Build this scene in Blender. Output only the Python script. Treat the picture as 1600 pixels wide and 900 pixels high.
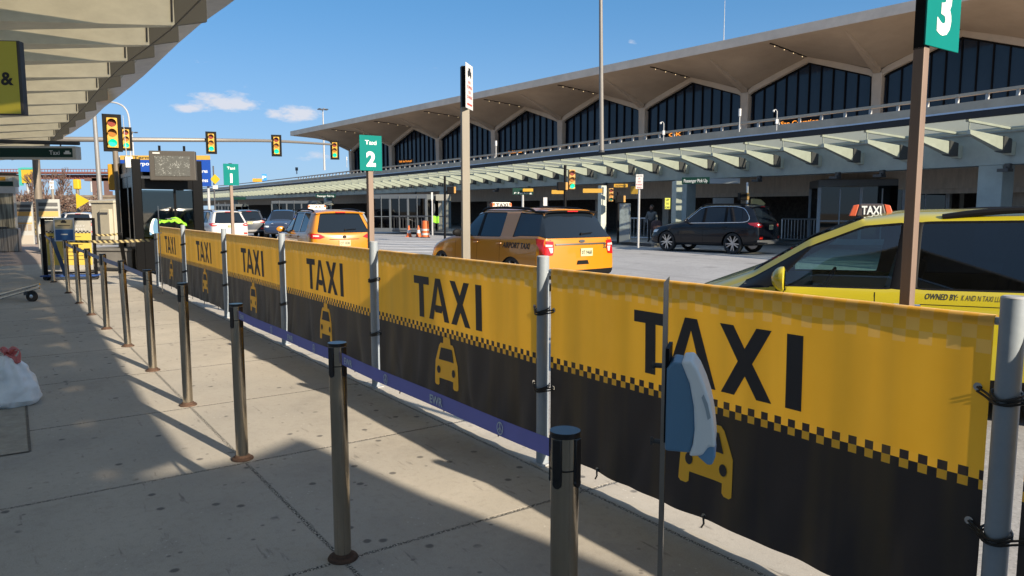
import bpy, bmesh, math, random
from mathutils import Vector, Matrix
from mathutils.bvhtree import BVHTree
for o in list(bpy.data.objects): bpy.data.objects.remove(o)
random.seed(7)
R = math.radians
SC = bpy.context.scene
COL = SC.collection

# ------------------------------------------------------------------ camera
EYE = 1.59
PITCH = math.atan(124/1150.0)
cd = bpy.data.cameras.new('camera'); cam = bpy.data.objects.new('camera', cd); COL.objects.link(cam)
cam.location = (0, 0, EYE); cam.rotation_euler = (R(90)-PITCH, 0, 0)
cd.sensor_width = 36; cd.lens = 36*1150/1600.0; cd.clip_start = .05; cd.clip_end = 3000
SC.camera = cam

# ------------------------------------------------------------------ world, sun
SUN_AZ = 134.9     # compass-like: 0 = +Y (view direction), 90 = +X
SUN_EL = 23.5
W = bpy.data.worlds.new('World'); SC.world = W; W.use_nodes = True
nt = W.node_tree; nt.nodes.clear()
def N(t, **k):
    n = nt.nodes.new(t)
    for a, b in k.items(): setattr(n, a, b)
    return n
SKYK = 1/.11/2.07
sky = N('ShaderNodeTexSky'); sky.sky_type = 'NISHITA'; sky.sun_disc = False
sky.sun_elevation = R(SUN_EL); sky.sun_rotation = R(SUN_AZ)
sky.air_density = .6; sky.dust_density = .25; sky.ozone_density = 2.2; sky.altitude = 10
bg = N('ShaderNodeBackground'); bg.inputs[1].default_value = .11
wo = N('ShaderNodeOutputWorld')
# small fair-weather clouds that belong to the sky: soft noisy patches in chosen directions
tc = N('ShaderNodeTexCoord')
noi = N('ShaderNodeTexNoise'); noi.inputs['Scale'].default_value = 26; noi.inputs['Detail'].default_value = 7; noi.inputs['Roughness'].default_value = .62
mp = N('ShaderNodeMapping'); mp.inputs['Scale'].default_value = (1, 1, 2.6)
nt.links.new(tc.outputs['Generated'], mp.inputs[0]); nt.links.new(mp.outputs[0], noi.inputs[0])
def sky_dir(x, y):
    u = (x-800)/1150; v = (450-y)/1150
    return Vector((u, math.cos(PITCH)+v*math.sin(PITCH), -math.sin(PITCH)+v*math.cos(PITCH))).normalized()
prev = None
for (x, y, sx, sy, am) in [(352,158,.050,.013,1.0),(305,168,.034,.007,.8),(462,177,.036,.011,1.0),(312,103,.020,.009,.5),(388,136,.014,.006,.45),(992,65,.012,.006,.6),(430,130,.03,.006,.3),(495,245,.03,.009,.45),(248,172,.012,.006,.4),(585,93,.014,.004,.3),(655,106,.05,.005,.15),(545,165,.05,.005,.0)]:
    d = sky_dir(x, y)
    side = Vector((d.y, -d.x, 0)).normalized(); up = side.cross(d)
    a = N('ShaderNodeVectorMath', operation='DOT_PRODUCT'); a.inputs[1].default_value = side/sx
    b = N('ShaderNodeVectorMath', operation='DOT_PRODUCT'); b.inputs[1].default_value = up/sy
    f = N('ShaderNodeVectorMath', operation='DOT_PRODUCT'); f.inputs[1].default_value = d
    for q in (a, b, f): nt.links.new(tc.outputs['Generated'], q.inputs[0])
    a0 = N('ShaderNodeMath', operation='POWER'); nt.links.new(a.outputs['Value'], a0.inputs[0]); a0.inputs[1].default_value = 2
    b0 = N('ShaderNodeMath', operation='POWER'); nt.links.new(b.outputs['Value'], b0.inputs[0]); b0.inputs[1].default_value = 2
    s = N('ShaderNodeMath', operation='ADD'); nt.links.new(a0.outputs[0], s.inputs[0]); nt.links.new(b0.outputs[0], s.inputs[1])
    m = N('ShaderNodeMapRange'); nt.links.new(s.outputs[0], m.inputs[0])
    m.inputs[1].default_value = 0; m.inputs[2].default_value = 1.6; m.inputs[3].default_value = am; m.inputs[4].default_value = 0
    g = N('ShaderNodeMath', operation='GREATER_THAN'); g.inputs[1].default_value = 0; nt.links.new(f.outputs['Value'], g.inputs[0])
    mm = N('ShaderNodeMath', operation='MULTIPLY'); nt.links.new(m.outputs[0], mm.inputs[0]); nt.links.new(g.outputs[0], mm.inputs[1])
    if prev is None: prev = mm
    else:
        mx = N('ShaderNodeMath', operation='MAXIMUM'); nt.links.new(prev.outputs[0], mx.inputs[0]); nt.links.new(mm.outputs[0], mx.inputs[1]); prev = mx
nm = N('ShaderNodeMath', operation='MULTIPLY_ADD'); nt.links.new(noi.outputs['Fac'], nm.inputs[0]); nm.inputs[1].default_value = 2.7; nm.inputs[2].default_value = -1.38
ad = N('ShaderNodeMath', operation='ADD'); nt.links.new(prev.outputs[0], ad.inputs[0]); nt.links.new(nm.outputs[0], ad.inputs[1])
ms = N('ShaderNodeMapRange'); nt.links.new(ad.outputs[0], ms.inputs[0]); ms.inputs[1].default_value = .42; ms.inputs[2].default_value = .95; ms.inputs[3].default_value = 0; ms.inputs[4].default_value = .85
m2 = N('ShaderNodeMath', operation='MULTIPLY'); nt.links.new(ms.outputs[0], m2.inputs[0])
st_ = N('ShaderNodeMapRange'); nt.links.new(prev.outputs[0], st_.inputs[0]); st_.inputs[1].default_value = .02; st_.inputs[2].default_value = .5; nt.links.new(st_.outputs[0], m2.inputs[1])
tint = N('ShaderNodeMix', data_type='RGBA', blend_type='MULTIPLY'); tint.inputs[0].default_value = 1
gm = N('ShaderNodeGamma'); gm.inputs[1].default_value = .5; nt.links.new(sky.outputs[0], gm.inputs[0])
nt.links.new(gm.outputs[0], tint.inputs[6]); tint.inputs[7].default_value = (.112*SKYK, .232*SKYK, .335*SKYK, 1)
sz = N('ShaderNodeSeparateXYZ'); nt.links.new(tc.outputs['Generated'], sz.inputs[0])
hz = N('ShaderNodeMapRange'); nt.links.new(sz.outputs[2], hz.inputs[0]); hz.inputs[1].default_value = .0; hz.inputs[2].default_value = .27; hz.inputs[3].default_value = .80; hz.inputs[4].default_value = .0
hp = N('ShaderNodeMath', operation='POWER'); nt.links.new(hz.outputs[0], hp.inputs[0]); hp.inputs[1].default_value = 1.5
hm = N('ShaderNodeMix', data_type='RGBA'); nt.links.new(hp.outputs[0], hm.inputs[0]); nt.links.new(tint.outputs[2], hm.inputs[6]); hm.inputs[7].default_value = (.52*SKYK, .62*SKYK, .76*SKYK, 1)
ub = N('ShaderNodeMapRange'); nt.links.new(sz.outputs[2], ub.inputs[0]); ub.inputs[1].default_value = .32; ub.inputs[2].default_value = .62; ub.inputs[3].default_value = 1; ub.inputs[4].default_value = 1.85  # upper sky out of view, brightened to lift the shaded ground
zw = N('ShaderNodeMapRange'); nt.links.new(sz.outputs[2], zw.inputs[0]); zw.inputs[1].default_value = .32; zw.inputs[2].default_value = .62; zw.inputs[3].default_value = 0; zw.inputs[4].default_value = .4
zm = N('ShaderNodeMix', data_type='RGBA'); nt.links.new(zw.outputs[0], zm.inputs[0]); nt.links.new(hm.outputs[2], zm.inputs[6]); zm.inputs[7].default_value = (.36*SKYK, .38*SKYK, .42*SKYK, 1)
us = N('ShaderNodeVectorMath', operation='SCALE'); nt.links.new(zm.outputs[2], us.inputs[0]); nt.links.new(ub.outputs[0], us.inputs[3])
mix = N('ShaderNodeMix', data_type='RGBA'); nt.links.new(m2.outputs[0], mix.inputs[0]); nt.links.new(us.outputs[0], mix.inputs[6]); mix.inputs[7].default_value = (.78*SKYK, .78*SKYK, .84*SKYK, 1)
nt.links.new(mix.outputs[2], bg.inputs[0]); nt.links.new(bg.outputs[0], wo.inputs[0])
sl = bpy.data.lights.new('sun', 'SUN'); sl.energy = 5.0; sl.angle = R(.5); sl.color = (1, .86, .66)
so = bpy.data.objects.new('sun', sl); COL.objects.link(so)
sd = Vector((math.sin(R(SUN_AZ))*math.cos(R(SUN_EL)), math.cos(R(SUN_AZ))*math.cos(R(SUN_EL)), math.sin(R(SUN_EL))))
so.rotation_euler = sd.to_track_quat('Z', 'Y').to_euler(); so.location = sd*50
vs = SC.view_settings; vs.view_transform = 'Standard'; vs.look = 'None'; vs.exposure = 1.05; vs.gamma = 1; vs.use_curve_mapping = False

# ------------------------------------------------------------------ measuring helpers (pixels of the 1600 px photograph to metres)
def ray(x, y):
    u = (x-800)/1150; v = (450-y)/1150
    return Vector((u, math.cos(PITCH)+v*math.sin(PITCH), -math.sin(PITCH)+v*math.cos(PITCH)))
def gp(x, y, z=0.0):
    d = ray(x, y); return Vector((0, 0, EYE))+d*((z-EYE)/d.z)
def at(x, y, Y):
    d = ray(x, y); return Vector((0, 0, EYE))+d*(Y/d.y)
TA = R(35.1)
T_ = Vector((-math.sin(TA), math.cos(TA), 0)); N_ = Vector((math.cos(TA), math.sin(TA), 0))
O_ = gp(588, 604)
ROTF = math.atan2(-T_.y, -T_.x)        # frame with X running back along the fence towards the camera, Y to the road
def fp(t, n, z=0.0): return O_+T_*t+N_*n+Vector((0, 0, z))

# ------------------------------------------------------------------ materials
MATS = {}
def mat(name, col, rough=.6, metal=0, var=0, vscale=6, bump=0, bscale=40, spec=None, coat=0, trans=0, emit=None, estr=0, alpha=1, stretch=None, dirt=0):
    if name in MATS: return MATS[name]
    m = bpy.data.materials.new(name); m.use_nodes = True; t = m.node_tree; b = t.nodes['Principled BSDF']
    b.inputs['Base Color'].default_value = (*col, 1); b.inputs['Roughness'].default_value = rough; b.inputs['Metallic'].default_value = metal
    if spec is not None: b.inputs['Specular IOR Level'].default_value = spec
    if coat: b.inputs['Coat Weight'].default_value = coat; b.inputs['Coat Roughness'].default_value = .04
    if trans: b.inputs['Transmission Weight'].default_value = trans
    if emit: b.inputs['Emission Color'].default_value = (*emit, 1); b.inputs['Emission Strength'].default_value = estr
    if alpha < 1: b.inputs['Alpha'].default_value = alpha
    if var or bump or dirt:
        c = t.nodes.new('ShaderNodeTexCoord'); mpn = t.nodes.new('ShaderNodeMapping'); t.links.new(c.outputs['Object'], mpn.inputs[0])
        if stretch: mpn.inputs['Scale'].default_value = stretch
    if var:
        n1 = t.nodes.new('ShaderNodeTexNoise'); n1.inputs['Scale'].default_value = vscale; n1.inputs['Detail'].default_value = 6; n1.inputs['Roughness'].default_value = .65
        t.links.new(mpn.outputs[0], n1.inputs[0])
        mr = t.nodes.new('ShaderNodeMapRange'); mr.inputs[1].default_value = .25; mr.inputs[2].default_value = .75; mr.inputs[3].default_value = 1-var; mr.inputs[4].default_value = 1+var
        t.links.new(n1.outputs['Fac'], mr.inputs[0])
        mx = t.nodes.new('ShaderNodeMix'); mx.data_type = 'RGBA'; mx.blend_type = 'MULTIPLY'; mx.inputs[0].default_value = 1
        mx.inputs[6].default_value = (*col, 1); t.links.new(mr.outputs[0], mx.inputs[7]); t.links.new(mx.outputs[2], b.inputs['Base Color'])
    if bump:
        n2 = t.nodes.new('ShaderNodeTexNoise'); n2.inputs['Scale'].default_value = bscale; n2.inputs['Detail'].default_value = 5
        t.links.new(mpn.outputs[0], n2.inputs[0])
        bp = t.nodes.new('ShaderNodeBump'); bp.inputs['Strength'].default_value = bump; bp.inputs['Distance'].default_value = .01
        t.links.new(n2.outputs['Fac'], bp.inputs['Height']); t.links.new(bp.outputs[0], b.inputs['Normal'])
    MATS[name] = m; return m
M = mat
m_black = M('black plastic', (.012,.012,.013), .45)
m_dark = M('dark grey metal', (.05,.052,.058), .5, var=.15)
m_steel = M('brushed brown steel', (.44,.39,.32), .2, 1, var=.28, vscale=9, bump=.1, bscale=60, stretch=(1,1,.12))
m_rust = M('rusty steel', (.075,.042,.028), .85, .2, var=.5, vscale=25, bump=.5)
m_galv = M('painted white steel', (.33,.335,.345), .5, var=.12, vscale=12, bump=.1)
m_post = M('blue grey paint', (.42,.46,.50), .45, var=.12, vscale=7, bump=.08)
m_brown = M('weathered brown post', (.17,.12,.095), .55, .1, var=.22, vscale=10, stretch=(1,1,.2))
m_tan = M('grey tan post', (.20,.18,.15), .6, var=.12, vscale=6, stretch=(1,1,.2))
m_white = M('white sign face', (.50,.50,.50), .5, var=.05, vscale=14)
m_teal = M('teal sign face', (.0,.145,.135), .6, var=.05, spec=.1)
m_cream = M('pale green painted steel', (.37,.395,.35), .6, var=.14, vscale=2.5, stretch=(1,1,2))
m_bluegrey = M('blue grey painted concrete', (.29,.345,.36), .7, var=.16, vscale=1.5, bump=.15)
m_concr = M('board marked concrete', (.50,.43,.36), .85, var=.2, vscale=2.2, bump=.3, bscale=14, stretch=(3,3,.6))
m_deck = M('deck edge concrete', (.44,.355,.28), .8, var=.18, vscale=1.2, bump=.2)
m_fascia = M('dark deck fascia', (.03,.029,.031), .6, var=.15, spec=.2, vscale=2)
m_fasctop = M('pale fascia capping', (.42,.46,.54), .3, .5, var=.1)
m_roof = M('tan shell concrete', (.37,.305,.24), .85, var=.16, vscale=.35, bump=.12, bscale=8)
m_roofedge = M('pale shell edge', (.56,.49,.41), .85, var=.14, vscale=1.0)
m_rib = M('arch rib concrete', (.46,.40,.33), .8, var=.12, vscale=1.2)
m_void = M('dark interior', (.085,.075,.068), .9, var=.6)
m_alum = M('brushed aluminium', (.45,.47,.50), .35, .8, var=.1)
m_yel = M('signal yellow', (.45,.25,.02), .5, var=.1)
m_orange = M('hi-vis orange', (.50,.10,.02), .55, var=.08)
m_refl = M('white reflective band', (.45,.44,.43), .45)
m_green = M('dark green sign', (.005,.032,.024), .5, spec=.2)
m_lime = M('lime fabric', (.20,.52,.02), .8, var=.2, vscale=12, bump=.6, bscale=20)
m_red = M('red lens', (.42,.01,.012), .15, coat=.6)
m_redlit = M('bright red lens', (.7,.03,.02), .12, coat=.8)
m_tyre = M('tyre rubber', (.016,.016,.017), .8, var=.2)
m_rim = M('alloy rim', (.5,.51,.53), .28, .9)
m_trim = M('black trim', (.006,.006,.007), .55, spec=.1)
m_chrome = M('chrome', (.75,.76,.78), .1, 1)
m_ink = M('black ink', (.012,.012,.014), .6)
m_wink = M('white lettering', (.60,.63,.63), .5)
m_plate = M('cream licence plate', (.42,.40,.24), .5, var=.06, vscale=30)
m_carglass = M('tinted car glass', (.008,.012,.018), .03, spec=.42)
m_palglass = M('clear shelter glass', (.55,.62,.62), .05, trans=.0, alpha=.28, spec=.6)
def glassmix(name, tint, a):
    m = bpy.data.materials.new(name); m.use_nodes = True; t = m.node_tree; t.nodes.clear()
    o = t.nodes.new('ShaderNodeOutputMaterial'); tr = t.nodes.new('ShaderNodeBsdfTransparent'); tr.inputs[0].default_value = (*tint, 1)
    gl = t.nodes.new('ShaderNodeBsdfGlossy'); gl.inputs['Roughness'].default_value = .02; fr = t.nodes.new('ShaderNodeFresnel'); fr.inputs[0].default_value = 1.5
    ad_ = t.nodes.new('ShaderNodeMath'); ad_.operation = 'MULTIPLY_ADD'; ad_.inputs[1].default_value = 1.0; ad_.inputs[2].default_value = a
    t.links.new(fr.outputs[0], ad_.inputs[0])
    mx = t.nodes.new('ShaderNodeMixShader'); t.links.new(ad_.outputs[0], mx.inputs[0]); t.links.new(tr.outputs[0], mx.inputs[1]); t.links.new(gl.outputs[0], mx.inputs[2]); t.links.new(mx.outputs[0], o.inputs[0])
    MATS[name] = m; return m
m_clear = glassmix('green tinted clear glass', (.42,.60,.58), .05)
m_tint = glassmix('dark tinted glass', (.07,.09,.11), .02)

# ------------------------------------------------------------------ mesh builder
class MB:
    def __init__(s): s.v = []; s.f = []; s.m = []; s.sm = []
    def add(s, vs_, fs, mi=0, smooth=False):
        b = len(s.v); s.v += [Vector(p) for p in vs_]
        for f in fs: s.f.append([i+b for i in f]); s.m.append(mi); s.sm.append(smooth)
    def box(s, c, d, mi=0, rot=None):
        c = Vector(c); x, y, z = d[0]/2, d[1]/2, d[2]/2
        P = [Vector(p) for p in [(-x,-y,-z),(x,-y,-z),(x,y,-z),(-x,y,-z),(-x,-y,z),(x,-y,z),(x,y,z),(-x,y,z)]]
        if rot is not None:
            if not isinstance(rot, Matrix): rot = Matrix.Rotation(rot, 3, 'Z')
            P = [rot@p for p in P]
        s.add([p+c for p in P], [(0,3,2,1),(4,5,6,7),(0,1,5,4),(1,2,6,5),(2,3,7,6),(3,0,4,7)], mi)
        return s
    def hexa(s, P, mi=0):
        s.add(P, [(0,3,2,1),(4,5,6,7),(0,1,5,4),(1,2,6,5),(2,3,7,6),(3,0,4,7)], mi); return s
    def cyl(s, p, q, r, r2=None, n=14, mi=0, cap=True):
        p = Vector(p); q = Vector(q); r2 = r if r2 is None else r2
        d = (q-p).normalized(); a = d.orthogonal().normalized(); b = d.cross(a); V = []
        for k in range(n):
            w = 2*math.pi*k/n; V.append(p+(a*math.cos(w)+b*math.sin(w))*r)
        for k in range(n):
            w = 2*math.pi*k/n; V.append(q+(a*math.cos(w)+b*math.sin(w))*r2)
        s.add(V, [(k, (k+1) % n, n+(k+1) % n, n+k) for k in range(n)], mi, True)
        if cap: s.add(V, [list(range(n))[::-1], list(range(n, 2*n))], mi)
        return s
    def tube(s, pts, r, n=8, mi=0, radii=None):
        pts = [Vector(p) for p in pts]; V = []; up = None
        for i, p in enumerate(pts):
            d = (pts[min(i+1, len(pts)-1)]-pts[max(i-1, 0)]).normalized()
            if up is None: up = d.orthogonal().normalized()
            a = (up-d*up.dot(d)).normalized(); up = a; b = d.cross(a); rr = radii[i] if radii else r
            for k in range(n):
                w = 2*math.pi*k/n; V.append(p+(a*math.cos(w)+b*math.sin(w))*rr)
        F = []
        for i in range(len(pts)-1):
            for k in range(n): F.append((i*n+k, i*n+(k+1) % n, (i+1)*n+(k+1) % n, (i+1)*n+k))
        s.add(V, F, mi, True); s.add(V, [list(range(n))[::-1], list(range((len(pts)-1)*n, len(pts)*n))], mi)
        return s
    def lathe(s, prof, c=(0,0,0), n=20, mi=0, axis='Z', smooth=True, cap=True):
        c = Vector(c); V = []
        for (r, z) in prof:
            for k in range(n):
                w = 2*math.pi*k/n; x, y = r*math.cos(w), r*math.sin(w)
                V.append(c+(Vector((x, y, z)) if axis == 'Z' else Vector((x, z, y)) if axis == 'Y' else Vector((z, x, y))))
        F = []
        for i in range(len(prof)-1):
            for k in range(n): F.append((i*n+k, i*n+(k+1) % n, (i+1)*n+(k+1) % n, (i+1)*n+k))
        s.add(V, F, mi, smooth)
        if cap: s.add(V, [list(range(n))[::-1], list(range((len(prof)-1)*n, len(prof)*n))], mi)
        return s
    def grid(s, fn, nu, nv, mi=0, smooth=True, mf=None):
        V = [fn(i/nu, j/nv) for j in range(nv+1) for i in range(nu+1)]
        b = len(s.v); s.v += [Vector(p) for p in V]
        for j in range(nv):
            for i in range(nu):
                s.f.append([b+j*(nu+1)+i, b+j*(nu+1)+i+1, b+(j+1)*(nu+1)+i+1, b+(j+1)*(nu+1)+i]); s.m.append(mf(i, j) if mf else mi); s.sm.append(smooth)
        return s
    def prism(s, poly, o, u, v, w, mi=0, cap=True):       # polygon in (u,v) at o, extruded along w
        o = Vector(o); u = Vector(u); v = Vector(v); w = Vector(w); n = len(poly)
        V = [o+u*a+v*b for a, b in poly]+[o+u*a+v*b+w for a, b in poly]
        F = [(k, (k+1) % n, n+(k+1) % n, n+k) for k in range(n)]
        if cap: F += [list(range(n))[::-1], list(range(n, 2*n))]
        s.add(V, F, mi); return s
    def ball(s, c, r, mi=0, nu=12, nv=8, sc=(1,1,1)):
        c = Vector(c)
        return s.grid(lambda a, b: c+Vector((math.cos(a*2*math.pi)*math.sin(b*math.pi)*r*sc[0], math.sin(a*2*math.pi)*math.sin(b*math.pi)*r*sc[1], -math.cos(b*math.pi)*r*sc[2])), nu, nv, mi)
    def text(s, body, o, u, v, h, mi=0, align='C', bold=0.0, width=None, depth=0, depthv=None):
        V, F, (x0, x1, y0, y1) = glyphs(body, bold)
        if not V: return s
        k = h/.72; kx = k if width is None else width/max(1e-6, x1-x0)
        cx = (x0+x1)/2 if align == 'C' else x0 if align == 'L' else x1
        o = Vector(o); u = Vector(u); v = Vector(v)
        s.add([o+u*((a-cx)*kx)+v*(b*k) for a, b in V], F, mi); return s
    def build(s, name, mats, parent=None, bevel=0, seg=2, auto=False, world=False, sharp=35):
        me = bpy.data.meshes.new(name); V = s.v
        if world and parent is not None:
            mi = (Matrix.Translation(parent.location)@parent.rotation_euler.to_matrix().to_4x4()).inverted()
            if parent.parent is not None:
                pp = parent.parent
                mi = ((Matrix.Translation(pp.location)@pp.rotation_euler.to_matrix().to_4x4())@(Matrix.Translation(parent.location)@parent.rotation_euler.to_matrix().to_4x4())).inverted()
            V = [mi@p for p in V]
        me.from_pydata([tuple(p) for p in V], [], s.f); me.validate(clean_customdata=False)
        if len(me.polygons) == len(s.f):
            me.polygons.foreach_set('material_index', s.m); me.polygons.foreach_set('use_smooth', [bool(x) or auto for x in s.sm])
        for m_ in (mats if isinstance(mats, (list, tuple)) else [mats]): me.materials.append(m_)
        if auto or any(s.sm): me.set_sharp_from_angle(angle=R(sharp))
        o = bpy.data.objects.new(name, me); COL.objects.link(o)
        if parent is not None: o.parent = parent
        if bevel:
            b = o.modifiers.new('bevel', 'BEVEL'); b.width = bevel; b.segments = seg; b.limit_method = 'ANGLE'; b.angle_limit = R(40)
        return o
GL = {}
def glyphs(body, bold=0.0):
    k = (body, bold)
    if k in GL: return GL[k]
    c = bpy.data.curves.new('t', 'FONT'); c.body = body; c.size = 1; c.offset = bold; c.resolution_u = 3
    o = bpy.data.objects.new('t', c); COL.objects.link(o)
    dg = bpy.context.evaluated_depsgraph_get(); me = bpy.data.meshes.new_from_object(o.evaluated_get(dg))
    V = [(p.co.x, p.co.y) for p in me.vertices]; F = [tuple(p.vertices) for p in me.polygons]
    bpy.data.objects.remove(o); bpy.data.curves.remove(c); bpy.data.meshes.remove(me)
    xs = [a for a, b in V] or [0]; ys = [b for a, b in V] or [0]
    GL[k] = (V, F, (min(xs), max(xs), min(ys), max(ys))); return GL[k]
def tag(o, label=None, cat=None, group=None, kind=None):
    for a, b in (('label', label), ('category', cat), ('group', group), ('kind', kind)):
        if b: o[a] = b
    return o
def thing(name, label, cat, loc=(0,0,0), rz=0, group=None):
    o = bpy.data.objects.new(name, None); COL.objects.link(o); o.location = loc; o.rotation_euler = (0, 0, rz); o.empty_display_size = .2
    return tag(o, label, cat, group)
def dup(o, parent=None, **k):
    c = o.copy(); COL.objects.link(c); c.parent = parent
    for ch in list(o.children): dup(ch, c)
    if parent is None:
        if 'loc' in k: c.location = k['loc']
        if 'rz' in k: c.rotation_euler = (0, 0, k['rz'])
        if 'label' in k: c['label'] = k['label']
        if 'group' in k: c['group'] = k['group']
    return c
def spline(P, n=8):
    P = [Vector(p) for p in P]; out = []
    for i in range(len(P)-1):
        a, b, c, d = P[max(i-1, 0)], P[i], P[i+1], P[min(i+2, len(P)-1)]
        for k in range(n):
            t = k/n; out.append(.5*((2*b)+(c-a)*t+(2*a-5*b+4*c-d)*t*t+(3*b-3*c+d-a)*t**3))
    out.append(P[-1]); return out
class Curve:
    def __init__(s, P):
        s.p = spline([Vector((a, b, 0)) for a, b in P], 10); s.s = [0]
        for i in range(1, len(s.p)): s.s.append(s.s[-1]+(s.p[i]-s.p[i-1]).length)
        s.len = s.s[-1]
    def at(s, q, off=0, z=0):
        if q < 0: d = (s.p[1]-s.p[0]).normalized(); p = s.p[0]+d*q
        elif q >= s.len: d = (s.p[-1]-s.p[-2]).normalized(); p = s.p[-1]+d*(q-s.len)
        else:
            lo, hi = 0, len(s.s)-1
            while hi-lo > 1:
                m_ = (lo+hi)//2
                if s.s[m_] <= q: lo = m_
                else: hi = m_
            t = (q-s.s[lo])/(s.s[hi]-s.s[lo]); p = s.p[lo].lerp(s.p[hi], t)
            a = (s.p[min(lo+1, len(s.p)-1)]-s.p[max(lo-1, 0)]).normalized(); b = (s.p[min(hi+1, len(s.p)-1)]-s.p[max(hi-1, 0)]).normalized(); d = a.lerp(b, t).normalized()
        nrm = Vector((d.y, -d.x, 0))
        return p+nrm*off+Vector((0, 0, z)), d, nrm
    def nearest_px(s, px):      # arc position whose direction from the camera is pixel column px
        best = min(range(len(s.p)), key=lambda i: abs(800+1150*s.p[i].x/max(.1, s.p[i].y*math.cos(PITCH))-px)); return s.s[best]
def strip(mb, cv, q0, q1, step, sec, mi=0, smooth=True, closed=False):     # sweep a section [(off,z)..] along a curve
    n = max(1, int((q1-q0)/step)); V = []; k = len(sec)
    for i in range(n+1):
        q = q0+(q1-q0)*i/n
        for a, b in sec: V.append(cv.at(q, a, b)[0])
    F = []
    for i in range(n):
        for j in range(k if closed else k-1): F.append((i*k+j, i*k+(j+1) % k, (i+1)*k+(j+1) % k, (i+1)*k+j))
    if closed: F += [list(range(k)), list(range(n*k, n*k+k))[::-1]]
    mb.add(V, F, mi, False); return mb
# ================================================================== setting: ground sheets
TIP = Curve([(19.3,12),(18.3,14),(16.4,18.5),(14.0,23.0),(12.0,27.0),(9.6,30.9),(6.75,35.2),(3.3,40.5),(-.45,47.0),(-4.9,54.5),(-10.9,63.9),(-18.2,75.0),(-29,91.5),(-44,114),(-60,137),(-80,166)])
def sheet(name, poly, z, m, loc=None, rz=0):
    mb = MB(); mb.add([(x, y, z) for x, y in poly], [list(range(len(poly)))])
    o = bpy.data.objects.new(name, None); bpy.data.objects.remove(o)
    b = mb.build(name, m); b['kind'] = 'structure'; return b
def node_mat(name):
    m = bpy.data.materials.new(name); m.use_nodes = True; t = m.node_tree; return m, t, t.nodes['Principled BSDF']
class Sh:      # terse shader writing
    def __init__(s, t): s.t = t
    def n(s, ty, **k):
        q = s.t.nodes.new(ty)
        for a, b in k.items(): setattr(q, a, b)
        return q
    def math(s, op, a, b=None, c=None):
        q = s.n('ShaderNodeMath', operation=op)
        for i, x in enumerate((a, b, c)):
            if x is None: continue
            if isinstance(x, (int, float)): q.inputs[i].default_value = x
            else: s.t.links.new(x, q.inputs[i])
        return q.outputs[0]
    def mix(s, f, a, b, mode='MIX'):
        q = s.n('ShaderNodeMix', data_type='RGBA', blend_type=mode)
        for i, x in ((0, f), (6, a), (7, b)):
            if isinstance(x, (int, float)): q.inputs[i].default_value = x
            elif isinstance(x, tuple): q.inputs[i].default_value = (*x, 1)
            else: s.t.links.new(x, q.inputs[i])
        return q.outputs[2]
    def noise(s, vec, sc, det=5, rough=.6):
        q = s.n('ShaderNodeTexNoise'); q.inputs['Scale'].default_value = sc; q.inputs['Detail'].default_value = det; q.inputs['Roughness'].default_value = rough
        s.t.links.new(vec, q.inputs[0]); return q.outputs['Fac']
    def ramp(s, x, a, b, c=0.0, d=1.0):
        q = s.n('ShaderNodeMapRange'); s.t.links.new(x, q.inputs[0])
        for i, w in enumerate((a, b, c, d)): q.inputs[i+1].default_value = w
        return q.outputs[0]
    def vor(s, vec, sc, feat='F1'):
        q = s.n('ShaderNodeTexVoronoi', feature=feat, voronoi_dimensions='2D'); q.inputs['Scale'].default_value = sc; s.t.links.new(vec, q.inputs[0]); return q
# pavement: cast concrete slabs with worn joints, gum spots and stains, laid along the fence
m_pave, t, b = node_mat('worn concrete slabs'); S = Sh(t)
geo = S.n('ShaderNodeNewGeometry').outputs['Position']
rt = S.n('ShaderNodeVectorRotate', rotation_type='Z_AXIS'); rt.inputs['Center'].default_value = O_; rt.inputs['Angle'].default_value = -ROTF; t.links.new(geo, rt.inputs[0])
sb = S.n('ShaderNodeVectorMath', operation='SUBTRACT'); t.links.new(rt.outputs[0], sb.inputs[0]); sb.inputs[1].default_value = O_
P = sb.outputs[0]; sx = S.n('ShaderNodeSeparateXYZ'); t.links.new(P, sx.inputs[0]); X, Y = sx.outputs[0], sx.outputs[1]
wob = S.math('MULTIPLY_ADD', S.noise(P, 14, 3), .009, -.0045)
def joint(coord, per, ph, w):     # distance to the nearest line of a family, in metres
    a = S.math('ADD', S.math('ADD', coord, wob), 1000*per-ph); q = S.math('MODULO', a, per); q = S.math('ABSOLUTE', S.math('SUBTRACT', q, per/2)); q = S.math('SUBTRACT', per/2, q)
    return S.ramp(q, w*.45, w, 1, 0)
def line(coord, at_, w):
    return S.ramp(S.math('ABSOLUTE', S.math('SUBTRACT', S.math('ADD', coord, wob), at_)), w*.45, w, 1, 0)
j = joint(X, 1.58, 1.37, .016)
for n_ in (-1.52, -.075, -4.56, -7.6): j = S.math('MAXIMUM', j, line(Y, n_, .015))
n1 = S.noise(P, 1.1, 8, .68); n2 = S.noise(P, 22, 6, .7); n3 = S.noise(P, 150, 3, .6); n4 = S.noise(P, .35, 3)
col = S.mix(S.ramp(n1, .3, .7), (.385,.35,.30), (.50,.46,.40))
col = S.mix(S.ramp(n4, .35, .7), col, (.33,.31,.28))
col = S.mix(S.math('MULTIPLY', S.ramp(n2, .5, .75), .5), col, (.26,.235,.20))
col = S.mix(S.math('MULTIPLY', S.ramp(n3, .56, .72), .35), col, (.62,.58,.50))
col = S.mix(S.math('MULTIPLY', S.ramp(n3, .44, .28), .35), col, (.16,.14,.12))
v = S.vor(P, 3.0); spot = S.math('MULTIPLY', S.ramp(S.math('ADD', v.outputs['Distance'], S.math('MULTIPLY', n2, .06)), .075, .105, 1, 0), S.ramp(S.noise(P, 1.3, 2), .50, .53))
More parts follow.
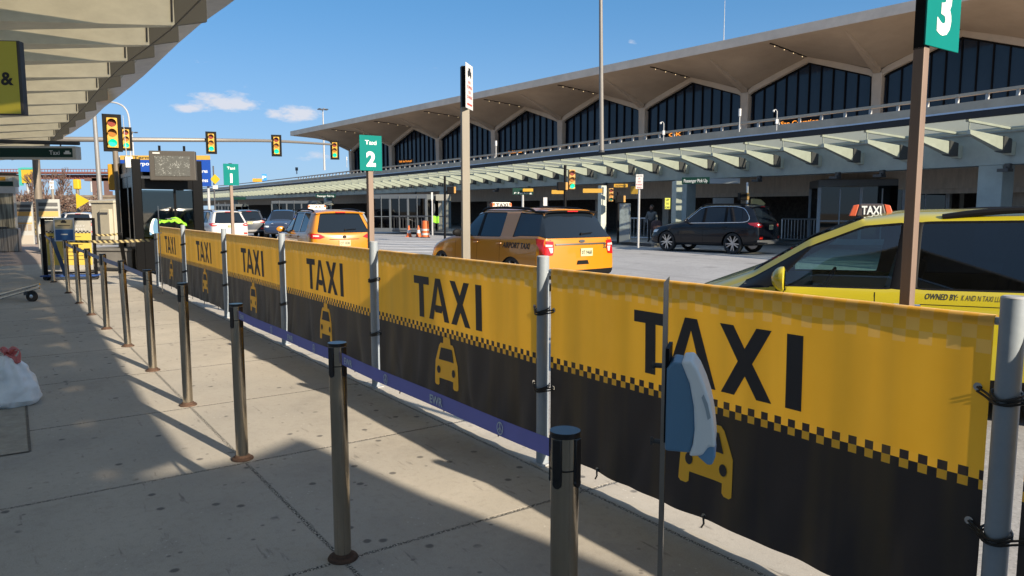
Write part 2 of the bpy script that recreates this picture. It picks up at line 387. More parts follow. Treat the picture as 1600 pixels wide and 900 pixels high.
v2 = S.vor(P, 6.1); spot2 = S.math('MULTIPLY', S.ramp(S.math('ADD', v2.outputs['Distance'], S.math('MULTIPLY', n2, .06)), .07, .11, 1, 0), S.ramp(S.noise(P, 2.3, 2), .56, .6))
col = S.mix(S.math('MULTIPLY', spot, .8), col, (.07,.068,.07)); col = S.mix(S.math('MULTIPLY', spot2, .65), col, (.09,.085,.085))
mp_ = S.n('ShaderNodeMapping'); t.links.new(P, mp_.inputs[0]); mp_.inputs['Rotation'].default_value = (0, 0, .5); mp_.inputs['Scale'].default_value = (1.0, 5.5, 1)
v3 = S.ramp(S.noise(mp_.outputs[0], 3.2, 5), .63, .72); col = S.mix(S.math('MULTIPLY', v3, .7), col, (.12,.11,.105))
v4 = S.ramp(S.noise(P, 0.8, 8, .75), .52, .75); col = S.mix(S.math('MULTIPLY', v4, .5), col, (.19,.175,.16))
w3 = S.vor(P, 14); white = S.math('MULTIPLY', S.ramp(w3.outputs['Distance'], .04, .08, 1, 0), S.ramp(S.noise(P, 2.7, 2), .60, .64)); col = S.mix(S.math('MULTIPLY', white, .6), col, (.66,.64,.6))
grit = S.ramp(S.noise(P, 110, 2), .45, .62); jc = S.mix(grit, (.03,.028,.026), (.50,.47,.42))
col = S.mix(j, col, jc); t.links.new(col, b.inputs['Base Color']); b.inputs['Roughness'].default_value = .85
bh = S.math('SUBTRACT', S.math('ADD', S.math('MULTIPLY', n2, .3), S.math('MULTIPLY', n3, .35)), S.math('MULTIPLY', j, 1.6))
bp = S.n('ShaderNodeBump'); bp.inputs['Strength'].default_value = .35; bp.inputs['Distance'].default_value = .008; t.links.new(bh, bp.inputs['Height']); t.links.new(bp.outputs[0], b.inputs['Normal'])
# road: pale worn concrete carriageway
def ground_mat(name, c1, c2, c3, sc=1.0, tracks=False, tar=True, rough=.85):
    m, t, b = node_mat(name); S = Sh(t); P = S.n('ShaderNodeNewGeometry').outputs['Position']
    n1 = S.noise(P, .35*sc, 8, .7); n2 = S.noise(P, 9*sc, 6, .75); n3 = S.noise(P, 70, 3)
    col = S.mix(S.ramp(n1, .3, .7), c1, c2); col = S.mix(S.math('MULTIPLY', S.ramp(n2, .48, .7), .6), col, c3)
    col = S.mix(S.math('MULTIPLY', S.ramp(n3, .55, .7), .4), col, tuple(min(1, x*1.6) for x in c2)); col = S.mix(S.math('MULTIPLY', S.ramp(n3, .45, .3), .5), col, tuple(x*.5 for x in c3))
    if tracks:
        r_ = S.n('ShaderNodeVectorRotate', rotation_type='Z_AXIS'); r_.inputs['Angle'].default_value = -ROTF; t.links.new(P, r_.inputs[0]); mq = S.n('ShaderNodeMapping'); mq.inputs['Scale'].default_value = (.05, 1.1, 1); t.links.new(r_.outputs[0], mq.inputs[0])
        col = S.mix(S.math('MULTIPLY', S.ramp(S.noise(mq.outputs[0], 1.0, 6, .7), .50, .72), .42), col, (.12,.115,.115)); vv = S.vor(P, .55); col = S.mix(S.math('MULTIPLY', S.math('MULTIPLY', S.ramp(S.math('ADD', vv.outputs['Distance'], S.math('MULTIPLY', n2, .12)), .12, .22, 1, 0), S.ramp(S.noise(P, .3, 2), .5, .55)), .5), col, (.07,.066,.064))
    t.links.new(col, b.inputs['Base Color']); b.inputs['Roughness'].default_value = rough
    bp = S.n('ShaderNodeBump'); bp.inputs['Strength'].default_value = .5; bp.inputs['Distance'].default_value = .01; t.links.new(n2, bp.inputs['Height']); t.links.new(bp.outputs[0], b.inputs['Normal']); return m
m_road = ground_mat('pale worn road', (.25,.245,.245), (.33,.325,.325), (.17,.165,.165), tracks=True)
m_walk2 = ground_mat('far pavement', (.25,.24,.23), (.33,.32,.30), (.19,.18,.17))
m_earth = ground_mat('winter ground', (.16,.12,.085), (.23,.18,.12), (.09,.07,.05), .5)
m_brick = ground_mat('reddish paving', (.29,.23,.20), (.36,.29,.25), (.2,.16,.14))
big = sheet('ground', [(-700,-200),(700,-200),(700,1500),(-700,1500)], -.158, m_earth)
road = sheet('road', [tuple(fp(a, n_)[:2]) for a, n_ in ((-60,.2),(-60,60),(75,60),(190,60),(190,-30),(60,-30),(36,-8),(36,.2))], -.150, m_road)
# near pavement with a kerb step
mb = MB(); PV = [fp(a, n_) for a, n_ in ((-40,-16),(-40,.42),(40,.42),(40,-16))]
mb.prism([(p.x, p.y) for p in PV], (0,0,-.15), (1,0,0), (0,1,0), (0,0,.15)); pv = mb.build('pavement', m_pave); pv['kind'] = 'structure'
mb = MB(); a0 = [fp(a, n_, .004) for a, n_ in ((19,-12),(19,.40),(40,.40),(40,-16))]
mb.add(a0, [(0,1,2,3)]); q = mb.build('paved_path', m_brick); q['kind'] = 'structure'
# far pavement (kerb with a bay where the dark car waits)
KB = [(19.5,4),(18.2,10),(17.2,16),(16.0,22),(14.9,28),(14.2,33),(11.8,36.2),(9.2,36.6),(7.6,35.2),(6.5,33.6),(5.2,35.8),(2.9,38.9),(-1.2,43.8),(-6.0,50.3),(-11.0,59),(-20,72),(-32,90),(-48,115),(-64,140),(-84,168)]
far = [TIP.at(q, 16)[0] for q in [TIP.len*i/14 for i in range(15)]]
poly = [(a, b) for a, b in KB]+[(p.x, p.y) for p in reversed(far)]
mb = MB(); mb.prism(poly, (0,0,-.15), (1,0,0), (0,1,0), (0,0,.145)); q = mb.build('far_pavement', m_walk2); q['kind'] = 'structure'
mb = MB()
for i in range(len(KB)-1):
    a = Vector((*KB[i], 0)); b_ = Vector((*KB[i+1], 0)); d = (b_-a).normalized(); nn = Vector((-d.y, d.x, 0))
    mb.hexa([a+Vector((0,0,-.15)), b_+Vector((0,0,-.15)), b_-nn*.16+Vector((0,0,-.15)), a-nn*.16+Vector((0,0,-.15)), a+Vector((0,0,.002)), b_+Vector((0,0,.002)), b_-nn*.16+Vector((0,0,.002)), a-nn*.16+Vector((0,0,.002))])
q = mb.build('kerb', M('dark kerb steel and stone', (.13,.125,.12), .7, var=.2)); q['kind'] = 'structure'
# zebra crossing bars
mb = MB()
for i in range(9):
    y0 = 377.5+i*2.9*(1+i*.09)
    A = gp(592, y0-.9-i*.05, -.15); B = gp(702, y0+.9, -.15)
    d = (B-A); nn = Vector((-d.y, d.x, 0)).normalized()*(.26)
    mb.add([A-nn+Vector((0,0,.005)), B-nn+Vector((0,0,.005)), B+nn+Vector((0,0,.005)), A+nn+Vector((0,0,.005))], [(0,1,2,3)])
q = mb.build('road_marking', M('worn white paint', (.5,.49,.48), .7, var=.2, vscale=3)); q['kind'] = 'structure'

# ================================================================== terminal hall
CP = Vector((25.3, 52.0, 0)); TR = math.atan2(-.735, .678); BAY = 10.0
hall = thing('terminal_hall', 'long terminal hall with scalloped tan concrete shell roof and dark arched windows', 'airport terminal', CP, TR)
IDX0, IDX1 = -7, 2
def dz(X): return .019*X
def soff(X, Yv):
    k = X/BAY; u = abs((k % 1)-.5)*2; u = max(0, min(1, u))     # 1 at a column, 0 mid-bay
    g = u*.92 if u < .88 else .88*.92+(u-.88)*1.6
    za = 12.72-1.95*g                                            # at the glass line
    zb_ = 12.95
    f = max(0, min(1, -Yv/6.2)); f2 = f**.9
    return (za*(1-f2)+zb_*f2)+dz(X)
XL, XR = (IDX0-.5)*BAY, (IDX1+.5)*BAY
mb = MB(); nU = 190; nV = 8
mb.grid(lambda a, b: (XL+(XR-XL)*a, -6.6+9.6*b, soff(XL+(XR-XL)*a, -6.6+9.6*b)), nU, nV, 0, True)
def topz(X): return 13.55+dz(X)
mb.add([(XL,-6.6,topz(XL)),(XR,-6.6,topz(XR)),(XR,14,topz(XR)),(XL,14,topz(XL))], [(0,1,2,3)], 1)
nn_ = 40
for i in range(nn_):
    x0 = XL+(XR-XL)*i/nn_; x1 = XL+(XR-XL)*(i+1)/nn_
    mb.add([(x0,-6.62,soff(x0,-6.6)-.02),(x1,-6.62,soff(x1,-6.6)-.02),(x1,-6.62,topz(x1)),(x0,-6.62,topz(x0))], [(0,1,2,3)], 1)
for xx in (XL, XR):
    mb.add([(xx,-6.6,soff(xx,-6.6)),(xx,3,soff(xx,3)),(xx,14,soff(xx,3)),(xx,14,topz(xx)),(xx,-6.6,topz(xx))], [(0,1,2,3,4)], 1)
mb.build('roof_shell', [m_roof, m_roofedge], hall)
m_hallglass = M('dark blue hall glazing', (.014,.025,.045), .08, var=.45, vscale=.28, spec=.38, stretch=(1,1,.35))  # noise in the glass colour stands in for uneven reflections
for i in range(IDX0, IDX1+1):
    X = i*BAY; mb = MB(); zt = soff(X, 0)
    mb.hexa([(X-.27,-.30,4.2),(X+.27,-.30,4.2),(X+.27,.5,4.2),(X-.27,.5,4.2),(X-.36,-.40,zt+.1),(X+.36,-.40,zt+.1),(X+.36,.6,zt+.1),(X-.36,.6,zt+.1)])
    col_ = mb.build('column', m_rib, hall, bevel=.08)
    # folded valley rib running from the column head out to the fascia
    mb = MB(); mb.hexa([(X-.22,-.4,soff(X,-.4)-.12),(X+.22,-.4,soff(X,-.4)-.12),(X+.05,-6.2,soff(X,-6.2)-.02),(X-.05,-6.2,soff(X,-6.2)-.02),(X-.3,-.4,soff(X,-.4)+.3),(X+.3,-.4,soff(X,-.4)+.3),(X+.1,-6.2,soff(X,-6.2)+.2),(X-.1,-6.2,soff(X,-6.2)+.2)])
    mb.build('valley_rib', m_roof, hall)
    if i < IDX1:
        # arched rib round the glass
        mb = MB(); K = 24; V = []
        for k in range(K+1):
            x = X+.22+(BAY-.44)*k/K; z = soff(x, 0)
            V += [(x,-.30,z-.34),(x,-.30,z+.1),(x,.3,z+.1),(x,.3,z-.34)]
        F = []
        for k in range(K):
            for j_ in range(4): F.append((k*4+j_, k*4+(j_+1) % 4, (k+1)*4+(j_+1) % 4, (k+1)*4+j_))
        mb.add(V, F); mb.build('arch_rib', m_rib, hall)
        mb = MB()
        for k in range(K):
            x0 = X+.28+(BAY-.56)*k/K; x1 = X+.28+(BAY-.56)*(k+1)/K
            mb.add([(x0,.16,4.2),(x1,.16,4.2),(x1,.16,soff(x1,0)-.28),(x0,.16,soff(x0,0)-.28)], [(0,1,2,3)], 0)
        for k in range(11):
            x = X+.55+(BAY-1.1)*k/10; mb.box((x,.10,(4.2+soff(x,0)-.3)/2), (.075,.14,soff(x,0)-.3-4.2), 1)
        for k in range(K):
            x0 = X+.28+(BAY-.56)*k/K; x1 = X+.28+(BAY-.56)*(k+1)/K; z0, z1 = soff(x0,0)-.28, soff(x1,0)-.28
            mb.hexa([(x0,.0,z0-.16),(x1,.0,z1-.16),(x1,.2,z1-.16),(x0,.2,z0-.16),(x0,.0,z0),(x1,.0,z1),(x1,.2,z1),(x0,.2,z0)], 1)
        w_ = mb.build('window', [m_hallglass, m_trim], hall)
        mb = MB()
        for k in range(4):
            yy = -5.2+k*1.35; xm = X+BAY/2; mb.ball((xm,yy,soff(xm,yy)-.12), .028, 1, 8, 5); mb.box((xm,yy,soff(xm,yy)-.03),(.08,1.34,.05),0)
        mb.build('soffit_light_track', [m_trim, M('warm lamp', (1,.8,.5), .5, emit=(1,.75,.4), estr=1.0)], hall)
mb = MB(); mb.cyl((-8.5,-6,13.4),(-8.5,-6,16.3),.03,.015,8); mb.build('roof_antenna', m_galv, hall)
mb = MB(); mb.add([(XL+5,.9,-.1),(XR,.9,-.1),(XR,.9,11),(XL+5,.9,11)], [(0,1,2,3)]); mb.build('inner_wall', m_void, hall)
# lit destination boards standing by the hall doors on the upper road
for (px, py, w_, txt, lab, Y_) in [(1250,191,2.2,'San Counsion','small orange lit board before the terminal window nearest the camera',36),(1056,210,1.0,'OK','small orange lit board under the fifth arched window',42),(806,237,1.8,'Lufthansa','orange lit board beside the white lamp on the upper road',60),(634,252,2.6,'TAP Air Portugal','orange lit board farthest along the upper road',76)]:
    c = at(px, py, Y_); tr_ = thing('destination_board', lab, 'led board', c, TR, 'lit boards on the upper road')
    mb = MB(); mb.box((0,0,0),(w_,.12,.36)); mb.cyl((-w_*.3,.0,-.15),(-w_*.3,.0,-.9),.04); mb.cyl((w_*.3,.0,-.15),(w_*.3,.0,-.9),.04); mb.build('board', m_trim, tr_)
    mb = MB(); mb.text(txt if 'San' not in txt else 'San Countion', (0,-.065,-.1),(1,0,0),(0,0,1),.2, bold=.02, width=w_*.86); mb.build('lettering', M('orange led', (1,.3,.02), .5, emit=(1,.32,.03), estr=.5), tr_)

# ================================================================== upper road on its deck, canopy, lower level
Q0, Q1 = -12, TIP.len-2
mb = MB()


mb = MB(); strip(mb, TIP, Q0, Q1, 2.0, [(3.05,4.05),(3.05,5.28),(3.3,5.28),(3.3,4.6),(40,4.6)], 0); q = mb.build('elevated_road', m_deck); q['kind'] = 'structure'
gr = thing('guard_rail', 'long grey guard rail on short posts along the upper road', 'guard rail', TIP.at(0)[0]+Vector((0,0,5.2)))
mb = MB(); strip(mb, TIP, Q0, Q1, 2.0, [(3.08,5.50),(3.08,5.60),(3.25,5.60),(3.25,5.50)], closed=True)
mb.build('rail', m_deck, gr, world=True)
q_ = 0; rp = None
while q_ < 95:
    p, d, nr = TIP.at(q_, 3.17, 5.39); q_ += 1.05
    if rp is None: rp = MB().box((0,0,0),(.09,.09,.22)).build('post', m_galv, gr); c = rp
    else: c = rp.copy(); COL.objects.link(c)
    c.location = p-gr.location; c.rotation_euler = (0, 0, math.atan2(d.y, d.x))
# canopy glass and girder
m_milk, t_, b_ = node_mat('milky translucent glass'); S_ = Sh(t_); b_.inputs['Base Color'].default_value = (.50,.52,.45,1); b_.inputs['Roughness'].default_value = .3
tl = S_.n('ShaderNodeBsdfTranslucent'); tl.inputs[0].default_value = (.62,.64,.54,1); tp = S_.n('ShaderNodeBsdfTransparent'); tp.inputs[0].default_value = (.9,.95,.88,1)
x1_ = S_.n('ShaderNodeMixShader'); x1_.inputs[0].default_value = .55; t_.links.new(b_.outputs[0], x1_.inputs[1]); t_.links.new(tl.outputs[0], x1_.inputs[2])
x2_ = S_.n('ShaderNodeMixShader'); x2_.inputs[0].default_value = .5; t_.links.new(x1_.outputs[0], x2_.inputs[1]); t_.links.new(tp.outputs[0], x2_.inputs[2])
t_.links.new(x2_.outputs[0], [n for n in t_.nodes if n.type == 'OUTPUT_MATERIAL'][0].inputs[0])
m_rearshade = M('opaque rear shade roof', (.46,.47,.40), .35, var=.12, vscale=1.2)  # opaque, for the unseen rear roof that casts shade
can = thing('far_canopy', 'pale green ribbed canopy under the upper road across the street', 'canopy', TIP.at(0)[0])
mb = MB(); strip(mb, TIP, Q0, Q1, 2.0, [(-.2,4.33),(3.04,4.15)]); mb.build('glass_roof', m_milk, can, world=True)
mb = MB(); strip(mb, TIP, Q0, Q1, 2.0, [(-.30,4.30),(-.30,4.50),(-.16,4.50),(-.16,4.30)], closed=True); mb.build('gutter', m_fascia, can, world=True)
mb = MB(); strip(mb, TIP, Q0, Q1, 2.0, [(-.31,4.503),(-.31,4.555),(-.10,4.555),(-.10,4.503)], closed=True); mb.build('gutter_capping', m_fasctop, can, world=True)
mb = MB()
for off in (2.15,): strip(mb, TIP, Q0, 92, 1.8, [(off,4.10),(off+.07,4.10),(off+.07,4.16),(off,4.16)], closed=True)
mb.build('purlin', m_cream, can, world=True)
GO = 2.35
mb = MB(); strip(mb, TIP, Q0, Q1, 2.0, [(GO,3.02),(GO,4.02),(GO+.69,4.02),(GO+.69,3.02)], closed=True); mb.build('girder', m_bluegrey, can, world=True)
# one tapered beam with its rod, dark end box and stub, copied along the curve
bm0 = MB(); bm0.hexa([(0,-.07,3.86),(0,.07,3.86),(1.66,.12,3.42),(1.66,-.12,3.42),(0,-.05,4.0),(0,.05,4.0),(1.66,.1,3.86),(1.66,-.1,3.86)])
beam_me = bm0.build('beam', m_cream, can, bevel=.01)
b1 = MB(); b1.cyl((.02,0,3.98),(.02,0,4.33),.022,n=6); b1.hexa([(-.1,-.05,4.24),(-.1,.05,4.24),(2.3,.05,4.10),(2.3,-.05,4.10),(-.1,-.05,4.31),(-.1,.05,4.31),(2.3,.05,4.17),(2.3,-.05,4.17)])
rod_me = b1.build('hanger', m_cream, can)
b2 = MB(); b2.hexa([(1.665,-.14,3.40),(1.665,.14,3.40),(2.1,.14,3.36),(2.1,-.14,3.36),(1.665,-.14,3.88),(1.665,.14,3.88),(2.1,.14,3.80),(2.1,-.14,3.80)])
br_me = b2.build('shade_box', m_dark, can)  # dark box standing in for the shaded part at the beam's deep end
b3 = MB(); b3.hexa([(2.105,-.13,3.30),(2.105,.13,3.30),(2.345,.13,3.30),(2.345,-.13,3.30),(2.105,-.13,3.72),(2.105,.13,3.72),(2.345,.13,3.72),(2.345,-.13,3.72)])
st_me = b3.build('stub', m_cream, can)
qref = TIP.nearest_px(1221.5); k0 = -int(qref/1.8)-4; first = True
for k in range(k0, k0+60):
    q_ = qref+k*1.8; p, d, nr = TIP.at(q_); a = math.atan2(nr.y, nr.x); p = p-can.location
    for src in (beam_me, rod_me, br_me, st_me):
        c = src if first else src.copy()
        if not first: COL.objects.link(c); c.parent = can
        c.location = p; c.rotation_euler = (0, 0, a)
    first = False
# beams too far to tell apart in detail
mb = MB()
for k in range(k0+60, k0+130):
    p, d, nr = TIP.at(qref+k*1.8); a = Matrix.Rotation(math.atan2(nr.y, nr.x), 3, 'Z')
    mb.hexa([p+a@Vector(v) for v in [(0,-.07,3.86),(0,.07,3.86),(1.9,.12,3.42),(1.9,-.12,3.42),(0,-.05,4.0),(0,.05,4.0),(1.9,.1,3.9),(1.9,-.1,3.9)]])
q = mb.build('far_beam_run', m_cream, can, world=True); q['kind'] = 'stuff'
# grey blue columns carrying the girder
for i, px in enumerate((1030, 818, 700, 510, 396, 377)):
    pass
colq = [TIP.nearest_px(1030)-10.5*2-2, TIP.nearest_px(1030)-13.0, TIP.nearest_px(1005)]+[TIP.nearest_px(650), TIP.nearest_px(478), TIP.nearest_px(340)]
for q_ in colq:
    p, d, nr = TIP.at(q_, GO+.35); mb = MB(); mb.box((p.x,p.y,1.5),(.8,.66,3.04), rot=math.atan2(d.y,d.x)); mb.build('column', m_bluegrey, can, bevel=.02, world=True)
# spotlights and cameras under the girder
spot = MB(); spot.box((0,-.22,-.18),(.34,.3,.1)); spot.cyl((0,0,0),(0,-.2,-.16),.04,n=6); spot.box((0,-.05,-.04),(.16,.16,.16))
sp0 = None
for i, px in enumerate((1535, 1392, 1340, 1270, 1160, 965, 915, 868, 800, 758, 712, 640)):
    q_ = TIP.nearest_px(px-25); p, d, nr = TIP.at(q_, GO-.02, 3.0)
    c = spot.build('spotlight', m_dark, can) if sp0 is None else sp0.copy()
    if sp0 is None: sp0 = c
    else: COL.objects.link(c); c.parent = can
    c.location = p-can.location; c.rotation_euler = (0, 0, math.atan2(nr.y, nr.x)-R(90))
# lower level: concrete beam wall over a dark undercroft
mb = MB(); strip(mb, TIP, Q0, Q1, 2.0, [(6.4,2.40),(6.4,3.7),(6.8,3.7),(6.8,2.40)], closed=True)
strip(mb, TIP, Q0, Q1, 2.0, [(6.55,2.2),(6.55,2.40)]); q = mb.build('concrete_beam_wall', m_concr); tag(q, 'long board marked brown concrete beam above the dark lower level openings', 'wall')
mb = MB(); strip(mb, TIP, Q0, Q1, 2.0, [(3.0,4.09),(13.5,3.9)]); q = mb.build('lower_ceiling', m_deck); q['kind'] = 'structure'
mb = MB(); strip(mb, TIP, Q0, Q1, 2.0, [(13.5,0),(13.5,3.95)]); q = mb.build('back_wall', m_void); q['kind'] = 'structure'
pr = None
for i, q_ in enumerate([3, 9, 15, 21.5, 27.5, 34, 41, 48, 56, 65, 75]):
    p, d, nr = TIP.at(q_, 8.1); mb = MB(); mb.box((0,0,1.2),(.55,.5,2.4))
    mb.box((0,0,2.3),(.8,.6,.2))
    if pr is None: pr = tag(mb.build('concrete_pier', m_concr, bevel=.02), 'square concrete pier standing in the dark undercroft', 'pillar', 'concrete piers in the undercroft'); c = pr
    else: c = pr.copy(); COL.objects.link(c)
    c.location = p; c.rotation_euler = (0, 0, math.atan2(d.y, d.x))
# ================================================================== near canopy overhead
tipn = [(3.5,-.50),(4.8,-.56),(6.1,-.64),(7.7,-.67),(9.3,-.67),(11.3,-.65),(13.25,-.66),(15.3,-.69),(17.4,-.73),(19.7,-.71),(21.7,-.73),(23.6,-.79),(26.0,-.85),(28.2,-1.0),(30.4,-1.2),(32.6,-1.5)]
nc = thing('near_canopy', 'pale green ribbed canopy with tapered beams overhead above the pavement', 'canopy', fp(0, -4))
NB = [(-12.0+1.28*i, -.50) for i in range(12)]+tipn
beam_n = MB(); LBM = 4.6      # local: x toward the wall side (-n), y along +t
beam_n.hexa([(0,-.05,-.58),(0,.05,-.58),(LBM,.06,-.12),(LBM,-.06,-.12),(0,-.05,0),(0,.05,0),(LBM,.06,0),(LBM,-.06,0)])  # thin beams behind the camera, unseen, shaped to pass light stripes
m_beamn = M('pale near beam paint', (.63,.645,.56), .6, var=.14, vscale=2.5, stretch=(1,1,2))
bn = beam_n.build('beam', m_beamn, nc, bevel=.008)
cp = MB(); cp.hexa([(-.36,-.036,-.40),(-.36,.036,-.40),(-.002,.036,-.495),(-.002,-.036,-.495),(-.36,-.045,.0),(-.36,.045,.0),(-.002,.045,0),(-.002,-.045,0)]); cpo = cp.build('beam_end_cap', M('grey green end cap', (.075,.08,.075), .6), nc)
rd = MB(); rd.tube([(.03,-.05,-.46),(.02,-.05,-.02)], .012, 6); rdo = rd.build('tie_rod', m_dark, nc)
b5 = MB(); b5.hexa([(0,-.04,-.50),(0,.04,-.50),(LBM,1.15,-1.0),(LBM,-.04,-1.0),(0,-.04,0),(0,.04,0),(LBM,.30,0),(LBM,-.04,0)])
bw = b5.build('beam', m_beamn, nc, bevel=.006)
used_ = set()
for i, (a, n_) in enumerate(NB):
    p = fp(a, n_-.36, 4.20)-nc.location
    for src in (bn if a < .9 else bw, cpo, rdo):
        first_ = src.name not in used_; used_.add(src.name)
        c = src if first_ else src.copy()
        if not first_: COL.objects.link(c); c.parent = nc
        c.location = p; c.rotation_euler = (0, 0, math.atan2(-N_.y, -N_.x)); c.scale = (1, -1, 1)
# local y must run along +t: with x along -n the frame's y is -t, hence the mirrored scale
mb = MB()
rows = [(-40,.85),(-17.0,.85),(-16.95,.12),(3.5,.08)]+[(a, n_+.55) for a, n_ in tipn]
rows = [(-40,6.2),(-20,2.4),(-13.3,1.12),(-12.4,.9),(-11,.67),(-10.98,-.06),(-9.4,-.05),(-7,.03),(-4,.10),(1,.16)]+[(a, n_+.62+.08*min(1,(a-3)/6)) for a, n_ in tipn]  # flare behind the camera is unseen, added to cast the stepped shadow
mb2 = MB()
for (a0, n0), (a1, n1_) in zip(rows[:-1], rows[1:]):
    if a1-a0 < .1: continue
    z = 4.24
    if a1 <= -10.9: mb.hexa([fp(a0,-12,z), fp(a1,-12,z), fp(a1,n1_-.45,z), fp(a0,n0-.45,z), fp(a0,-12,z+.05), fp(a1,-12,z+.05), fp(a1,n1_-.45,z+.05), fp(a0,n0-.45,z+.05)])
    else: mb2.add([fp(a0,-12,z), fp(a1,-12,z), fp(a1,n1_-.45,z), fp(a0,n0-.45,z)], [(0,1,2,3)])
m_roofn, t_, b_ = node_mat('dusty roof glass'); S_ = Sh(t_); oc_ = S_.n('ShaderNodeTexCoord').outputs['Object']
t_.links.new(S_.mix(S_.ramp(S_.noise(oc_, .8, 6), .3, .7), (.13,.13,.115), (.24,.235,.20)), b_.inputs['Base Color']); b_.inputs['Roughness'].default_value = .4
tl = S_.n('ShaderNodeBsdfTranslucent'); tl.inputs[0].default_value = (.60,.60,.50,1); x1_ = S_.n('ShaderNodeMixShader'); x1_.inputs[0].default_value = .12; t_.links.new(b_.outputs[0], x1_.inputs[1]); t_.links.new(tl.outputs[0], x1_.inputs[2])
tp = S_.n('ShaderNodeBsdfTransparent'); tp.inputs[0].default_value = (.98,.86,.70,1); x2_ = S_.n('ShaderNodeMixShader'); x2_.inputs[0].default_value = .17; t_.links.new(x1_.outputs[0], x2_.inputs[1]); t_.links.new(tp.outputs[0], x2_.inputs[2])
t_.links.new(x2_.outputs[0], [n for n in t_.nodes if n.type == 'OUTPUT_MATERIAL'][0].inputs[0])
mb.build('rear_shadow_roof', m_rearshade, nc, world=True); mb2.build('roof_glass', m_roofn, nc, world=True)
m_edgeglass = M('weathered edge glazing', (.30,.30,.28), .3, var=.3, vscale=3)
mb = MB()
for (a0, n0), (a1, n1_) in zip(rows[:-1], rows[1:]):
    if a1-a0 < .1: continue
    z = 4.26
    mb.hexa([fp(a0,n0-.449,z), fp(a1,n1_-.449,z), fp(a1,n1_,z+.10), fp(a0,n0,z+.10), fp(a0,n0-.449,z+.03), fp(a1,n1_-.449,z+.03), fp(a1,n1_,z+.13), fp(a0,n0,z+.13)])
mb.build('edge_glazing', m_edgeglass, nc, world=True)
mb = MB(); pts = [fp(a, n_-.40, 3.66) for a, n_ in NB]; mb.tube(pts, .010, 6); mb.build('conduit', m_dark, nc, world=True)

# ================================================================== fence of banners
PT = [-7.45,-4.99,-2.45,0.0,2.52,5.15,7.95,10.62]
m_ban, t, b = node_mat('taxi banner cloth'); S = Sh(t)
oc = S.n('ShaderNodeTexCoord').outputs['Object']; sx = S.n('ShaderNodeSeparateXYZ'); t.links.new(oc, sx.inputs[0]); X, Z = sx.outputs[0], sx.outputs[2]
def checks(sz, z0, n_rows):
    r = S.math('FLOOR', S.math('DIVIDE', S.math('SUBTRACT', Z, z0), sz)); c = S.math('FLOOR', S.math('DIVIDE', S.math('ADD', X, 50), sz))
    k = S.math('MODULO', S.math('ADD', S.math('ADD', r, c), 100), 2)
    inside = S.math('MULTIPLY', S.math('GREATER_THAN', Z, z0), S.math('LESS_THAN', Z, z0+sz*n_rows)); return k, inside
yel = (.66,.36,.025); blk = (.036,.028,.027)
n1 = S.noise(oc, 3, 5); yc = S.mix(S.ramp(n1, .3, .7), (.93,.475,.03), (.97,.515,.04))
base = S.mix(S.math('GREATER_THAN', Z, .655), blk, yc)
k, ins = checks(.0345, .6205, 2); cc = S.mix(k, blk, (.96,.50,.04)); base = S.mix(ins, base, cc)
k, ins = checks(.048, 1.098, 3); base = S.mix(S.math('MULTIPLY', S.math('MULTIPLY', k, ins), .40), base, (.93,.62,.24))
wv = S.n('ShaderNodeTexNoise'); wv.inputs['Scale'].default_value = 4; mpw = S.n('ShaderNodeMapping'); mpw.inputs['Scale'].default_value = (1.6,1,.12); t.links.new(oc, mpw.inputs[0]); t.links.new(mpw.outputs[0], wv.inputs[0])
base = S.mix(S.math('MULTIPLY', S.ramp(wv.outputs['Fac'], .45, .7), .16), base, (.25,.17,.04), 'MIX')
t.links.new(base, b.inputs['Base Color']); b.inputs['Roughness'].default_value = .62; b.inputs['Specular IOR Level'].default_value = .35; b.inputs['Sheen Weight'].default_value = .28; b.inputs['Sheen Roughness'].default_value = .4
wve = S.n('ShaderNodeTexWave', wave_type='BANDS', bands_direction='Z'); wve.inputs['Scale'].default_value = 130; t.links.new(oc, wve.inputs[0])
wvx = S.n('ShaderNodeTexWave', wave_type='BANDS', bands_direction='X'); wvx.inputs['Scale'].default_value = 130; t.links.new(oc, wvx.inputs[0])
bp = S.n('ShaderNodeBump'); bp.inputs['Strength'].default_value = .15; bp.inputs['Distance'].default_value = .002
t.links.new(S.math('ADD', S.math('ADD', wve.outputs['Fac'], wvx.outputs['Fac']), S.math('MULTIPLY', S.noise(oc, 14, 4), 3)), bp.inputs['Height']); t.links.new(bp.outputs[0], b.inputs['Normal'])
tr = S.n('ShaderNodeBsdfTranslucent'); t.links.new(base, tr.inputs[0]); mx = S.n('ShaderNodeMixShader'); t.links.new(S.math('MULTIPLY_ADD', S.math('GREATER_THAN', Z, .655), .27, .04), mx.inputs[0])
out = [n for n in t.nodes if n.type == 'OUTPUT_MATERIAL'][0]; t.links.new(b.outputs[0], mx.inputs[1]); t.links.new(tr.outputs[0], mx.inputs[2]); t.links.new(mx.outputs[0], out.inputs[0])
m_banink = M('banner black print', (.028,.024,.026), .6)
m_banyel = M('banner yellow print', (.95,.49,.03), .6)
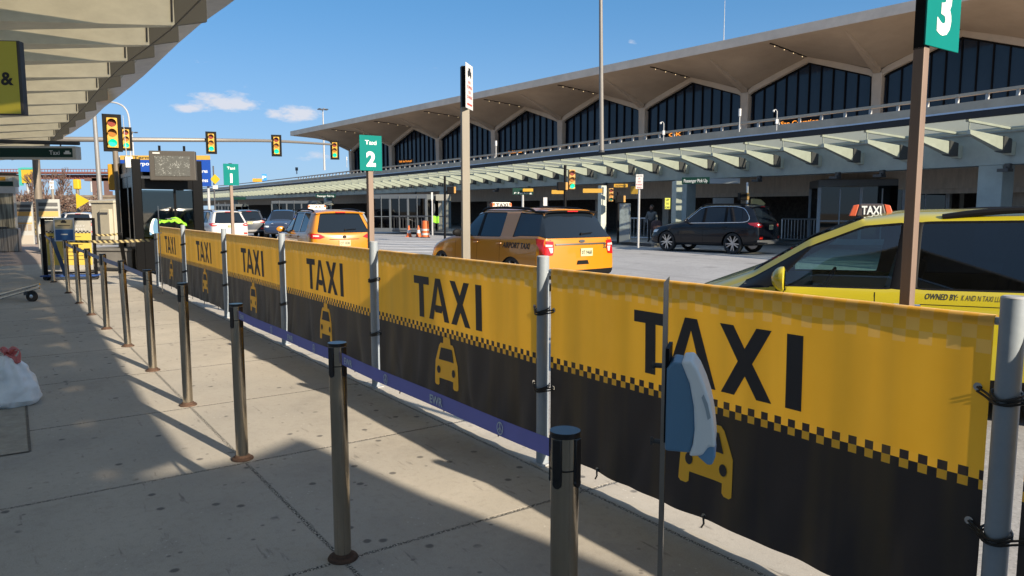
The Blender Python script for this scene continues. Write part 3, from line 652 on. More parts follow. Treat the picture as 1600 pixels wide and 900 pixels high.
def drape(w, seed):
    r = random.Random(seed); ph = [r.uniform(0, 6.28) for _ in range(8)]; ks = [r.uniform(5, 15) for _ in range(4)]
    folds = [(r.uniform(.1, w-.1), r.uniform(-.35, .35), r.uniform(.02, .05), r.uniform(.006, .015)) for _ in range(5)]
    def f(x, z):
        up = max(0, 1-z/1.22); lo = min(1, max(0, (.7-z)/.5))
        y = .001*math.sin(x*ks[0]*2.2+ph[0])+.0015*math.sin(x*ks[1]*1.5+ph[1]+z*1.5)+.012*math.sin(math.pi*x/w)*math.sin(math.pi*min(1, z/1.2))
        y += lo*(.005*math.sin(x*ks[2]+ph[2]+z*5)+.004*math.sin(x*ks[3]*1.7+ph[3]-z*9))
        for fx, sl_, wd, am in folds:
            d = (x-fx-sl_*(.75-z))/wd; y += .7*lo*am*math.exp(-d*d)
        return y-.03
    return f
def sliced(V, F, step):
    bm = bmesh.new(); vv = [bm.verts.new((a, 0, c)) for a, c in V]
    for f in F:
        try: bm.faces.new([vv[i] for i in f])
        except ValueError: pass
    xs = [a for a, _ in V]; zs = [c for _, c in V]
    for ax, lo, hi in ((0, min(xs), max(xs)), (2, min(zs), max(zs))):
        q = lo+step
        while q < hi:
            no = Vector((1,0,0)) if ax == 0 else Vector((0,0,1)); co = no*q
            bmesh.ops.bisect_plane(bm, geom=bm.verts[:]+bm.edges[:]+bm.faces[:], plane_co=co, plane_no=no); q += step
    bmesh.ops.triangulate(bm, faces=bm.faces[:])
    bm.verts.index_update(); out = ([(v.co.x, v.co.z) for v in bm.verts], [[v.index for v in f.verts] for f in bm.faces]); bm.free(); return out
def letter_polys():
    # condensed TAXI, 1.0 wide by .32 high, as separate strokes
    h = .325; P = []
    P.append([(-.50,h),(-.50,h-.062),(-.425,h-.062),(-.425,0),(-.36,0),(-.36,h-.062),(-.285,h-.062),(-.285,h)])
    A = (-.29, 0)
    P.append([(-.285,0),(-.185,h),(-.118,h),(-.178,.108),(-.18,.108),(-.152,.225),(-.152,.225)][:0] or [(-.292,0),(-.228,0),(-.152,h-.06),(-.152,h),(-.186,h)])
    P.append([(-.012,0),(-.076,0),(-.152,h-.06),(-.152,h),(-.118,h)][::-1])
    P.append([(-.214,.118),(-.198,.062),(-.106,.062),(-.090,.118)])
    P.append([(.005,h),(.075,h),(.262,0),(.192,0)]); P.append([(.185,h),(.255,h),(.085,0),(.015,0)])
    P.append([(.325,h),(.395,h),(.395,0),(.325,0)])
    s_ = 1.0/.895
    return [[((x+.0525)*s_, z) for x, z in p] for p in P]
def sym_polys():
    # front view of a cab with its roof sign, .33 wide by .38 high; windscreen and lamps are cut out as ink on top
    Y = [[(-.05,.335),(.05,.335),(.045,.385),(-.045,.385)], [(-.16,.19),(-.105,.315),(-.085,.335),(.085,.335),(.105,.315),(.16,.19),(.165,.06),(-.165,.06)],
         [(-.165,.065),(-.165,.0+.012),(-.150,.0),(-.115,.0),(-.10,.012),(-.10,.065)], [(.165,.065),(.165,.012),(.150,0),(.115,0),(.10,.012),(.10,.065)]]
    c = lambda cx: [(cx+.024*math.cos(k*math.pi/6), .125+.03*math.sin(k*math.pi/6)) for k in range(12)]
    B = [[(-.105,.205),(-.075,.30),(.075,.30),(.105,.205)], c(-.105), c(.105)]
    return Y, B
def make_panel(i, t0, t1):
    w = (t0-t1)-.12; near_first = PT[i]
    o = fp(t0-.06, .045)
    r = thing('taxi_banner', 'x', 'banner', o, ROTF, 'taxi banners hung along the barrier')
    f = drape(w, 31+i); H_ = 1.235; z0 = .088
    nx = 96; nz = 40
    hem = lambda x: z0+.004*math.sin(x*5+i)+.007*math.sin(x*2.2+i*2)
    mb = MB(); mb.grid(lambda a, b: (a*w, f(a*w, hem(a*w)+(H_-.02-hem(a*w))*b), hem(a*w)+(H_-.02-hem(a*w))*b), nx, nz, 0)
    # sleeve round the top rail
    mb.grid(lambda a, b: (a*w, f(a*w, H_-.02)+.018-.018*math.cos(b*math.pi*1.05), H_-.02+.018*math.sin(b*math.pi*1.05)), nx*2, 8, 0)
    cl = mb.build('banner_cloth', m_ban, r)
    off = -.0035
    mb = MB()
    for P in letter_polys():
        V, F = sliced([(x+w/2, z+.735) for x, z in P], [list(range(len(P)))], .045)
        mb.add([(x, f(x, z)+off, z) for x, z in V], F, 0, True)
    mb.build('lettering', m_banink, r)
    Yp, Bp = sym_polys(); mb = MB()
    for P in Yp:
        V, F = sliced([(x+w/2, z+.235) for x, z in P], [list(range(len(P)))], .02); mb.add([(x, f(x, z)+off, z) for x, z in V], F, 0, True)
    for P in Bp:
        V, F = sliced([(x+w/2, z+.235) for x, z in P], [list(range(len(P)))], .02); mb.add([(x, f(x, z)+off*2, z) for x, z in V], F, 1, True)
    mb.build('taxi_symbol', [m_banyel, m_banink], r)
    # eyelets and the black cords lashed round the posts
    for zz in (.98, .50):
        for xe, sgn in ((.035, -1), (w-.035, 1)):
            mb = MB(); mb.lathe([(.007,-.003),(.015,-.003),(.015,.003),(.007,.003)], (xe, f(xe, zz)-.004, zz), 12, 0, 'Y')
            y0 = f(xe, zz)-.01
            pts = [(xe, y0, zz), (xe+sgn*.04, y0-.025, zz-.010), (xe+sgn*.075, -.088, zz-.02), (xe+sgn*.11, -.094, zz-.016), (xe+sgn*.142, -.05, zz), (xe+sgn*.11, -.002, zz+.01)]
            mb.tube(spline(pts, 4), .0045, 6, 1); mb.tube(spline([(a, b_, c-.014) for a, b_, c in pts], 4), .0045, 6, 1)
            mb.build('lashing', [m_chrome, m_black], r)
    for q in (.18, .5, .82):
        mb = MB(); xe = w*q; zz = hem(xe)+.014; mb.lathe([(.007,-.003),(.015,-.003),(.015,.003),(.007,.003)], (xe, f(xe, zz)-.004, zz), 10, 0, 'Y')
        mb.tube([(xe, f(xe,zz)-.012, zz+.004), (xe+.012, f(xe,zz)-.02, zz-.03), (xe-.006, f(xe,zz)-.016, zz-.055)], .005, 6, 1); mb.build('hem_tie', [m_chrome, m_black], r)
    return r
BL = ['yellow and black taxi banner cut off beyond the last post at the frame edge', 'nearest full taxi banner, behind the blue hand sanitiser dispenser', 'taxi banner crossed by the purple belt, second from the camera', 'taxi banner below the teal sign reading Taxi 2', 'taxi banner third from the far booth end', 'taxi banner second from the far booth end', 'farthest taxi banner, beside the black booth']
for i in range(7):
    r = make_panel(i, PT[i+1], PT[i]); r['label'] = BL[i]
m_postn = M('scuffed white blue pipe', (.24,.275,.315), .42, .05, var=.1, vscale=9, bump=.06)
pl = ['white steel pipe post past the frame edge', 'thick white pipe post nearest the camera with black cords', 'white pipe post behind the steel stanchion with the purple belt', 'white pipe post under the teal Taxi 2 sign', 'white pipe post between the third and fourth banners from the booth', 'white pipe post under the teal Taxi 1 sign', 'thin far white pipe post next to the last banner', 'white pipe post at the booth end of the barrier']
for i, a in enumerate(PT):
    if i == 0: continue
    r = thing('fence_post', pl[i], 'post', fp(a, 0), ROTF, 'white pipe posts of the banner barrier')
    rr = .038
    mb = MB(); mb.cyl((0,0,0),(0,0,1.297),rr,n=24); mb.build('pipe', m_postn, r)
    mb = MB(); mb.lathe([(rr+.001,1.2972),(rr+.001,1.300),(rr-.006,1.305)],(0,0,0),24); mb.build('cap', m_galv, r)
    mb = MB(); mb.box((0,0,.005),(.12,.10,.010)); mb.build('foot_plate', m_galv, r, bevel=.003)
    mb = MB(); L_ = PT[i]-PT[i-1]
    mb.cyl((.03,.033,1.212),(L_-.03,.033,1.212),.014,n=14); mb.cyl((.03,.045,1.20),(.02,.0,1.20),.018,n=10); mb.cyl((L_-.03,.045,1.20),(L_-.02,.0,1.20),.018,n=10); mb.build('top_rail', m_postn, r)
# ================================================================== stanchions
SPX = [None,(536,872),(379,717),(294,633),(239,579),(200,541),(167,514),(143,492),(124,474),(107,458)]
SP = [gp(*q) if q else None for q in SPX]; SP[0] = SP[1]+(SP[1]-SP[2])*.965
dd = (SP[8]-SP[7])
m_belt = M('purple blue belt webbing', (.22,.20,.52), .6, var=.08, bump=.1, bscale=300)
def make_stanchion():
    r = thing('stanchion', '', 'stanchion')
    mb = MB(); mb.cyl((0,0,.012),(0,0,.895),.038,n=28); mb.build('tube', m_steel, r)
    mb = MB(); mb.lathe([(.068,0),(.068,.006),(.064,.012),(.050,.016),(.046,.026),(.039,.03)],(0,0,0),28); mb.build('base_ring', m_rust, r)
    mb = MB(); mb.cyl((0,0,.985),(0,0,1.0),.0415,n=28); mb.cyl((0,0,.895),(0,0,.985),.036,n=24)
    for k in range(4):
        a = k*math.pi/2+.35; c = Vector((math.cos(a)*.037, math.sin(a)*.037, 0))
        mb.box(c+Vector((0,0,.925)), (.012,.026,.115), rot=a); mb.cyl(c+Vector((0,0,.862))-Vector((math.cos(a), math.sin(a), 0))*.006, c+Vector((0,0,.862))+Vector((math.cos(a), math.sin(a), 0))*.006, .013, n=12)
    mb.build('belt_head', M('glossy black plastic', (.010,.010,.012), .28), r, bevel=.0015)
    mb = MB(); mb.cyl((0,0,.90),(0,0,.984),.0384,n=28); mb.build('head_sleeve', m_steel, r)
    return r
s0 = make_stanchion()
SLB = ['nearest steel stanchion holding the purple belt end, its base out of view', 'steel stanchion with rusty base ring in the shaded foreground pavement', 'steel stanchion at the corner of the sunlit pavement patch', 'steel stanchion third behind the belt gap, beltless on the sunlit slabs', 'steel stanchion where the far belt run ends toward the camera', 'sixth steel stanchion from the camera, leaning slightly', 'seventh steel stanchion from the camera', 'eighth steel stanchion from the camera', 'ninth steel stanchion from the camera', 'steel stanchion carrying the small blue and yellow sign']
lean = [0,.004,.006,0,.012,.03,0,.012,.006,0]
for i, p in enumerate(SP):
    c = s0 if i == 0 else dup(s0)
    c.location = p; c['label'] = SLB[i]; c['group'] = 'steel stanchions along the queue lane'; c.rotation_euler = (0, -lean[i], ROTF+.1*i)
for (px, py, lb) in [(69,432,'slim stanchion farthest to the rear at the turn of the lane'),(84,441,'dark stanchion beside the framed poster')]:
    c = dup(s0); c.location = gp(px, py); c['label'] = lb; c['group'] = 'steel stanchions along the queue lane'; SP.append(gp(px, py))
def belt(a, b, label, mlet=True, z=.935, h=.052, sag=.006, m=m_belt, marks=()):
    a = Vector((a.x, a.y, z)); b = Vector((b.x, b.y, z)); d = (b-a).normalized(); L_ = (b-a).length; side = Vector((-d.y, d.x, 0))
    if side.dot(Vector((0,-1,0))) < 0: side = -side
    a2 = a+d*.045; L2 = L_-.09
    r = thing('belt_barrier', label, 'belt', Vector((a.x, a.y, 0)), 0, 'retractable belts between stanchions')
    fn = lambda u, v: a2+d*(u*L2)+Vector((0,0,(v-.5)*h-sag*4*u*(1-u)))+side*(.004*math.sin(u*9))
    mb = MB(); mb.grid(fn, 40, 2); mb.grid(lambda u, v: fn(u, v)-side*.002, 40, 2); mb.build('belt_webbing', m, r, world=True)
    if marks:
        mb = MB()
        for u, k in marks:
            P0 = fn(u, .5)+side*.004; ud = (fn(u+.02, .5)-fn(u-.02, .5)).normalized()
            if d.dot(Vector((1,-1,0))) < 0: ud = -ud
            up = Vector((0,0,1))
            if k == 'EWR': mb.text('EWR', P0-up*.015, ud, up, .030, bold=.02)
            else:
                n_ = 22
                for j_ in range(n_):
                    w0 = 2*math.pi*j_/n_; w1 = 2*math.pi*(j_+1)/n_; e = lambda w, q: P0+ud*math.cos(w)*.017*q+up*math.sin(w)*.020*q
                    mb.add([e(w0,1),e(w1,1),e(w1,.82),e(w0,.82)], [(0,1,2,3)])
                mb.add([P0+ud*x+up*z_ for x, z_ in ((-.0018,-.012),(.0018,-.012),(.0022,.016),(-.0022,.016))], [(0,1,2,3)])
                for sg in (-1, 1): mb.add([P0+ud*x*sg+up*z_ for x, z_ in ((0,.006),(0,.001),(.013,-.012),(.013,-.008))], [(0,1,2,3)])
        mb.build('belt_print', m_wink, r, world=True)
    return r
belt(SP[1], SP[0], 'purple belt printed EWR running from the nearest stanchion', marks=((.055,'EWR'),(.30,'o'),(.56,'EWR'),(.83,'o')))
belt(SP[2], SP[1], 'second purple belt printed EWR, farther along the lane', marks=((.06,'EWR'),(.42,'o'),(.62,'EWR'),(.85,'o')))
nb = ['purple belt between the fifth and sixth stanchions', 'purple belt between the sixth and seventh stanchions', 'purple belt between the seventh and eighth stanchions', 'purple belt between the eighth and ninth stanchions', 'purple belt between the ninth and tenth stanchions']
m_belt2 = M('slate belt webbing', (.30,.29,.42), .6, var=.08)
for k, i in enumerate(range(4, 9)): belt(SP[i+1], SP[i], nb[k], m=m_belt2, sag=.01)
# ================================================================== vehicles
def bvh_of(me, mat_=Matrix()):
    return BVHTree.FromPolygons([mat_@v.co for v in me.vertices], [tuple(p.vertices) for p in me.polygons])
def car_body(ST, glass, extra=None, arches=None, bulge_r=.10, bulge_f=.16, paint=None, cladding=None, sub=2, wglass=None, rearcol=(1,5), black=(), wrow=8):
    """ST: stations front to rear: (xl, xb, xr, zs, zb, zr, wl, wb, wr, crown). glass: set of station gaps with side glass."""
    # tighten the window corners: extra stations close to both ends of each glazed gap
    NS = [ST[0]]; GT = []
    for j in range(len(ST)-1):
        A_, B_ = ST[j], ST[j+1]; ty = 'w' if (wglass is not None and j in wglass) else ('g' if j in glass else ('k' if j in black else '-'))
        if ty == 'w' and j in glass: ty = 'wg'
        if ty == 'w' and j in black: ty = 'wk'
        if 'g' in ty or 'w' in ty:
            for f in (.09, .91): NS.append(tuple(A_[q]+(B_[q]-A_[q])*f for q in range(10))); GT.append(ty)
        NS.append(B_); GT.append(ty)
    ST = NS
    rings = []
    for (xl, xb, xr, zs, zb, zr, wl, wb, wr, cr) in ST:
        zm = zs+(zb-zs)*.45
        L_ = [(xl,0,zs+.02),(xl,wl*.93,zs),(xl,wl,zs+.13),(xl*.5+xb*.5 if abs(xl-xb) < .4 else xl,max(wl,wb)*1.0,zm+.12),(xb,wb+.012,zb-.07),(xb,wb-.025,zb),
              (xr,wr+.0,zr-.075),(xr,wr*.90,zr-.012),(xr,wr*.5,zr+cr*.8),(xr,0,zr+cr)]
        a_, b_ = Vector(L_[5]), Vector(L_[6]); L_[6:6] = [tuple(a_.lerp(b_, .10)), tuple(a_.lerp(b_, .90))]
        rings.append([Vector(p) for p in L_]+[Vector((p[0],-p[1],p[2])) for p in L_[10:0:-1]])
    V = [p for r_ in rings for p in r_]; n = 22; F = []; MI = []
    for j in range(len(ST)-1):
        for i in range(n):
            k = i if i < 11 else 21-i
            mi = 0; ty = GT[j]
            if k in (5,6,7) and 'g' in ty: mi = 1
            if k in (5,6,7) and 'k' in ty: mi = 2
            if 'w' in ty and k >= wrow: mi = 1
            if k <= 1: mi = 2 if (cladding and k == 1) or k == 0 else 0
            F.append([j*n+i, j*n+(i+1) % n, (j+1)*n+(i+1) % n, (j+1)*n+i]); MI.append(mi)
    for end, rg, bl in ((0, 0, bulge_f), (1, len(ST)-1, -bulge_r)):
        base = rg*n; top = [base+8,base+9,base+10,base+11,base+12,base+13,base+14]; rows = [top]
        fr = [V[q].y/max(1e-6, V[base+8].y) for q in top]
        for k in range(7, 0, -1):
            l_, r_ = base+k, base+22-k; row = [l_]
            for c in range(1, 6):
                y = fr[c]*V[l_].y; p = Vector((V[l_].x+bl*(1-(fr[c])**2)*(.5+.5*(k < 5)), y, V[l_].z)); V.append(p); row.append(len(V)-1)
            row.append(r_); rows.append(row)
        for a in range(7):
            for c in range(6):
                f = [rows[a][c], rows[a][c+1], rows[a+1][c+1], rows[a+1][c]]
                if end: f = f[::-1]
                F.append(f); g = (a <= 2 and end == 1 and rearcol[0] <= c < rearcol[1]); MI.append(1 if g else (2 if (a == 6 and cladding) else 0))
        f = rows[7]+[base]; F.append(f if not end else f[::-1]); MI.append(2)
    me = bpy.data.meshes.new('shell'); me.from_pydata([tuple(p) for p in V], [], F); me.polygons.foreach_set('material_index', MI)
    bm = bmesh.new(); bm.from_mesh(me); bmesh.ops.recalc_face_normals(bm, faces=bm.faces)
    bm.edges.ensure_lookup_table(); cl = bm.edges.layers.float.get('crease_edge') or bm.edges.layers.float.new('crease_edge')
    for e in bm.edges:
        ms_ = {f.material_index for f in e.link_faces}
        if len(ms_) > 1 and 1 in ms_: e[cl] = .9
    bm.to_mesh(me); bm.free()
    for k in range(3): me.materials.append([paint, m_carglass, m_trim][k])
    o = bpy.data.objects.new('shell', me); COL.objects.link(o)
    s = o.modifiers.new('s', 'SUBSURF'); s.levels = sub; s.render_levels = sub
    tmp = []
    if arches:
        for (ax, ar) in arches:
            c = MB(); c.cyl((ax,-1.3,.34),(ax,-.62,.34),ar,n=32); c.cyl((ax,.62,.34),(ax,1.3,.34),ar,n=32)
            c.m = [2]*len(c.m)
            co = c.build('cut', [paint, m_carglass, m_trim]); tmp.append(co)
            bo = o.modifiers.new('b', 'BOOLEAN'); bo.operation = 'DIFFERENCE'; bo.object = co; bo.solver = 'EXACT'
            bm = bmesh.new(); bm.from_mesh(co.data); bmesh.ops.remove_doubles(bm, verts=bm.verts, dist=.0001); bmesh.ops.recalc_face_normals(bm, faces=bm.faces); bm.to_mesh(co.data); bm.free()
    dg = bpy.context.evaluated_depsgraph_get(); dg.update(); ev = bpy.data.meshes.new_from_object(o.evaluated_get(dg))
    for q in [o]+tmp: bpy.data.objects.remove(q)
    bvh = bvh_of(ev)
    # inset the glass with a black seal and split by material
    bm = bmesh.new(); bm.from_mesh(ev); gf = [f for f in bm.faces if f.material_index == 1]
    r_ = bmesh.ops.inset_region(bm, faces=gf, thickness=.018, depth=-.008, use_even_offset=True)
    for f in r_['faces']: f.material_index = 2
    bm.to_mesh(ev); bm.free()
    parts = []
    for k in range(3):
        bm = bmesh.new(); bm.from_mesh(ev); bmesh.ops.delete(bm, geom=[f for f in bm.faces if f.material_index != k], context='FACES')
        m_ = bpy.data.meshes.new('piece'); bm.to_mesh(m_); bm.free()
        m_.polygons.foreach_set('use_smooth', [True]*len(m_.polygons)); m_.polygons.foreach_set('material_index', [0]*len(m_.polygons)); m_.materials.clear(); m_.materials.append([paint, m_carglass, m_trim][k]); m_.set_sharp_from_angle(angle=R(38)); parts.append(m_)
    return parts, bvh
def split_panes(me):
    bm = bmesh.new(); bm.from_mesh(me); bm.faces.ensure_lookup_table(); seen = set(); out = []
    for f in bm.faces:
        if f.index in seen: continue
        st, comp = [f], []
        seen.add(f.index)
        while st:
            g = st.pop(); comp.append(g.index)
            for e in g.edges:
                for h in e.link_faces:
                    if h.index not in seen: seen.add(h.index); st.append(h)
        out.append(set(comp))
    bm.free(); res = []
    for comp in out:
        b2 = bmesh.new(); b2.from_mesh(me); b2.faces.ensure_lookup_table()
        bmesh.ops.delete(b2, geom=[f for f in b2.faces if f.index not in comp], context='FACES'); m_ = bpy.data.meshes.new('pane'); b2.to_mesh(m_); b2.free()
        m_.polygons.foreach_set('use_smooth', [True]*len(m_.polygons)); m_.materials.append(me.materials[0]); res.append(m_)
    return res
def link(name, me, parent, loc=None):
    o = bpy.data.objects.new(name, me); COL.objects.link(o); o.parent = parent
    if loc: o.location = loc
    return o
def proj(bvh, o, d, off=.006):
    h = bvh.ray_cast(Vector(o), Vector(d).normalized())
    if h[0] is None: return None
    return h[0]-Vector(d).normalized()*off
def patch(mb, bvh, poly, view, mi=0, off=.006, step=.05, V=None, F=None):
    """poly in (horizontal, z); view 'rear': (y,z) cast along +x; 'left': (x,z) cast along -y; 'right': cast along +y"""
    if V is None: V, F = sliced(poly, [list(range(len(poly)))], step)
    P = []; ok = []
    for a, z in V:
        o, d = {'rear': ((-9, a, z), (1, 0, 0)), 'left': ((a, 9, z), (0, -1, 0)), 'right': ((a, -9, z), (0, 1, 0)), 'front': ((9, a, z), (-1, 0, 0)),
                'rl': ((-6+a*.0, 6+a, z), (.7, -.7, 0))}[view]
        if view == 'rl': o = (-6+a*.707, 6+a*.707, z)
        if view == 'rr': o = None
        p = proj(bvh, o, d, off); ok.append(p is not None); P.append(p or Vector((0, 0, 0)))
    F = [f for f in F if all(ok[i] for i in f)]
    F = [f for f in F if max((P[f[i]]-P[f[i-1]]).length for i in range(len(f))) < max(.16, step*3.2)]
    mb.add(P, F, mi, True)
def ptext(mb, bvh, body, c, view, h, width=None, bold=.02, slant=0, mi=0, off=.007, flip=1):
    V, F, (x0, x1, y0, y1) = glyphs(body, bold); k = h/.72; kx = k if width is None else width/(x1-x0)
    # rear view: reading left to right runs along -y ; left side view: runs along -x
    sg = {'rear': -1, 'left': -1, 'right': 1, 'front': 1}[view]*flip
    VV = [(c[0]+sg*((a-(x0+x1)/2)*kx+slant*b*k), c[1]+b*k) for a, b in V]; patch(mb, bvh, None, view, mi, off, V=VV, F=F)
def wheel(parent, x, y, r=.36, w=.24, spokes=5):
    s = 1 if y > 0 else -1; wb = bpy.data.objects.new('wheel', None)
    mb = MB(); mb.lathe([(r-.10,-w/2),(r-.02,-w/2),(r,-w/2+.03),(r,w/2-.03),(r-.02,w/2),(r-.10,w/2)], (0,0,0), 36, 0, 'Y', cap=False)
    t_ = mb.build('tyre', m_tyre, parent); t_.location = (x, y, r); t_.name = 'wheel'
    mb = MB(); R_ = r-.085
    mb.lathe([(R_+.012,-w/2*.9),(R_+.012,w/2*.96),(R_-.012,w/2*.96),(R_-.02,w/2*.6),(R_-.03,-w/2*.5),(.02,-w/2*.5)], (0,0,0), 32, 0, 'Y', cap=False)
    yo = w/2*.78
    for k in range(spokes*2):
        a = 2*math.pi*(k+(.16 if k % 2 else -.16))/(spokes*2); c, s_ = math.cos(a), math.sin(a); t2 = Vector((-s_, 0, c))*.022; d2 = Vector((c, 0, s_))
        P = []
        for yy in (yo-.03, yo):
            P += [d2*.04-t2+Vector((0,yy+.0,0)), d2*R_-t2*.8+Vector((0,yy+.008,0)), d2*R_+t2*.8+Vector((0,yy+.008,0)), d2*.04+t2+Vector((0,yy,0))]
        mb.hexa(P)
    mb.cyl((0,yo-.04,0),(0,yo+.012,0),.055,n=16)
    if s < 0: mb.v = [Vector((p.x,-p.y,p.z)) for p in mb.v]
    rm = mb.build('rim', m_rim, t_)
    mb = MB(); mb.cyl((0,-.05*s,0),(0,.02*s,0),R_-.02,n=28); mb.build('spoke_shade', m_trim, t_).name = 'spoke_shade_disc'  # black disc standing in for the shade behind the spokes
    return t_
def suv(L=4.87, Wd=1.93, H=1.73, fo=.95, ro=1.08, belt=1.06, tail=.30, hood=1.02, z0=.24, quarter=True):
    h = L/2; w = Wd/2; rs = h-.02
    S_ = [(h-.06,h-.16,h-.22,z0+.06,.72,.80,w*.72,w*.70,w*.40,.0),
          (h-.22,h-.34,h-.40,z0,.86,.93,w*.90,w*.86,w*.55,.01),
          (h-.60,h-.70,h-.80,z0,.94,hood,w*.97,w*.92,w*.60,.02),
          (h-1.10,h-1.10,h-1.15,z0,belt-.07,hood+.05,w*.985,w*.95,w*.64,.03),
          (h-1.50,h-1.46,h-1.42,z0,belt-.02,hood+.10,w*.99,w*.955,w*.68,.03),       # cowl
          (h-1.95,h-1.72,h-2.22,z0,belt-.01,H-.09,w*.99,w*.957,w*.70,.03),          # header
          (h-2.50,h-2.50,h-2.52,z0,belt,H-.035,w*.995,w*.96,w*.73,.025),             # B pillar front
          (h-2.60,h-2.60,h-2.60,z0,belt,H-.03,w*.995,w*.96,w*.73,.025),
          (h-3.42,h-3.42,h-3.40,z0,belt+.015,H-.03,w*.995,w*.96,w*.73,.02),
          (h-3.50,h-3.50,h-3.47,z0,belt+.02,H-.03,w*.995,w*.96,w*.73,.02),
          (h-4.15,h-4.12,h-4.05,z0+.02,belt+.05,H-.045,w*.985,w*.945,w*.715,.02),
          (-rs+.30,-rs+.28,-rs+.42,z0+.05,belt+.06,H-.06,w*.97,w*.925,w*.70,.02),
          (-rs+.05,-rs+.10,-rs+tail,z0+.10,belt+.02,H-.10,w*.90,w*.88,w*.66,.01)]
    return S_
def common_car(root, parts, bvh, L, Wd, H, fo, ro, paint, mirrors=True, rails=True, mpaint=None, r=.36, wheels=True, handles=True, belt=1.06, z_handle=.93, seams=(1.0,.0,-1.0)):
    link('body', parts[0], root)
    for m_ in split_panes(parts[1]):
        if len(m_.polygons) > 3: link('window', m_, root)
    link('black_trim', parts[2], root)
    h = L/2
    if wheels:
        for x in (h-fo, -h+ro):
            for y in (Wd/2-.16, -Wd/2+.16): wheel(root, x, y, r)
    if mirrors:
        for s in (1, -1):
            mb = MB(); mb.grid(lambda a, b: Vector((h-1.95+.02+.10*math.sin(b*math.pi)*math.cos(a*2*math.pi)*(.9 if math.cos(a*2*math.pi) > 0 else .35), s*(Wd/2+.10+.13*math.sin(b*math.pi)*math.sin(a*2*math.pi)), belt+.07-.085*math.cos(b*math.pi))), 16, 10)
            mb.box((h-1.93,s*(Wd/2-.02),belt+.0),(.06,.14,.04),1); mb.build('mirror', [mpaint or paint, m_trim], root)
    if rails:
        for s in (1, -1):
            xs = [h-2.35,h-2.5,h-3.3,-h+.95,-h+.75]; zz = []
            pts = []
            for i, x in enumerate(xs):
                p = proj(bvh, (x, s*Wd/2*.66, 5), (0,0,-1), 0); pts.append(p+Vector((0,0,(.0,.045,.05,.045,.0)[i])))
            mb = MB(); mb.tube(spline(pts, 5), .028, 8); mb.build('roof_rail', m_trim, root)
    if handles:
        for s, vw in ((1,'left'),(-1,'right')):
            for x in (h-2.42-.02, h-3.36):
                p = proj(bvh, (x, 9*s, z_handle), (0,-s,0), .0); q = proj(bvh, (x-.17, 9*s, z_handle+.012), (0,-s,0), .0)
                if p and q:
                    mb = MB(); o_ = Vector((0,.03*s,0)); mb.tube([p, p+o_*.9, q+o_*.9, q], .014, 8); mb.build('door_handle', paint, root)
            mb = MB()
            for x in (h-1.62, h-2.56, h-3.46):
                patch(mb, bvh, [(x-.004,.38),(x+.004,.38),(x+.004,belt-.03),(x-.004,belt-.03)], vw, 0, .002, .08)
            mb.build('door_seam', m_trim, root)
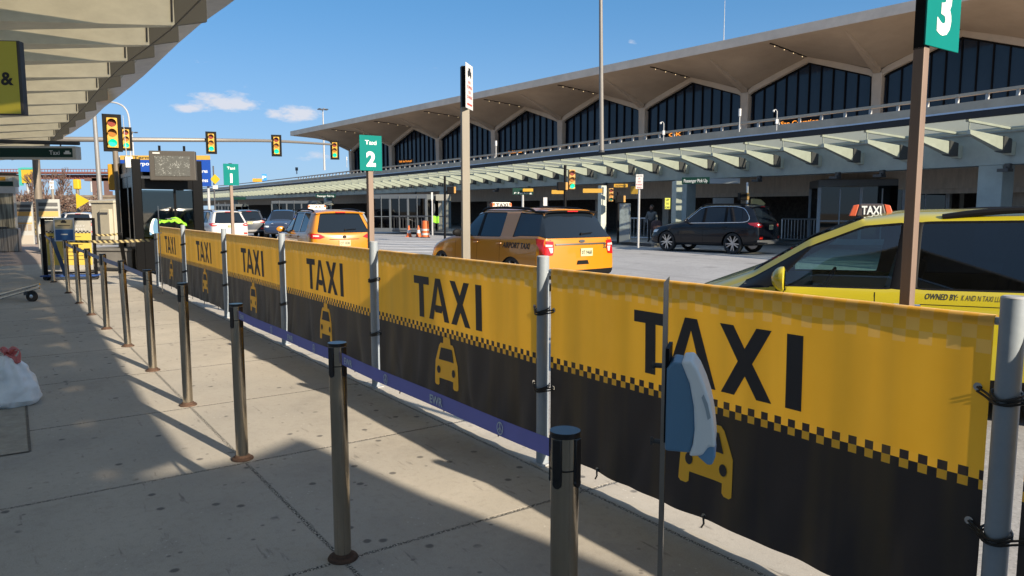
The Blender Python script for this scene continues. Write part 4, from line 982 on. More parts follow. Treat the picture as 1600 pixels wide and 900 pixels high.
def tail_details(root, bvh, L, Wd, H, belt, spx=.50, plate=None, plate_z=.84, lights='wide', lz=1.0, wiper=True, plate_y=0, badge=None, spoiler=.16, spoil_mat=None, lh=.09, lin=.30):
    h = L/2; w = Wd/2
    for s in (1, -1):
        mb = MB()
        if lights == 'wide': P = [(s*(w-.02),lz+lh),(s*(w-lin),lz+lh*.75),(s*(w-lin-.13),lz-.01),(s*(w-lin),lz-lh*.65),(s*(w-.02),lz-lh*.55)]
        elif lights == 'tall': P = [(s*(w-.02),lz+.12),(s*(w-.30),lz+.10),(s*(w-.30),lz-.06),(s*(w-.27),lz-.17),(s*(w-.02),lz-.19)]
        patch(mb, bvh, P, 'rear', 0, .012, .04)
        vw = 'left' if s > 0 else 'right'
        if lights == 'wide': P2 = [(-h+.02,lz+lh),(-h+.50,lz+lh*.85),(-h+.40,lz+.01),(-h+.10,lz-lh*.55),(-h+.02,lz-lh*.5)]
        else: P2 = [(-h+.02,lz+.12),(-h+.36,lz+.16),(-h+.30,lz+.04),(-h+.10,lz-.18),(-h+.02,lz-.19)]
        patch(mb, bvh, P2, vw, 0, .012, .04)
        mb.build('taillight', m_red, root)
        mb = MB()
        patch(mb, bvh, [(s*(w-.12),lz+.045),(s*(w-.27),lz+.035),(s*(w-.27),lz-.0),(s*(w-.12),lz-.0)], 'rear', 0, .016, .05)
        if lights == 'tall': patch(mb, bvh, [(s*(w-.18),lz-.02),(s*(w-.28),lz-.02),(s*(w-.27),lz-.12),(s*(w-.22),lz-.13)], 'rear', 0, .016, .05)
        mb.build('reflector', M('pale lens', (.75,.45,.42), .1, coat=1) , root)
    if plate:
        p = proj(bvh, (-9, plate_y, plate_z), (1,0,0), .012)
        mb = MB(); mb.box(p, (.012,.315,.16)); q = mb.build('licence_plate', m_plate, root, bevel=.003)
        mb = MB(); mb.text(plate, p+Vector((-.009,0,-.04)), (0,-1,0), (0,0,1), .078, bold=.012, width=.26); mb.build('lettering', m_ink, q)
    if wiper:
        p0 = proj(bvh, (-9, -.05, belt+.10), (1,0,0), .02); p1 = proj(bvh, (-9, -.36, belt+.12), (1,0,0), .02)
        if p0 and p1: mb = MB(); mb.tube([p0, p1], .010, 6); mb.cyl(p0+Vector((-.01,0,0)), p0+Vector((.02,0,0)), .025, n=10); mb.build('rear_wiper', m_trim, root)
    if spoiler:
        x0 = -h+spx; mb = MB()
        zt = proj(bvh, (x0, 0, 5), (0,0,-1), 0).z
        P = []
        K = 14
        for k in range(K+1):
            y = (k/K*2-1)*w*.70; e = 1-abs(k/K*2-1)**4
            P += [(x0+.05,y,zt-.015-(1-e)*.03),(x0-spoiler-.02*e,y,zt-.03-(1-e)*.03),(x0-spoiler-.01*e,y,zt-.065-(1-e)*.03),(x0+.05,y,zt-.06-(1-e)*.03)]
        F = []
        for k in range(K):
            for j_ in range(4): F.append((k*4+j_, k*4+(j_+1) % 4, (k+1)*4+(j_+1) % 4, (k+1)*4+j_))
        F += [(0,1,2,3), tuple(range(K*4, K*4+4))[::-1]]
        mb.add(P, F, 0, True); sp_ = mb.build('spoiler', spoil_mat, root)
        mb = MB(); mb.box((x0-spoiler-.018,0,zt-.048),(.02,.28,.022)); mb.build('brake_light', m_red, sp_)
def roof_sign(root, x, z, word='TAXI', w=.52, face='side', yoff=0):
    mb = MB(); mb.hexa([(x-w*.12,-w/2+yoff,z),(x+w*.12,-w/2+yoff,z),(x+w*.12,w/2+yoff,z),(x-w*.12,w/2+yoff,z),(x-w*.07,-w/2*.9+yoff,z+.14),(x+w*.07,-w/2*.9+yoff,z+.14),(x+w*.07,w/2*.9+yoff,z+.14),(x-w*.07,w/2*.9+yoff,z+.14)])
    s_ = mb.build('roof_sign', M('white roof sign', (.45,.42,.38), .4), root, bevel=.01)
    mb = MB()
    for e in (-1, 1): mb.box((x,yoff+e*w*.43,z+.07),(w*.20,w*.12,.10))
    mb.build('amber_lamp', m_orange, s_)
    mb = MB(); mb.text(word, (x-.066,yoff,z+.03),(0,-1,0),(.18,0,1),.085,bold=.03,width=w*.62); mb.text(word, (x+.066,yoff,z+.03),(0,1,0),(-.18,0,1),.085,bold=.03,width=w*.62); mb.build('lettering', m_ink, s_)
def paint(name, col, rough=.28, coat=.8, metal=0): return M(name, col, rough, metal, coat=coat, var=.03, vscale=1, spec=.35)
def place_heading(o, az): o.rotation_euler = (0, 0, R(90-az))      # local +x points to compass azimuth az

# --- orange airport cab with the large tailgate (behind the fence, centre)
P1 = paint('taxi orange paint', (.42,.165,.006))
L, Wd, H = 5.03, 2.0, 1.77
STX = suv(L, Wd, H, belt=1.13, tail=.42, hood=1.10); q_ = list(STX[9]); q_[1] -= .38; q_[2] -= .44; STX[9] = tuple(q_)
parts, bv = car_body(STX, {5,7,9,10,11}, black={6}, paint=P1, cladding=True, wglass={4}, rearcol=(0,6), arches=[(L/2-.95,.41),(-L/2+1.15,.41)])
c1 = thing('taxi_cab', 'big orange airport taxi numbered 32 with blackened rear glass, centre of the street', 'taxi', (0,0,0), 0, 'orange taxis waiting at the stand')
common_car(c1, parts, bv, L, Wd, H, .95, 1.15, P1, belt=1.13, r=.38, z_handle=1.0, wheels=True, mpaint=m_trim)
tail_details(c1, bv, L, Wd, H, 1.13, plate='0T 9468', plate_z=.86, lights='tall', lz=.99, spoil_mat=m_trim, spoiler=.30, spx=.66, plate_y=-.10)
mb = MB(); patch(mb, bv, [(.66,1.045),(-.66,1.045),(-.66,1.015),(.66,1.015)], 'rear', 0, .02, .08); mb.build('tailgate_bar', M('satin grey bar', (.10,.095,.09), .35, .6), c1)
mb = MB(); p = proj(bv, (-9,-.02,1.085),(1,0,0),.01); mb.lathe([(.02,0),(.075,0),(.075,.008),(.02,.010)], (0,0,0), 20, 0, 'X'); mb.v = [Vector((p.x-v.x, v.y*1.0, p.z+v.z*.42)) for v in mb.v]; mb.build('oval_badge', m_dark, c1)
mb = MB(); patch(mb, bv, [(.14,.70),(-.12,.70),(-.15,.62),(.17,.62)], 'rear', 0, .012, .05); mb.build('reversing_lamp', m_trim, c1)
mb = MB(); ptext(mb, bv, '32', (-.66,.93), 'rear', .095, bold=.03); ptext(mb, bv, 'T', (-.79,.93), 'rear', .08, mi=0)
ptext(mb, bv, 'AIRPORT TAXI', (-1.52,.93), 'left', .115, width=.92, bold=.03, slant=.18); mb.build('lettering', m_ink, c1)
mb = MB(); ptext(mb, bv, 'JOSEPH CAREY LLC', (.1,1.035), 'left', .030, width=.5, slant=.18); mb.build('small_lettering', M('dull red ink', (.3,.04,.03), .5), c1)
roof_sign(c1, .45, 1.75, w=.55)
c1.location = (1.44+.574*L/2*-1, 14.93+.82*L/2, -.15); place_heading(c1, -35)

# --- second orange taxi (farther, smaller tailgate glass)
L, Wd, H = 4.86, 1.92, 1.73
ST2 = suv(L, Wd, H, belt=1.06, tail=.40)
parts, bv2 = car_body(ST2, {5,7,9}, black={6}, paint=P1, cladding=True, wglass={4}, rearcol=(1,5), arches=[(L/2-.95,.41),(-L/2+1.1,.41)])
c2 = thing('taxi_cab', 'orange taxi under the teal Taxi 2 sign with curved dark rear window', 'taxi', (0,0,0), 0, 'orange taxis waiting at the stand')
common_car(c2, parts, bv2, L, Wd, H, .95, 1.1, P1, belt=1.06, r=.37, z_handle=.95)
tail_details(c2, bv2, L, Wd, H, 1.06, plate='OT 1038', plate_z=.80, lights='wide', lz=.98, spoil_mat=P1, spoiler=.12, lh=.09)
mb = MB(); p = proj(bv2, (-9,0,.97),(1,0,0),.008); mb.lathe([(.045,0),(.06,0),(.06,.008),(.045,.008)], (0,0,0), 20, 0, 'X'); mb.v = [Vector((p.x-v.x, v.y, p.z+v.z*.7)) for v in mb.v]; mb.build('round_badge', m_chrome, c2)
mb = MB(); patch(mb, bv2, [(.42,.915),(-.42,.915),(-.42,.90),(.42,.90)], 'rear', 0, .01, .08); mb.build('tailgate_crease', m_trim, c2)
roof_sign(c2, .35, 1.72, w=.55)
def put_rear_left(o, L, Wd, X, Y, az):     # rear left corner at X,Y
    d = Vector((math.sin(R(az)), math.cos(R(az)), 0)); s = Vector((d.y, -d.x, 0)); o.location = Vector((X, Y, -.15))+d*L/2+s*Wd/2; place_heading(o, az)
put_rear_left(c2, L, Wd, -5.43, 19.8, -30)

# --- dark SUV across the street, all of it in view
P3 = paint('near black blue paint', (.003,.004,.008), .25, .3)
parts, bv3 = car_body(ST2, {5,7,9}, black={6,8}, paint=P3, cladding=False, wglass={4}, rearcol=(1,5), arches=[(L/2-.95,.43),(-L/2+1.08,.43)])
c3 = thing('parked_car', 'glossy near black SUV with silver spoked wheels waiting at the far kerb', 'car')
common_car(c3, parts, bv3, L, Wd, H, .95, 1.08, P3, belt=1.06, r=.37, z_handle=.93)
tail_details(c3, bv3, L, Wd, H, 1.06, plate='K72', plate_z=.93, lights='wide', lz=1.0, spoil_mat=P3, spoiler=.12, lh=.10, lin=.26)
mb = MB(); pts = [Vector((x, Wd/2*.955*1.0, z)) for x, z in ((L/2-1.75,1.08),(L/2-2.1,1.38),(L/2-2.45,1.60),(L/2-3.2,1.645),(L/2-3.9,1.62),(L/2-4.2,1.50),(L/2-4.35,1.15),(L/2-3.5,1.085),(L/2-1.8,1.05))]
P_ = []
for p in spline(pts, 6):
    q = proj(bv3, (p.x, 9, p.z), (0,-1,0), .006)
    if q: P_.append(q)
mb.tube(P_, .011, 6); mb.build('window_chrome', m_chrome, c3)
mb = MB(); patch(mb, bv3, [(.86,.50),(-.86,.50),(-.84,.36),(.84,.36)], 'rear', 0, .012, .08); mb.build('bumper_guard', M('satin silver bumper', (.35,.34,.34), .35, .7), c3)
mb = MB(); patch(mb, bv3, [(.80,.62),(.62,.62),(.64,.54),(.82,.54)], 'rear', 0, .014, .05); patch(mb, bv3, [(-.80,.62),(-.62,.62),(-.64,.54),(-.82,.54)], 'rear', 0, .014, .05); mb.build('bumper_reflector', m_redlit, c3)
for s in (1, -1):
    mb = MB(); patch(mb, bv3, [(L/2-.03,.80),(L/2-.45,.92),(L/2-.30,.80),(L/2-.03,.70)], 'left' if s > 0 else 'right', 0, .012, .05); patch(mb, bv3, [(s*.88,.80),(s*.55,.76),(s*.55,.68),(s*.88,.70)], 'front', 0, .012, .05); mb.build('headlight', M('headlamp lens', (.6,.62,.62), .1, coat=1), c3)
wb = Vector((8.20, 28.3, -.15)); hd = -46; d = Vector((math.sin(R(hd)), math.cos(R(hd)), 0)); s = Vector((d.y, -d.x, 0))
c3.location = wb+d*(L/2-1.08)+s*(Wd/2-.02)+Vector((.22,0,0)); place_heading(c3, hd); c3.scale = (1.03,1.03,1.11)
car3 = c3
def recolour(root, old, new):
    for o in [root]+list(root.children_recursive):
        if o.type == 'MESH' and any(m_ == old for m_ in o.data.materials):
            o.data = o.data.copy()
            for i, m_ in enumerate(o.data.materials):
                if m_ == old: o.data.materials[i] = new
def put_px(o, px, Y, az, z=-.15): o.location = Vector(((px-800)/1150*Y*1.0, Y, z)); place_heading(o, az)
def other(src, old, new, px, Y, az, label, group='cars passing on the far lanes', scale=1, cat='car', name='parked_car'):
    c = dup(src); c.name = name; c['label'] = label; c['group'] = group; c['category'] = cat
    if new is not old: recolour(c, old, new)
    put_px(c, px, Y, az); c.scale = (scale,)*3; return c
PW = paint('pearl white paint', (.42,.42,.43), .3); PN = paint('navy paint', (.015,.022,.045), .25); PG = paint('graphite paint', (.035,.04,.05), .25); PB = paint('blue paint', (.03,.10,.22), .25); PS = paint('silver paint', (.26,.27,.28), .3, .6, .3)
other(car3, P3, PW, 339, 37, -38, 'white SUV beside the booth with red tail lights', scale=.97)
other(car3, P3, PG, 385, 46, -26, 'graphite SUV just right of the Taxi 1 post', scale=.97)
other(car3, P3, PN, 444, 45, 170, 'dark blue SUV behind the second orange taxi, seen from its bonnet end', scale=.97)
other(car3, P3, PS, 520, 31, -33, 'silver roofed car hidden behind the second orange taxi', scale=.98)
other(car3, P3, PW, 118, 44, -60, 'white car beyond the framed poster', scale=.9)
other(car3, P3, PW, 136, 41, -20, 'white car with round spare wheel cover next to the cabinet', scale=.9)
other(car3, P3, PB, 156, 47, -30, 'blue car partly behind the cream cabinet', scale=.9)

# --- yellow green minivan on the right
P5 = paint('taxi lemon paint', (.36,.30,.012), .3)
L, Wd, H = 5.10, 1.98, 1.76
h = L/2; w = Wd/2
VS = [(h-.05,h-.15,h-.22,.30,.70,.76,w*.72,w*.70,w*.42,0),
      (h-.22,h-.32,h-.40,.24,.82,.88,w*.90,w*.85,w*.55,.01),
      (h-.55,h-.62,h-.72,.22,.92,1.00,w*.96,w*.92,w*.62,.02),
      (h-1.02,h-1.10,h-1.14,.22,1.05,1.18,w*.985,w*.95,w*.66,.0),        # cowl
      (h-1.30,h-1.30,h-1.62,.22,1.06,1.49,w*.99,w*.955,w*.69,-.012),
      (h-1.52,h-1.48,h-2.04,.22,1.07,1.67,w*.995,w*.957,w*.72,-.005),
      (h-2.20,h-2.26,h-2.34,.22,1.075,1.70,w,w*.96,w*.735,.025),
      (h-2.36,h-2.42,h-2.46,.22,1.08,1.71,w,w*.96,w*.74,.025),
      (h-3.55,h-3.55,h-3.55,.22,1.09,1.73,w,w*.96,w*.745,.02),
      (h-3.64,h-3.64,h-3.64,.22,1.09,1.73,w,w*.96,w*.745,.02),
      (h-4.55,h-4.60,h-4.50,.24,1.11,1.70,w*.98,w*.945,w*.735,.02),
      (-h+.22,-h+.20,-h+.38,.28,1.12,1.67,w*.95,w*.92,w*.72,.02),
      (-h+.04,-h+.08,-h+.24,.34,1.06,1.60,w*.88,w*.87,w*.68,.01)]
parts, bv5 = car_body(VS, {4,5,7,9}, paint=P5, cladding=True, wglass={3,4}, black={3,6,8}, wrow=9, rearcol=(1,5))
c5 = thing('taxi_minivan', 'bright lemon yellow minivan taxi with dark rear windows, closest vehicle to the camera', 'minivan')
link('body', parts[0], c5); link('black_trim', parts[2], c5)
for m_ in split_panes(parts[1]):
    if len(m_.polygons) < 4: continue
    xs = [v.co.x for v in m_.vertices]; front = min(xs) > h-2.5
    m_.materials.clear(); m_.materials.append(m_clear if front else m_tint); link('window', m_, c5)
for x in (h-.95, -h+1.05):
    for y in (w-.13, -w+.13): wheel(c5, x, y, .35)
# interior
mb = MB(); mb.box((h-1.35,0,.96),(.55,1.6,.22)); mb.box((h-1.5,0,.80),(.4,1.7,.3)); mb.build('dashboard', M('dark dashboard', (.05,.055,.06), .6), c5)
m_seat = M('grey seat cloth', (.12,.12,.125), .85, var=.1)
for y in (.42, -.42):
    for x in (h-2.3, h-3.25, h-4.1):
        mb = MB(); mb.box((x+.2,y,.70),(.5,.5,.2)); mb.box((x-.10,y,1.02),(.14,.5,.62),rot=Matrix.Rotation(-.25,3,'Y')); mb.box((x-.2,y,1.42),(.10,.27,.20)); mb.build('seat', m_seat, c5, bevel=.04)
mb = MB(); cst = Vector((h-1.75,.42,1.04)); mb.tube([cst+Matrix.Rotation(-.45,3,'Y')@Vector((0,.18*math.cos(a*math.pi/10),.18*math.sin(a*math.pi/10))) for a in range(21)], .014, 8); mb.box(cst,(.04,.16,.06)); mb.cyl(cst, cst+Vector((.3,0,-.15)), .03); mb.build('steering_wheel', m_trim, c5)
mb = MB(); mb.box((h-1.90,0,1.50),(.03,.24,.07)); mb.build('rear_view_mirror', m_trim, c5, bevel=.01)
mb = MB(); mb.box((-h+1.2,0,.4),(4.0,1.7,.06)); mb.box((0,0,.55),(4.2,1.8,.04)); mb.build('floor_pan', m_trim, c5)
mb = MB()
for x in (h-1.42, h-2.13, h-3.6): patch(mb, bv5, [(x-.004,.38),(x+.004,.38),(x+.004,1.05),(x-.004,1.05)], 'left', 0, .002, .08)
patch(mb, bv5, [(h-2.46,.965),(-h+.5,.965),(-h+.5,.971),(h-2.46,.971)], 'left', 0, .002, .08); mb.build('door_seam', m_trim, c5)
for s_ in (1, -1):
    mb = MB(); mb.grid(lambda a, b: Vector((h-1.42+.10*math.sin(b*math.pi)*math.cos(a*2*math.pi)*(.95 if math.cos(a*2*math.pi) > 0 else .2), s_*(w+.11+.12*math.sin(b*math.pi)*math.sin(a*2*math.pi)), 1.15-.105*math.cos(b*math.pi))), 20, 12)
    mb.box((h-1.40,s_*(w-.0),1.07),(.08,.16,.05),1); mi_ = mb.build('mirror', [P5, m_trim], c5)
    mb = MB(); mb.grid(lambda a, b: Vector((h-1.442, s_*(w+.11)+.10*math.sqrt(b)*math.sin(a*2*math.pi), 1.15+.085*math.sqrt(b)*math.cos(a*2*math.pi))), 20, 3); mb.build('mirror_glass', m_chrome, mi_)
for x in (h-1.90, h-2.27):
    p = proj(bv5, (x,9,.955),(0,-1,0),0); q = proj(bv5, (x-.19,9,.955),(0,-1,0),0); mb = MB(); o_ = Vector((0,.035,0)); mb.tube([p, p+o_, q+o_, q], .015, 8); mb.build('door_handle', m_chrome, c5)
for s_ in (1, -1):
    pts = [proj(bv5, (x, s_*w*.70, 5), (0,0,-1), 0)+Vector((0,0,zz)) for x, zz in ((h-2.62,.0),(h-2.9,.035),(h-3.3,.05),(h-4.2,.05),(-h+.6,.0))]
    mb = MB(); mb.tube(spline(pts, 6), .028, 8); mb.build('roof_rail', m_trim, c5)
mb = MB(); ptext(mb, bv5, 'OWNED BY:', (h-2.61,1.012), 'left', .046, width=.23, bold=.02, slant=.2, off=.003); ptext(mb, bv5, 'K AND N TAXI LLC', (h-2.89,1.012), 'left', .044, width=.28, bold=.0, slant=.2, off=.003); mb.build('lettering', m_ink, c5)
# roof sign of the minivan (set forward on the roof, lettering to the side)
zr = proj(bv5, (h-2.12,0,5),(0,0,-1),0).z-.01; x = h-2.12
mb = MB(); mb.hexa([(x-.13,-.07,zr),(x+.13,-.07,zr),(x+.13,.07,zr),(x-.13,.07,zr),(x-.10,-.03,zr+.115),(x+.10,-.03,zr+.115),(x+.10,.03,zr+.115),(x-.10,.03,zr+.115)]); rs_ = mb.build('roof_sign', M('dark brown sign body', (.06,.045,.04), .4), c5, bevel=.012)
for e_ in (-1, 1):
    mb = MB(); P_ = [(x+e_*.131,-.065,zr),(x+e_*.19,-.06,zr),(x+e_*.19,.06,zr),(x+e_*.131,.065,zr),(x+e_*.105,-.032,zr+.11),(x+e_*.155,-.032,zr+.10),(x+e_*.155,.032,zr+.10),(x+e_*.105,.032,zr+.11)]; mb.hexa(P_)
    mb.build('amber_lamp', M('orange red sign lens', (.50,.09,.03), .35), rs_, bevel=.006)  # plain lens colour, nothing emitted
mb = MB(); mb.text('TAXI', (x,.0715,zr+.018),(-1,0,0),(0,-.348,1),.078,bold=.03,width=.165); mb.build('lettering', m_wink, rs_)
c5.location = (0,0,0)
VAN_AZ = -67; d = Vector((math.sin(R(VAN_AZ)), math.cos(R(VAN_AZ)), 0)); s = Vector((d.y, -d.x, 0))
# B pillar base on the near side sits at pixel column 1398
pb = at(1383, 438, 6.0); c5.location = Vector((pb.x, pb.y, -.15))-d*(h-2.2)+s*w; place_heading(c5, VAN_AZ)
# ================================================================== teal numbered signs on posts
def face_rot(P, dev=0): return math.atan2(P.y, P.x)-R(90)+dev      # local -y looks back at the camera position, turned by dev
def teal_sign(px, ytop, ybot, Y, ww, hh, num, label, pw, noff):
    P = at(px, ybot, Y); r = thing('taxi_sign', label, 'sign', Vector((P.x, P.y, 0)), ROTF, 'teal numbered taxi signs')
    zb = P.z
    mb = MB(); mb.box((0,0,zb/2),(pw,pw,zb)); mb.build('post', m_brown, r, bevel=.003)
    mb = MB(); mb.box((-.001,0,zb+hh/2),(pw*.98,pw*1.0,hh+.02)); mb.build('post_head', m_trim, r)
    x = pw/2+.010
    mb = MB(); mb.box((x,noff,zb+hh/2),(.008,ww,hh)); pan = mb.build('sign_panel', m_teal, r, bevel=.002)
    mb = MB(); mb.text('Taxi', (x+.0055,noff,zb+hh*.74),(0,1,0),(0,0,1),hh*.125,bold=.015,width=ww*.52)
    mb.text(str(num), (x+.0055,noff,zb+hh*.14),(0,1,0),(0,0,1),hh*.40,bold=.045); mb.build('lettering', m_wink, pan)
    return r
teal_sign(361, 257, 289.5, 13.2, .26, .375, 1, 'small teal sign reading Taxi 1 on a thin brown post', .05, .0)
teal_sign(577.5, 215, 267, 8.6, .275, .40, 2, 'teal sign reading Taxi 2 on a brown square post', .062, .0)
teal_sign(1440, 74, 74, 3.30, .30, .50, 3, 'large teal sign with the number 3 on a tall two toned brown post', .047, .105)
# tall tan post with a small no stopping sign seen edge on
P = at(728, 402, 8.6); r = thing('parking_sign', 'white no stopping sign seen at a slant on a tall square tan post', 'sign', (P.x, P.y, 0), R(16))
zt = at(728, 104, 8.6).z; zs = at(728, 168, 8.6).z
mb = MB(); mb.box((0,0,zs/2),(.088,.088,zs)); mb.build('post', m_tan, r, bevel=.003)
mb = MB(); mb.box((-.012,0,(zs+zt)/2),(.062,.086,zt-zs)); mb.build('post_head', m_trim, r)
mb = MB(); mb.box((0,0,0),(.30,.006,.50)); pan = mb.build('sign_panel', m_white, r, bevel=.02); pan.location = (.045,-.03,(zs+zt)/2); pan.rotation_euler = (0, 0, R(62))
mb = MB(); mb.box((0,-.0040,.145),(.15,.002,.05)); mb.box((0,-.0040,.185),(.08,.002,.04)); mb.cyl((-.05,-.004,.115),(-.05,-.0052,.115),.018,n=10); mb.cyl((.05,-.004,.115),(.05,-.0052,.115),.018,n=10); mb.build('pictogram', m_ink, pan)
mb = MB()
for i, w_ in enumerate(('NO', 'STOPPING', 'OR', 'STANDING')): mb.text(w_, (0,-.0045,.03-i*.055),(1,0,0),(0,0,1),.034,bold=.01,width=.06+.02*len(w_))
mb.box((0,-.0042,-.20),(.2,.002,.02)); mb.build('lettering', M('red sign ink', (.45,.05,.04), .5), pan)
# tall light pole on the deck edge
def pole_thing(name, label, cat, base, top, r0, r1, m=m_galv, group=None):
    r = thing(name, label, cat, base, 0, group); mb = MB(); b_ = Vector((0,0,0)); mb.cyl(b_, Vector(top)-Vector(base), r0, r1, 16); mb.build('pole', m, r); return r
b_ = at(940, 237, 27.0); t_ = at(938.5, -40, 27.0)
rr = pole_thing('light_pole', 'tall grey light pole rising from the upper road edge out of the frame', 'light pole', b_, t_, .085, .06, M('grey pole paint', (.16,.15,.14), .5, var=.1))
mb = MB(); mb.cyl((0,0,-.02),(0,0,.05),.11,n=16); mb.build('pole_base', m_dark, rr)
# high mast lights far away
def mast(px, ytop, ybot, Y, label, n=6):
    b_ = at(px, ybot, Y); t_ = at(px-1.5 if n == 6 else px, ytop, Y); r = thing('high_mast_light', label, 'light mast', (b_.x, b_.y, b_.z), 0, 'high mast lights on the skyline')
    H_ = t_.z-b_.z; k = Y/100; mb = MB(); mb.cyl((0,0,0),(0,0,H_),.14*k,.07*k,10); mb.build('mast', m_galv, r)
    for i in range(n):
        a = 2*math.pi*i/n; c = Vector((math.cos(a)*.55*k, math.sin(a)*.55*k, H_-.05*k)); mb = MB(); mb.tube([(0,0,H_-.1*k), c], .03*k, 5); mb.box(c+Vector((0,0,-.03)),(.32*k,.26*k,.12*k), rot=a); mb.build('lamp_head', m_dark, r)
mast(507, 170, 266, 150, 'high mast light standing beyond the left tip of the shell roof')
mast(208.5, 206, 245, 150, 'high mast light seen between the paired signals and the booth aerial')
mast(143, 277, 300, 190, 'smallest high mast light low above the red viaduct', 4)

# ================================================================== traffic signals
def signal(px, ytop, ybot, Y, label, yaw=None, lit=True, back=True, pole=None, group='traffic signals facing the camera', body=m_yel, face=True):
    P = at(px, (ytop+ybot)/2, Y); hh = (ybot-ytop)/1150*Y; r = thing('traffic_signal', label, 'traffic light', P, face_rot(P) if yaw is None else yaw, group)
    w_ = hh*.46
    if back:
        mb = MB(); mb.box((0,.04,0),(w_,.012,hh)); mb.build('backplate', M('dull black backplate', (.009,.009,.009), .8, spec=.15), r, bevel=hh*.04)
    hz = hh*.80; s = hz/3
    mb = MB(); mb.box((0,.0 if back else .0,0),(s*.98,.06 if back else .22,hz)); mb.build('housing', body, r, bevel=s*.06)
    for i, (cc, on) in enumerate(((( .20,.035,.02), 0), ((.30,.12,.015), 0), ((.02,.62,.38), 1))):
        z = hz/2-s*(i+.5); y0 = -.034 if back else -.115
        mb = MB(); mb.cyl((0,y0-.004,z),(0,y0-.012,z),s*.385,n=20)
        lm = M('green signal lens lit', (.0,.25,.12), .3, emit=(.0,.75,.33), estr=.8) if (on and lit) else M('dark lens %d' % i, cc if not on else (.01,.12,.07), .25)
        mb.build('lens', lm, r)
        mb = MB(); K = 14; V = []
        for k in range(K+1):
            a = math.pi*(-.12+1.24*k/K); V += [(math.cos(a)*s*.42, y0, z+math.sin(a)*s*.42), (math.cos(a)*s*.40, y0-s*.62*(.35+.65*max(0, math.sin(a))), z+math.sin(a)*s*.40-s*.06)]
        F = [(2*k, 2*k+2, 2*k+3, 2*k+1) for k in range(K)]; mb.add(V, F, 0, True); mb.build('visor', M('yellow visor', (.34,.19,.02), .6) , r)
    return r
signal(175.5, 179, 236, 20.5, 'largest green traffic signal at the head of the near pole', yaw=None)
signal(197, 199, 235, 31, 'smaller green traffic signal just right of the largest one')
signal(330, 206, 240, 36, 'green traffic signal on the mast arm above the booth display', group='traffic signals hung on the mast arm')
signal(432, 211, 244, 39, 'green traffic signal in the middle of the mast arm', group='traffic signals hung on the mast arm')
signal(523, 220, 249, 43, 'green traffic signal at the tip of the mast arm', group='traffic signals hung on the mast arm')
m_pole = M('weathered mast steel', (.17,.145,.12), .6, .2, var=.15, vscale=3)
B = gp(188, 392); tp = at(180, 236, 20.5)
r = thing('signal_pole', 'brown signal pole behind the cream cabinet carrying the largest signal', 'pole', (B.x, B.y, 0)); Q = at(187, 318, 20.7); B2 = Vector((Q.x, Q.y, 0))
r.location = B2; mb = MB(); mb.cyl((0,0,0), tp-B2, .085, .07, 16); mb.cyl(Vector((0,0,1.9))*.0, (0,0,.1), .16, n=16); mb.build('pole', m_pole, r)
mb = MB(); q = at(179, 277, 20.7)-B2; mb.box(q,(.24,.26,.72)); mb.build('side_signal_back', m_yel, r, bevel=.03)
Bm = at(66, 400, 33); Bm = Vector((Bm.x, Bm.y, 0)); r = thing('signal_mast', 'heavy brown mast with a long horizontal arm holding three signals', 'signal mast', Bm)
tM = at(54, 216, 33); tM2 = at(48, 120, 33)
mb = MB(); mb.cyl((0,0,0), tM2-Bm, .17, .13, 20); mb.build('pole', m_pole, r)
A = [at(54, 217.5, 33), at(175, 218, 34), at(330, 219, 36.3), at(432, 220.5, 39.3), at(523, 226, 43.3)]
mb = MB(); mb.tube([a-Bm for a in spline(A, 6)], .1, 10, radii=[.13-.07*i/24 for i in range(25)]); mb.build('arm', M('grey arm steel', (.16,.15,.14), .5, .2), r)
# street lamp with a curved wire-thin arm, and the leaning grey pole
b_ = at(203, 262, 40); r = thing('street_lamp', 'slender street lamp with a curved arm over the largest signal', 'street lamp', (b_.x, b_.y, 0))
mb = MB(); pts = [at(205, 300, 40), at(204, 240, 40), at(202, 190, 40), at(196, 170, 40), at(182, 161, 40), at(160, 159, 40), at(130, 157, 40)]; pts[0].z = 0; mb.tube([p-r.location for p in spline(pts, 5)], .045, 8); mb.build('curved_pole', m_galv, r)
mb = MB(); p = at(122, 157, 40)-r.location; mb.ball(p, .3, 0, 10, 6, (1,.5,.28)); mb.build('lamp_head', m_dark, r)
b_ = at(158, 318, 30); t_ = at(146, 160, 30); rr = pole_thing('light_pole', 'leaning grey light pole crossing the mast arm left of the signals', 'light pole', (b_.x, b_.y, b_.z-1.7), t_, .105, .075, M('light grey galvanised pole', (.2,.2,.205), .5, .2, var=.1))

# far side signals
def far_signal(px, ytop, ybot, Y, label, lit, yaw, body, back=False): return signal(px, ytop, ybot, Y, label, yaw=yaw, lit=lit, back=back, group='signals across the street', body=body)
m_sigbody = M('sun bleached orange signal body', (.42,.22,.05), .55)
far_signal(893, 262, 299, 30, 'green lit signal on a black pole before the far canopy', True, R(12), m_sigbody)
far_signal(954, 292, 317, 34, 'unlit orange bodied signal left of the parking notice', False, R(10), m_sigbody)
for (px, yt, yb, Y, lab, col_) in [(883, 258, 345, 30, 'black signal pole under the green lit signal', m_trim), (966, 300, 345, 34, 'black pole beside the information kiosk', m_trim), (695, 275, 352, 38, 'black signal pole by the striped barrel', m_trim)]:
    b_ = at(px, yb, Y); t_ = at(px, yt, Y); pole_thing('signal_post', lab, 'pole', (b_.x, b_.y, 0), (t_.x, t_.y, t_.z), .06, .06, col_, 'black signal poles across the street')
